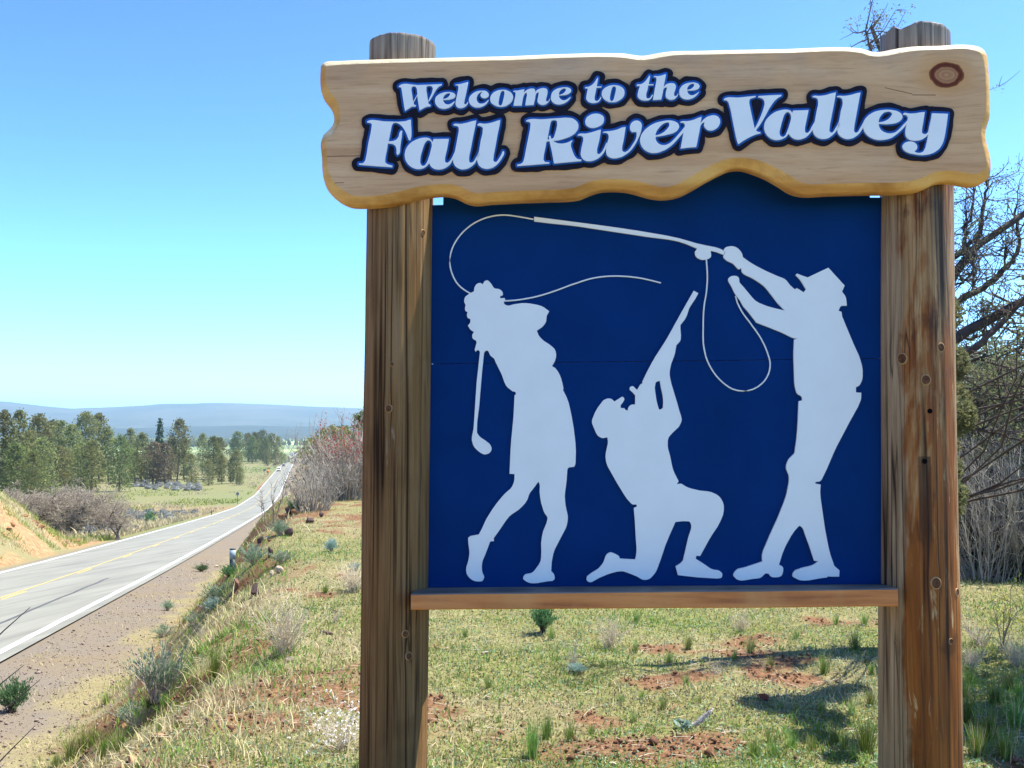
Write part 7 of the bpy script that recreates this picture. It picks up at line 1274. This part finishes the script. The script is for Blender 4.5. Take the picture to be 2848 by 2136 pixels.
def relabel(group, base, rows):
    things = [o for o in scene.collection.objects if o.parent is None and o.get('group') == group]
    things.sort(key=lambda o: o.location.y)
    k = math.ceil(len(things) / len(rows))
    for i, rname in enumerate(rows):
        part = sorted(things[i * k:(i + 1) * k], key=lambda o: o.location.x / o.location.y)
        for j, o in enumerate(part): o['label'] = ('%s, %s from the left %s' % (base, ORD[j], rname)).strip()
relabel('grass tufts below the panel', 'small green grass tuft below the panel', ['in the nearest row', 'in the second row', 'in the third row', 'in the farthest row'])
relabel('shaded grass beside the right post', 'green grass tuft in shade left of the right post', ['in front', 'farther back'])
relabel('lush grass at the foot of the bank', 'lush grass tuft at the bank foot', ['in the lower row', 'in the upper row'])
relabel('grass tufts left of the left post', 'green grass tuft by the left side of the left post', ['there'])
relabel('orange rocks in the road cut', 'orange rock bedded in the left road cut', ['there'])
relabel('pines of the dark grove left of the far road', 'pine in the dark grove left of the far road', ['there'])
relabel('small pines by the far road', 'small pine before the dark grove by the far road', ['there'])
relabel('sagebrush before the pines', 'grey sagebrush dome before the pines', ['in the nearest row', 'in the second row', 'in the third row', 'in the farthest row'])
relabel('sagebrush above the road edge', 'grey sagebrush above the road edge', ['in the nearest row', 'in the middle row', 'in the farthest row'])
relabel('pines beyond the reddish shrub', 'round topped pine showing above the reddish shrub', ['there'])
relabel('traffic cones along the left road edge', 'orange traffic cone on the left road edge', ['there'])
relabel('sagebrush under the bare oaks', 'grey sagebrush at the foot of the bare oaks', ['there'])
# ---- right side: juniper behind the post, thicket beyond
def juniper():
    global rng
    rng = np.random.default_rng(601)
    D = 9.4
    def at(px, py, dd=0.0):
        d = sight(px, py); return np.array([0, 0, 2.0]) + d * ((D + dd) / d[1])
    base = np.array([3.98, 9.5, hz(3.98, 9.5) - .1])
    T = Geo(); C = Geo()
    trunk = [base, base + [.02, 0, .8], np.array([3.9, 9.5, 1.9]), np.array([3.92, 9.45, 2.9]), np.array([3.85, 9.45, 4.2]), np.array([3.66, 9.4, 5.2]), at(2425, 80), at(2448, 46)]
    T.tube(trunk, [.17, .14, .12, .10, .06, .035, .018, .006], 8)
    limbs = [([(2600, 870), (2658, 842), (2704, 815), (2747, 796), (2793, 753), (2820, 726), (2836, 676), (2828, 622), (2822, 580)], .040),
             ([(2590, 745), (2654, 715), (2685, 699), (2693, 676), (2728, 649), (2731, 595), (2743, 537), (2747, 491)], .034), ([(2685, 699), (2679, 645), (2700, 595), (2710, 537), (2708, 500)], .020),
             ([(2600, 1030), (2662, 996), (2731, 954), (2770, 915), (2809, 877), (2848, 830), (2900, 760)], .046), ([(2610, 900), (2662, 925), (2693, 946), (2740, 930), (2790, 905)], .02), ([(2693, 702), (2710, 745), (2706, 800)], .016),
             ([(2600, 800), (2660, 793), (2700, 770), (2715, 720)], .014), ([(2793, 753), (2797, 700), (2790, 660)], .012), ([(2600, 1150), (2680, 1130), (2760, 1110), (2860, 1095)], .03), ([(2600, 1200), (2700, 1190), (2790, 1210), (2870, 1230)], .024),
             ([(2540, 420), (2470, 250), (2418, 130), (2408, 84)], .02), ([(2560, 900), (2700, 700), (2900, 560), (3050, 480)], .05), ([(2560, 1000), (2800, 860), (3050, 740), (3250, 700)], .06), ([(2560, 600), (2600, 400), (2640, 300)], .03)]
    tips = []
    for pts, r in limbs:
        dz = rng.uniform(-.5, .5); P = [at(x, y, dz * (.3 + .7 * i / len(pts))) for i, (x, y) in enumerate(pts)]
        s = np.linspace(0, len(P) - 1, len(P) * 3); i = np.minimum(s.astype(int), len(P) - 2); f = (s - i)[:, None]; P = np.array(P); P = P[i] * (1 - f) + P[i + 1] * f + rng.normal(0, .008, (len(s), 3))
        T.tube(P, np.linspace(r, r * .3, len(P)), 6)
        for k in range(int(10 + len(P) * .8)):
            q = P[int(rng.integers(2, len(P)))]; d = rng.normal(0, .7, 3) + [0, 0, .55]; d /= np.linalg.norm(d); L = rng.uniform(.16, .5)
            Q = bent(q, d, L, 4, -.02, .22); T.tube(Q, np.linspace(.008, .002, 5), 3)
            for w in range(3):
                d2 = d + rng.normal(0, .7, 3); d2 /= np.linalg.norm(d2); Q2 = bent(Q[int(rng.integers(1, 5))], d2, rng.uniform(.08, .22), 3, 0, .2); T.tube(Q2, np.linspace(.004, .0015, 4), 3)
                if rng.random() < .34: tips.append(Q2[-1])
            if rng.random() < .4: tips.append(Q[-1])
    tips = np.array(tips)
    for t in tips:
        n = int(rng.integers(9, 20)); C.leaves(t + rng.normal(0, .032, (n, 3)), rng.uniform(.014, .032, n), 0, .5, .6)
    # unseen leaf balls added to the crown, placed to shade the ground
    def ball(c, r, n, s0=.02, s1=.045):
        p = rng.normal(size=(n, 3)); p *= (rng.uniform(0, 1, n) ** (1 / 3) / np.linalg.norm(p, axis=1))[:, None]
        C.leaves(np.array(c) + p * [r, r, r * .8], rng.uniform(s0, s1, n), 0, .6, .4)
        T.tube(bent(np.array([3.9, 9.4, max(1.2, c[2] - 1.0)]), np.array(c) - np.array([3.9, 9.4, max(1.2, c[2] - 1.0)]), float(np.linalg.norm(np.array(c) - np.array([3.9, 9.4, max(1.2, c[2] - 1.0)]))), 5, 0, .16), np.linspace(.012, .004, 6), 4)
        for k in range(14):
            d = rng.normal(size=3); d /= np.linalg.norm(d); T.tube([np.array(c), np.array(c) + d * r * .5, np.array(c) + d * r], [.009, .006, .003], 3)
    for c, r, n in (((3.30, 7.75, 2.2), .24, 3000), ((3.30, 7.9, 1.7), .22, 2600), ((3.18, 7.5, 2.5), .22, 2800), ((3.26, 7.75, 2.9), .22, 2600), ((3.12, 7.2, 2.1), .20, 2200), ((2.88, 6.85, 1.9), .15, 1400), ((2.82, 6.6, 1.5), .13, 1100), ((2.74, 6.35, 1.6), .12, 1000), ((3.62, 9.2, 3.4), .22, 900),
                    ((4.3, 6.95, 2.2), .34, 5000), ((4.6, 7.2, 2.8), .36, 5600), ((4.2, 6.6, 2.2), .30, 4600), ((4.8, 7.5, 2.9), .36, 5600), ((4.4, 7.4, 2.4), .28, 4200), ((4.5, 6.8, 2.6), .34, 5000), ((4.9, 7.1, 3.2), .36, 5600), ((4.6, 6.5, 3.0), .30, 4400), ((4.3, 6.5, 2.4), .32, 4800), ((4.5, 6.4, 2.4), .30, 4400), ((4.1, 6.3, 2.0), .26, 3600), ((3.97, 7.2, 2.2), .22, 3000), ((3.85, 6.8, 2.0), .20, 2600)):
        ball(c, r, n)
    tw = np.array([at(2408, 84), at(2440, 50), at(2447, 62), at(2412, 100), at(2420, 125), at(2432, 140)])
    for t in tw: C.leaves(t + rng.normal(0, .028, (46, 3)) * [1, 1, 1.6], rng.uniform(.015, .032, 46), 0, .5, .9)
    o = tag(empty('juniper_tree', base, 0), 'open twiggy juniper rising behind the right post and the end of the board', 'juniper')
    for nm, GG, M in (('trunk', T, B_juni), ('foliage', C, L_juni)):
        GG.v = [v - base for v in GG.v]; GG.obj(nm, [M], o)
juniper()
def juni_meshes(seed):
    global rng
    rng = np.random.default_rng(seed); T = Geo(); C = Geo()
    T.tube([[0, 0, 0], [.03, 0, .4], [0, .02, .9]], [.05, .035, .01], 6)
    for k in range(84):
        a = rng.uniform(0, 6.28); t = rng.uniform(.06, .98); r = (.46 * math.sin(math.pi * (t * .75 + .2)) + .05) * rng.uniform(.4, 1.05)
        e = np.array([math.cos(a) * r, math.sin(a) * r, t]); T.tube([[0, 0, max(0, t - .18)], e * [.6, .6, 1] - [0, 0, .05], e], [.011, .007, .003], 3)
        n = 150; C.leaves(e + rng.normal(0, 1, (n, 3)) * [.07, .07, .055], rng.uniform(.008, .019, n), 0, .55, .5)
        for q in range(4):
            d = rng.normal(0, .09, 3); T.tube([e * [.8, .8, 1], e + d * .6, e + d * 1.3], [.004, .003, .0015], 3)
    return T.mesh('trunk', [B_juni]), C.mesh('crown', [L_juni])
JV = [juni_meshes(611), juni_meshes(612)]
for i, (px, d, top, w, lab) in enumerate(((2690, 21, 985, 1.25, 'dense olive juniper showing right of the post, behind the leafless brush'), (2790, 18.5, 1010, 1.2, 'olive juniper in the thicket, second from the right post'), (2880, 20, 985, 1.3, 'olive juniper cut by the right edge of the photo'), (2610, 26, 960, 1.2, 'juniper mostly hidden behind the right post'), (2960, 24, 930, 1.3, 'juniper standing just past the right edge of the photo'), (2740, 30, 960, 1.4, 'farthest juniper of the thicket right of the post'))):
    x = (px - 1424) / 2800 * d; z = hz(x, d) - .05; h = 2 + (1197 - top) / 2800 * d - z
    o = thing('juniper', (x, d, z), lab, 'juniper', None, None, (h * w, h * w, h)); link('trunk', JV[i % 2][0], o); link('crown', JV[i % 2][1], o)
a5, _ = stem_shrub(521, 90, .8, B_stem, None, 0, 7, .0055, .5)
a6, _ = stem_shrub(522, 80, .9, B_dark, None, 0, 6, .008, .4)
for i, (px, d, h, m, lab) in enumerate(((2715, 13.6, 1.5, a5, 'low pale leafless brush nearest the grass, right of the post'), (2830, 13.7, 1.7, a5, 'pale leafless brush in front of the thicket, near the right edge'), (2700, 14.6, 1.9, a5, 'pale leafless brush right of the post, at the edge of the shade'), (2790, 14.2, 1.6, a6, 'dark leafless brush in the thicket beside the pale one'), (2870, 15, 1.9, a5, 'pale leafless brush cut by the right edge of the photo'), (2740, 16, 2.2, a6, 'tall dark leafless brush in the back of the thicket'), (2650, 15.5, 2.1, a5, 'pale leafless brush half hidden by the right post'))):
    x = (px - 1424) / 2800 * d; o = thing('leafless_brush', (x, d, hz(x, d)), lab, 'shrub', None, None, (h, h, h)); link('stems', m, o)
def under_mesh(seed):
    global rng
    rng = np.random.default_rng(seed); G = Geo()
    for k in range(26):
        a = rng.uniform(0, 6.28); r = rng.uniform(0, .5); e = np.array([math.cos(a) * r, math.sin(a) * r, rng.uniform(.1, .8) * (1 - r * .6)])
        G.tube([[0, 0, 0], e * .5, e], [.012, .008, .003], 3, 1); G.leaves(e + rng.normal(0, .09, (26, 3)), rng.uniform(.04, .08, 26), 0, .6)
    return G.mesh('undergrowth', [L_under, B_dark])
um = under_mesh(531)
for px, d, h in ((2690, 14.4, .9), (2770, 14.2, .85), (2850, 14.5, 1.0), (2730, 15.4, 1.1), (2820, 15.6, 1.1), (2900, 14.2, .9), (2660, 15.5, 1.0), (2730, 13.9, .6), (2810, 13.8, .6), (2880, 13.9, .7)):
    x = (px - 1424) / 2800 * d; bush_at(um, 'undergrowth', (x, d, hz(x, d)), h * 1.5, h, 'dark green undergrowth at the foot of the leafless brush', 'undergrowth right of the post')
# crowns past the right edge that put the far ground in shade
for px, d, h, lab in ((3560, 8.4, 5.6, 'big juniper outside the right edge that shades the near grass'), (3090, 14.6, 4.3, 'juniper outside the right edge that shades the thicket floor'), (3020, 16.5, 5.0, 'juniper behind the thicket, outside the right edge')):
    x = (px - 1424) / 2800 * d; o = thing('juniper', (x, d, hz(x, d) - .05), lab, 'juniper', None, None, (h * (.62 if d < 10 else .72 if d < 14 else .95),) * 2 + (h,)); link('trunk', JV[1][0], o); link('crown', JV[1][1], o)
# sapling with yellow blossoms
p = ground_at(*dp(2168, 1402)); sc = scale_at(p); rng = np.random.default_rng(541); T = Geo(); C = Geo()
for s in range(7):
    a = rng.uniform(0, 6.28); P = bent([rng.normal(0, .01), rng.normal(0, .01), 0], [math.cos(a) * .35, math.sin(a) * .2, 1], rng.uniform(.6, 1.05), 5, 0, .14); T.tube(P, np.linspace(.012, .004, 6), 4)
    for f in range(4):
        q = P[int(rng.integers(2, 6))]; d = rng.normal(0, .6, 3) + [0, 0, .6]; d /= np.linalg.norm(d); Q = bent(q, d, rng.uniform(.15, .35), 3, 0, .15); T.tube(Q, np.linspace(.006, .002, 4), 3); C.leaves(np.array(Q)[1:].repeat(3, 0) + rng.normal(0, .02, (9, 3)), .035, 0, .7)
o = thing('flowering_sapling', p, 'thin sapling with yellow blossoms right of the right post', 'sapling', None, .3, (180 * sc,) * 3); T.obj('stems', [B_twig], o); C.obj('blossoms', [L_yellow], o)
for px, hpx, k, lab in ((dp(2120, 1395), 110, 'dead', 'pale dry stems left of the yellow blossom sapling'), (dp(2195, 1440), 90, 'dry', 'dry brush at the right edge below the yellow blossoms'), (dp(2100, 1440), 60, 'dry', 'low dry brush close to the right post')):
    plant(MW[k], 'dry_weed', px, hpx, lab, W, None, 1.1)
for x, y, h in ((2090, 1560, 110), (2140, 1600, 130), (2190, 1570, 120), (2110, 1630, 120), (2170, 1640, 120), (2205, 1520, 90), (2085, 1510, 80), (2150, 1520, 90), (2095, 1480, 70), (2180, 1490, 80)):
    plant(MG['tall' if x % 2 else 'g2'], 'grass_tuft', dp(x, y), h * .9, 'deep green grass in the shade right of the right post', Gs, 'shaded grass right of the right post', 1.0)
relabel('shaded grass right of the right post', 'shaded grass tuft right of the right post', ['in front', 'farther back'])
# near twigs reaching into the frame at the left
T = Geo(); T2 = np.array([-2.75, 3.7, hz(-2.75, 3.7)])
for (xa, ya), (xb, yb) in (((0, 1772), (84, 1689)), ((0, 1990), (112, 1890)), ((0, 1908), (66, 1850)), ((0, 2132), (98, 2018))):
    pa = np.array([0, 0, 2.0]) + sight(xa - 60, ya + 50) * 3.9; pb = np.array([0, 0, 2.0]) + sight(xb, yb) * 3.9; pm = (pa + T2) / 2 + [0, 0, .1]
    T.tube([T2, pm, pa, (pa + pb) / 2 + [0, 0, .004], pb], [.009, .006, .0035, .0026, .0012], 4)
T.v = [v - T2 for v in T.v]; o = T.obj('bare_twigs', [B_dark]); o.location = T2; tag(o, 'thin dark bare twigs slanting in from the left edge', 'shrub')

# ================================================================== GROUND COVER (nobody could count it)
rng = np.random.default_rng(71)
def blades(name, x, y, h, w, mats, mi, lean=.55):
    n = len(x); z = height(x, y); a = rng.uniform(0, 6.28, n); ln = rng.normal(0, lean, (n, 2)) * h[:, None]
    ca, sa = np.cos(a) * w / 2, np.sin(a) * w / 2
    A = np.stack([x - ca, y - sa, z - .004], -1); B = np.stack([x + ca, y + sa, z - .004], -1)
    M1 = np.stack([x + ln[:, 0] * .35 - ca * .7, y + ln[:, 1] * .35 - sa * .7, z + h * .6], -1); M2 = np.stack([x + ln[:, 0] * .35 + ca * .7, y + ln[:, 1] * .35 + sa * .7, z + h * .6], -1)
    T = np.stack([x + ln[:, 0], y + ln[:, 1], z + h], -1)
    V = np.stack([A, B, M2, M1, T], 1).reshape(-1, 3); b = np.arange(n)[:, None] * 5
    G = Geo(); G.v.append(V); G.n = len(V)
    Q = (b + [0, 1, 2, 3]); Tt = (b + [3, 2, 4])
    G.f += [Q.ravel(), Tt.ravel()]; G.sz += [np.full(n, 4), np.full(n, 3)]; G.m += [mi, mi]
    return tag(G.obj(name, mats), kind='stuff')
def scatter(n, y0, y1):
    y = y0 * np.exp(rng.uniform(0, math.log(y1 / y0), n)); x = y * rng.uniform(-.60, .60, n) + rng.uniform(-.6, .6, n)
    return x, y
GM = [L_grass, L_grass2, L_straw]
x, y = scatter(250000, 5.0, 34); u = x - road_x(y); gz, gg, gb, _ = zones(x, y)
pr = (u > 9.3) * np.clip(.18 + .75 * gg - .8 * gb, .05, 1) * (gz < .4); k = rng.random(len(x)) < pr; x, y, gg = x[k], y[k], gg[k]
t = fbm(x * .8, y * .8, 131, 3) + rng.normal(0, .16, len(x)) + (gg - .5) * .35
mi = np.where(t > .62, 0, np.where(t > .44, 1, 2)); h = rng.gamma(3, .009, len(x)) * (1 + .012 * y) * np.where(mi == 0, 1.15, 1); w = rng.uniform(.003, .007, len(x)) * (1 + .06 * y)
blades('grass', x, y, h, w, GM, mi)
x, y = scatter(200000, 6.0, 60); u = x - road_x(y); k = (u > 7.0) & (rng.random(len(x)) < .95 * (1 - sstep(9.4, 12.6, u + (fbm(x * .6, y * .6, 143, 3) - .5) * 3.0))); x, y = x[k], y[k]
t = fbm(x * .7, y * .7, 141, 3) + rng.normal(0, .12, len(x)); mi = np.where(t > .56, 0, np.where(t > .48, 1, 2)); k = fbm(x * 1.1, y * 1.1, 151, 3) > .40
x, y, mi = x[k], y[k], mi[k]; h = rng.gamma(3, .024, len(x)) * (1 - .6 * sstep(9.5, 12.5, x - road_x(y))); w = rng.uniform(.004, .009, len(x)) * (1 + .05 * y)
blades('bank_grass', x, y, h, w, GM, mi, .6)
x, y = scatter(60000, 9.0, 60); u = x - road_x(y); k = (u > 4.6) & (u < 7.4) & (fbm(x * .6, y * .6, 161, 3) > .50); x, y = x[k], y[k]
mi = np.where(rng.random(len(x)) < .8, 2, 1); h = rng.gamma(3, .02, len(x)); blades('verge_grass', x, y, h, rng.uniform(.004, .008, len(x)) * (1 + .05 * y), GM, mi, .7)
n = 60000; y = rng.uniform(42, 96, n); u = -rng.uniform(5.2, 26, n); x = road_x(y) + u; k = (fbm(x * .25, y * .25, 171, 3) > .46) & ((u < -6.4)); x, y = x[k], y[k]
mi = np.where(fbm(x * .3, y * .3, 181, 2) > .52, 1, 2); blades('cut_bank_grass', x, y, rng.gamma(3, .07, len(x)), rng.uniform(.03, .07, len(x)), GM, mi, .6)
n = 42000; y = 86 * np.exp(rng.uniform(0, 2.3, n)); u = -rng.uniform(0, 1, n) ** 1.4 * .42 * y - 6; x = road_x(y) + u; k = fbm(x * .06, y * .03, 191, 3) > .48; x, y = x[k], y[k]
mi = np.where(fbm(x * .05, y * .03, 193, 2) > .5, 1, 2); blades('meadow_grass', x, y, rng.gamma(3, .10, len(x)) + .1, rng.uniform(.05, .12, len(x)) * (1 + y / 150), [L_grass, L_grass2, L_straw], mi, .6)
# low herbs: small leaves lying close to the soil
x, y = scatter(230000, 5.0, 24); u = x - road_x(y); gz, gg, gb, _ = zones(x, y); k = (u > 9.4) & (rng.random(len(x)) < np.clip(.25 + gg - .8 * gb, .08, 1)); x, y, gg = x[k], y[k], gg[k]
z = height(x, y) + rng.uniform(.002, .025, len(x)); G = Geo(); C = np.stack([x, y, z], -1)
c = rng.random(len(x)) + (gg - .5) * .4 + .5 * (fbm(x * .9, y * .9, 201, 2) - .5)
for q, sel in enumerate((c > .72, (c <= .72) & (c > .48), c <= .48)): G.leaves(C[sel], rng.uniform(.010, .022, sel.sum()) * (1 + .03 * y[sel]), q, .6)
tag(G.obj('low_herbs', [L_rab, L_grass2, L_litter]), kind='stuff')
# clods on the bare soil, pebbles on the shoulder
def pebbles(name, x, y, s, mat):
    n = len(x); z = height(x, y); o = np.array([[1, 0, 0], [-1, 0, 0], [0, 1, 0], [0, -1, 0], [0, 0, .8], [0, 0, -.6]], float)
    V = np.stack([x, y, z + s * .25], -1)[:, None, :] + (o[None] * rng.uniform(.6, 1.25, (n, 6, 1)) + rng.normal(0, .18, (n, 6, 3))) * (s * .5)[:, None, None]
    F = np.array([[0, 2, 4], [2, 1, 4], [1, 3, 4], [3, 0, 4], [2, 0, 5], [1, 2, 5], [3, 1, 5], [0, 3, 5]]); F = (np.arange(n)[:, None, None] * 6 + F[None]).reshape(-1, 3)
    G = Geo(); G.add(V.reshape(-1, 3), F); return tag(G.obj(name, [mat]), kind='stuff')
x, y = scatter(60000, 5.0, 20); u = x - road_x(y); _, gg, gb, _ = zones(x, y); k = (u > 6.9) & (rng.random(len(x)) < gb * np.where(u < 10, .9, .5)); x, y = x[k], y[k]
pebbles('soil_clods', x, y, rng.gamma(2.2, .008, len(x)) + .004, plain('soil_clod', (.15, .07, .038), .95, .5, 25))
x, y = scatter(60000, 8.0, 60); u = x - road_x(y); k = (u > 4.3) & (u < 7.6); x, y = x[k], y[k]
pebbles('shoulder_gravel', x, y, (rng.gamma(2.0, .009, len(x)) + .005) * (1 + .01 * y), plain('gravel_stone', (.26, .20, .17), .95, .4, 25))
x, y = scatter(2500, 5.2, 14); u = x - road_x(y); k = u > 9.5; x, y = x[k], y[k]; mi = np.full(len(x), 0)
n = len(x); z = height(x, y) + .008; a = rng.uniform(0, 6.28, n); L = rng.uniform(.04, .22, n); G = Geo()
for i in range(n):
    d = np.array([math.cos(a[i]), math.sin(a[i]), rng.normal(0, .06)]) * L[i] / 2; c = np.array([x[i], y[i], z[i]]); G.tube([c - d, c + [0, 0, .004], c + d], [.0022, .002, .001], 3)
tag(G.obj('fallen_stems', [B_dead]), kind='stuff')

# ================================================================== HAZE
def haze():
    m = bpy.data.materials.new('haze_air'); m.use_nodes = True; nt = m.node_tree; nt.nodes.clear()
    out = nt.nodes.new('ShaderNodeOutputMaterial'); v = nt.nodes.new('ShaderNodeVolumePrincipled')
    v.inputs['Color'].default_value = (.76, .97, 1.0, 1); v.inputs['Density'].default_value = HAZE; v.inputs['Anisotropy'].default_value = 0.45
    nt.links.new(v.outputs[0], out.inputs['Volume'])
    G = Geo(); G.box((-13500, -70, -85), (13500, 15200, 420)); tag(G.obj('haze', [m]), kind='stuff')
HAZE = 1.15e-4
haze()
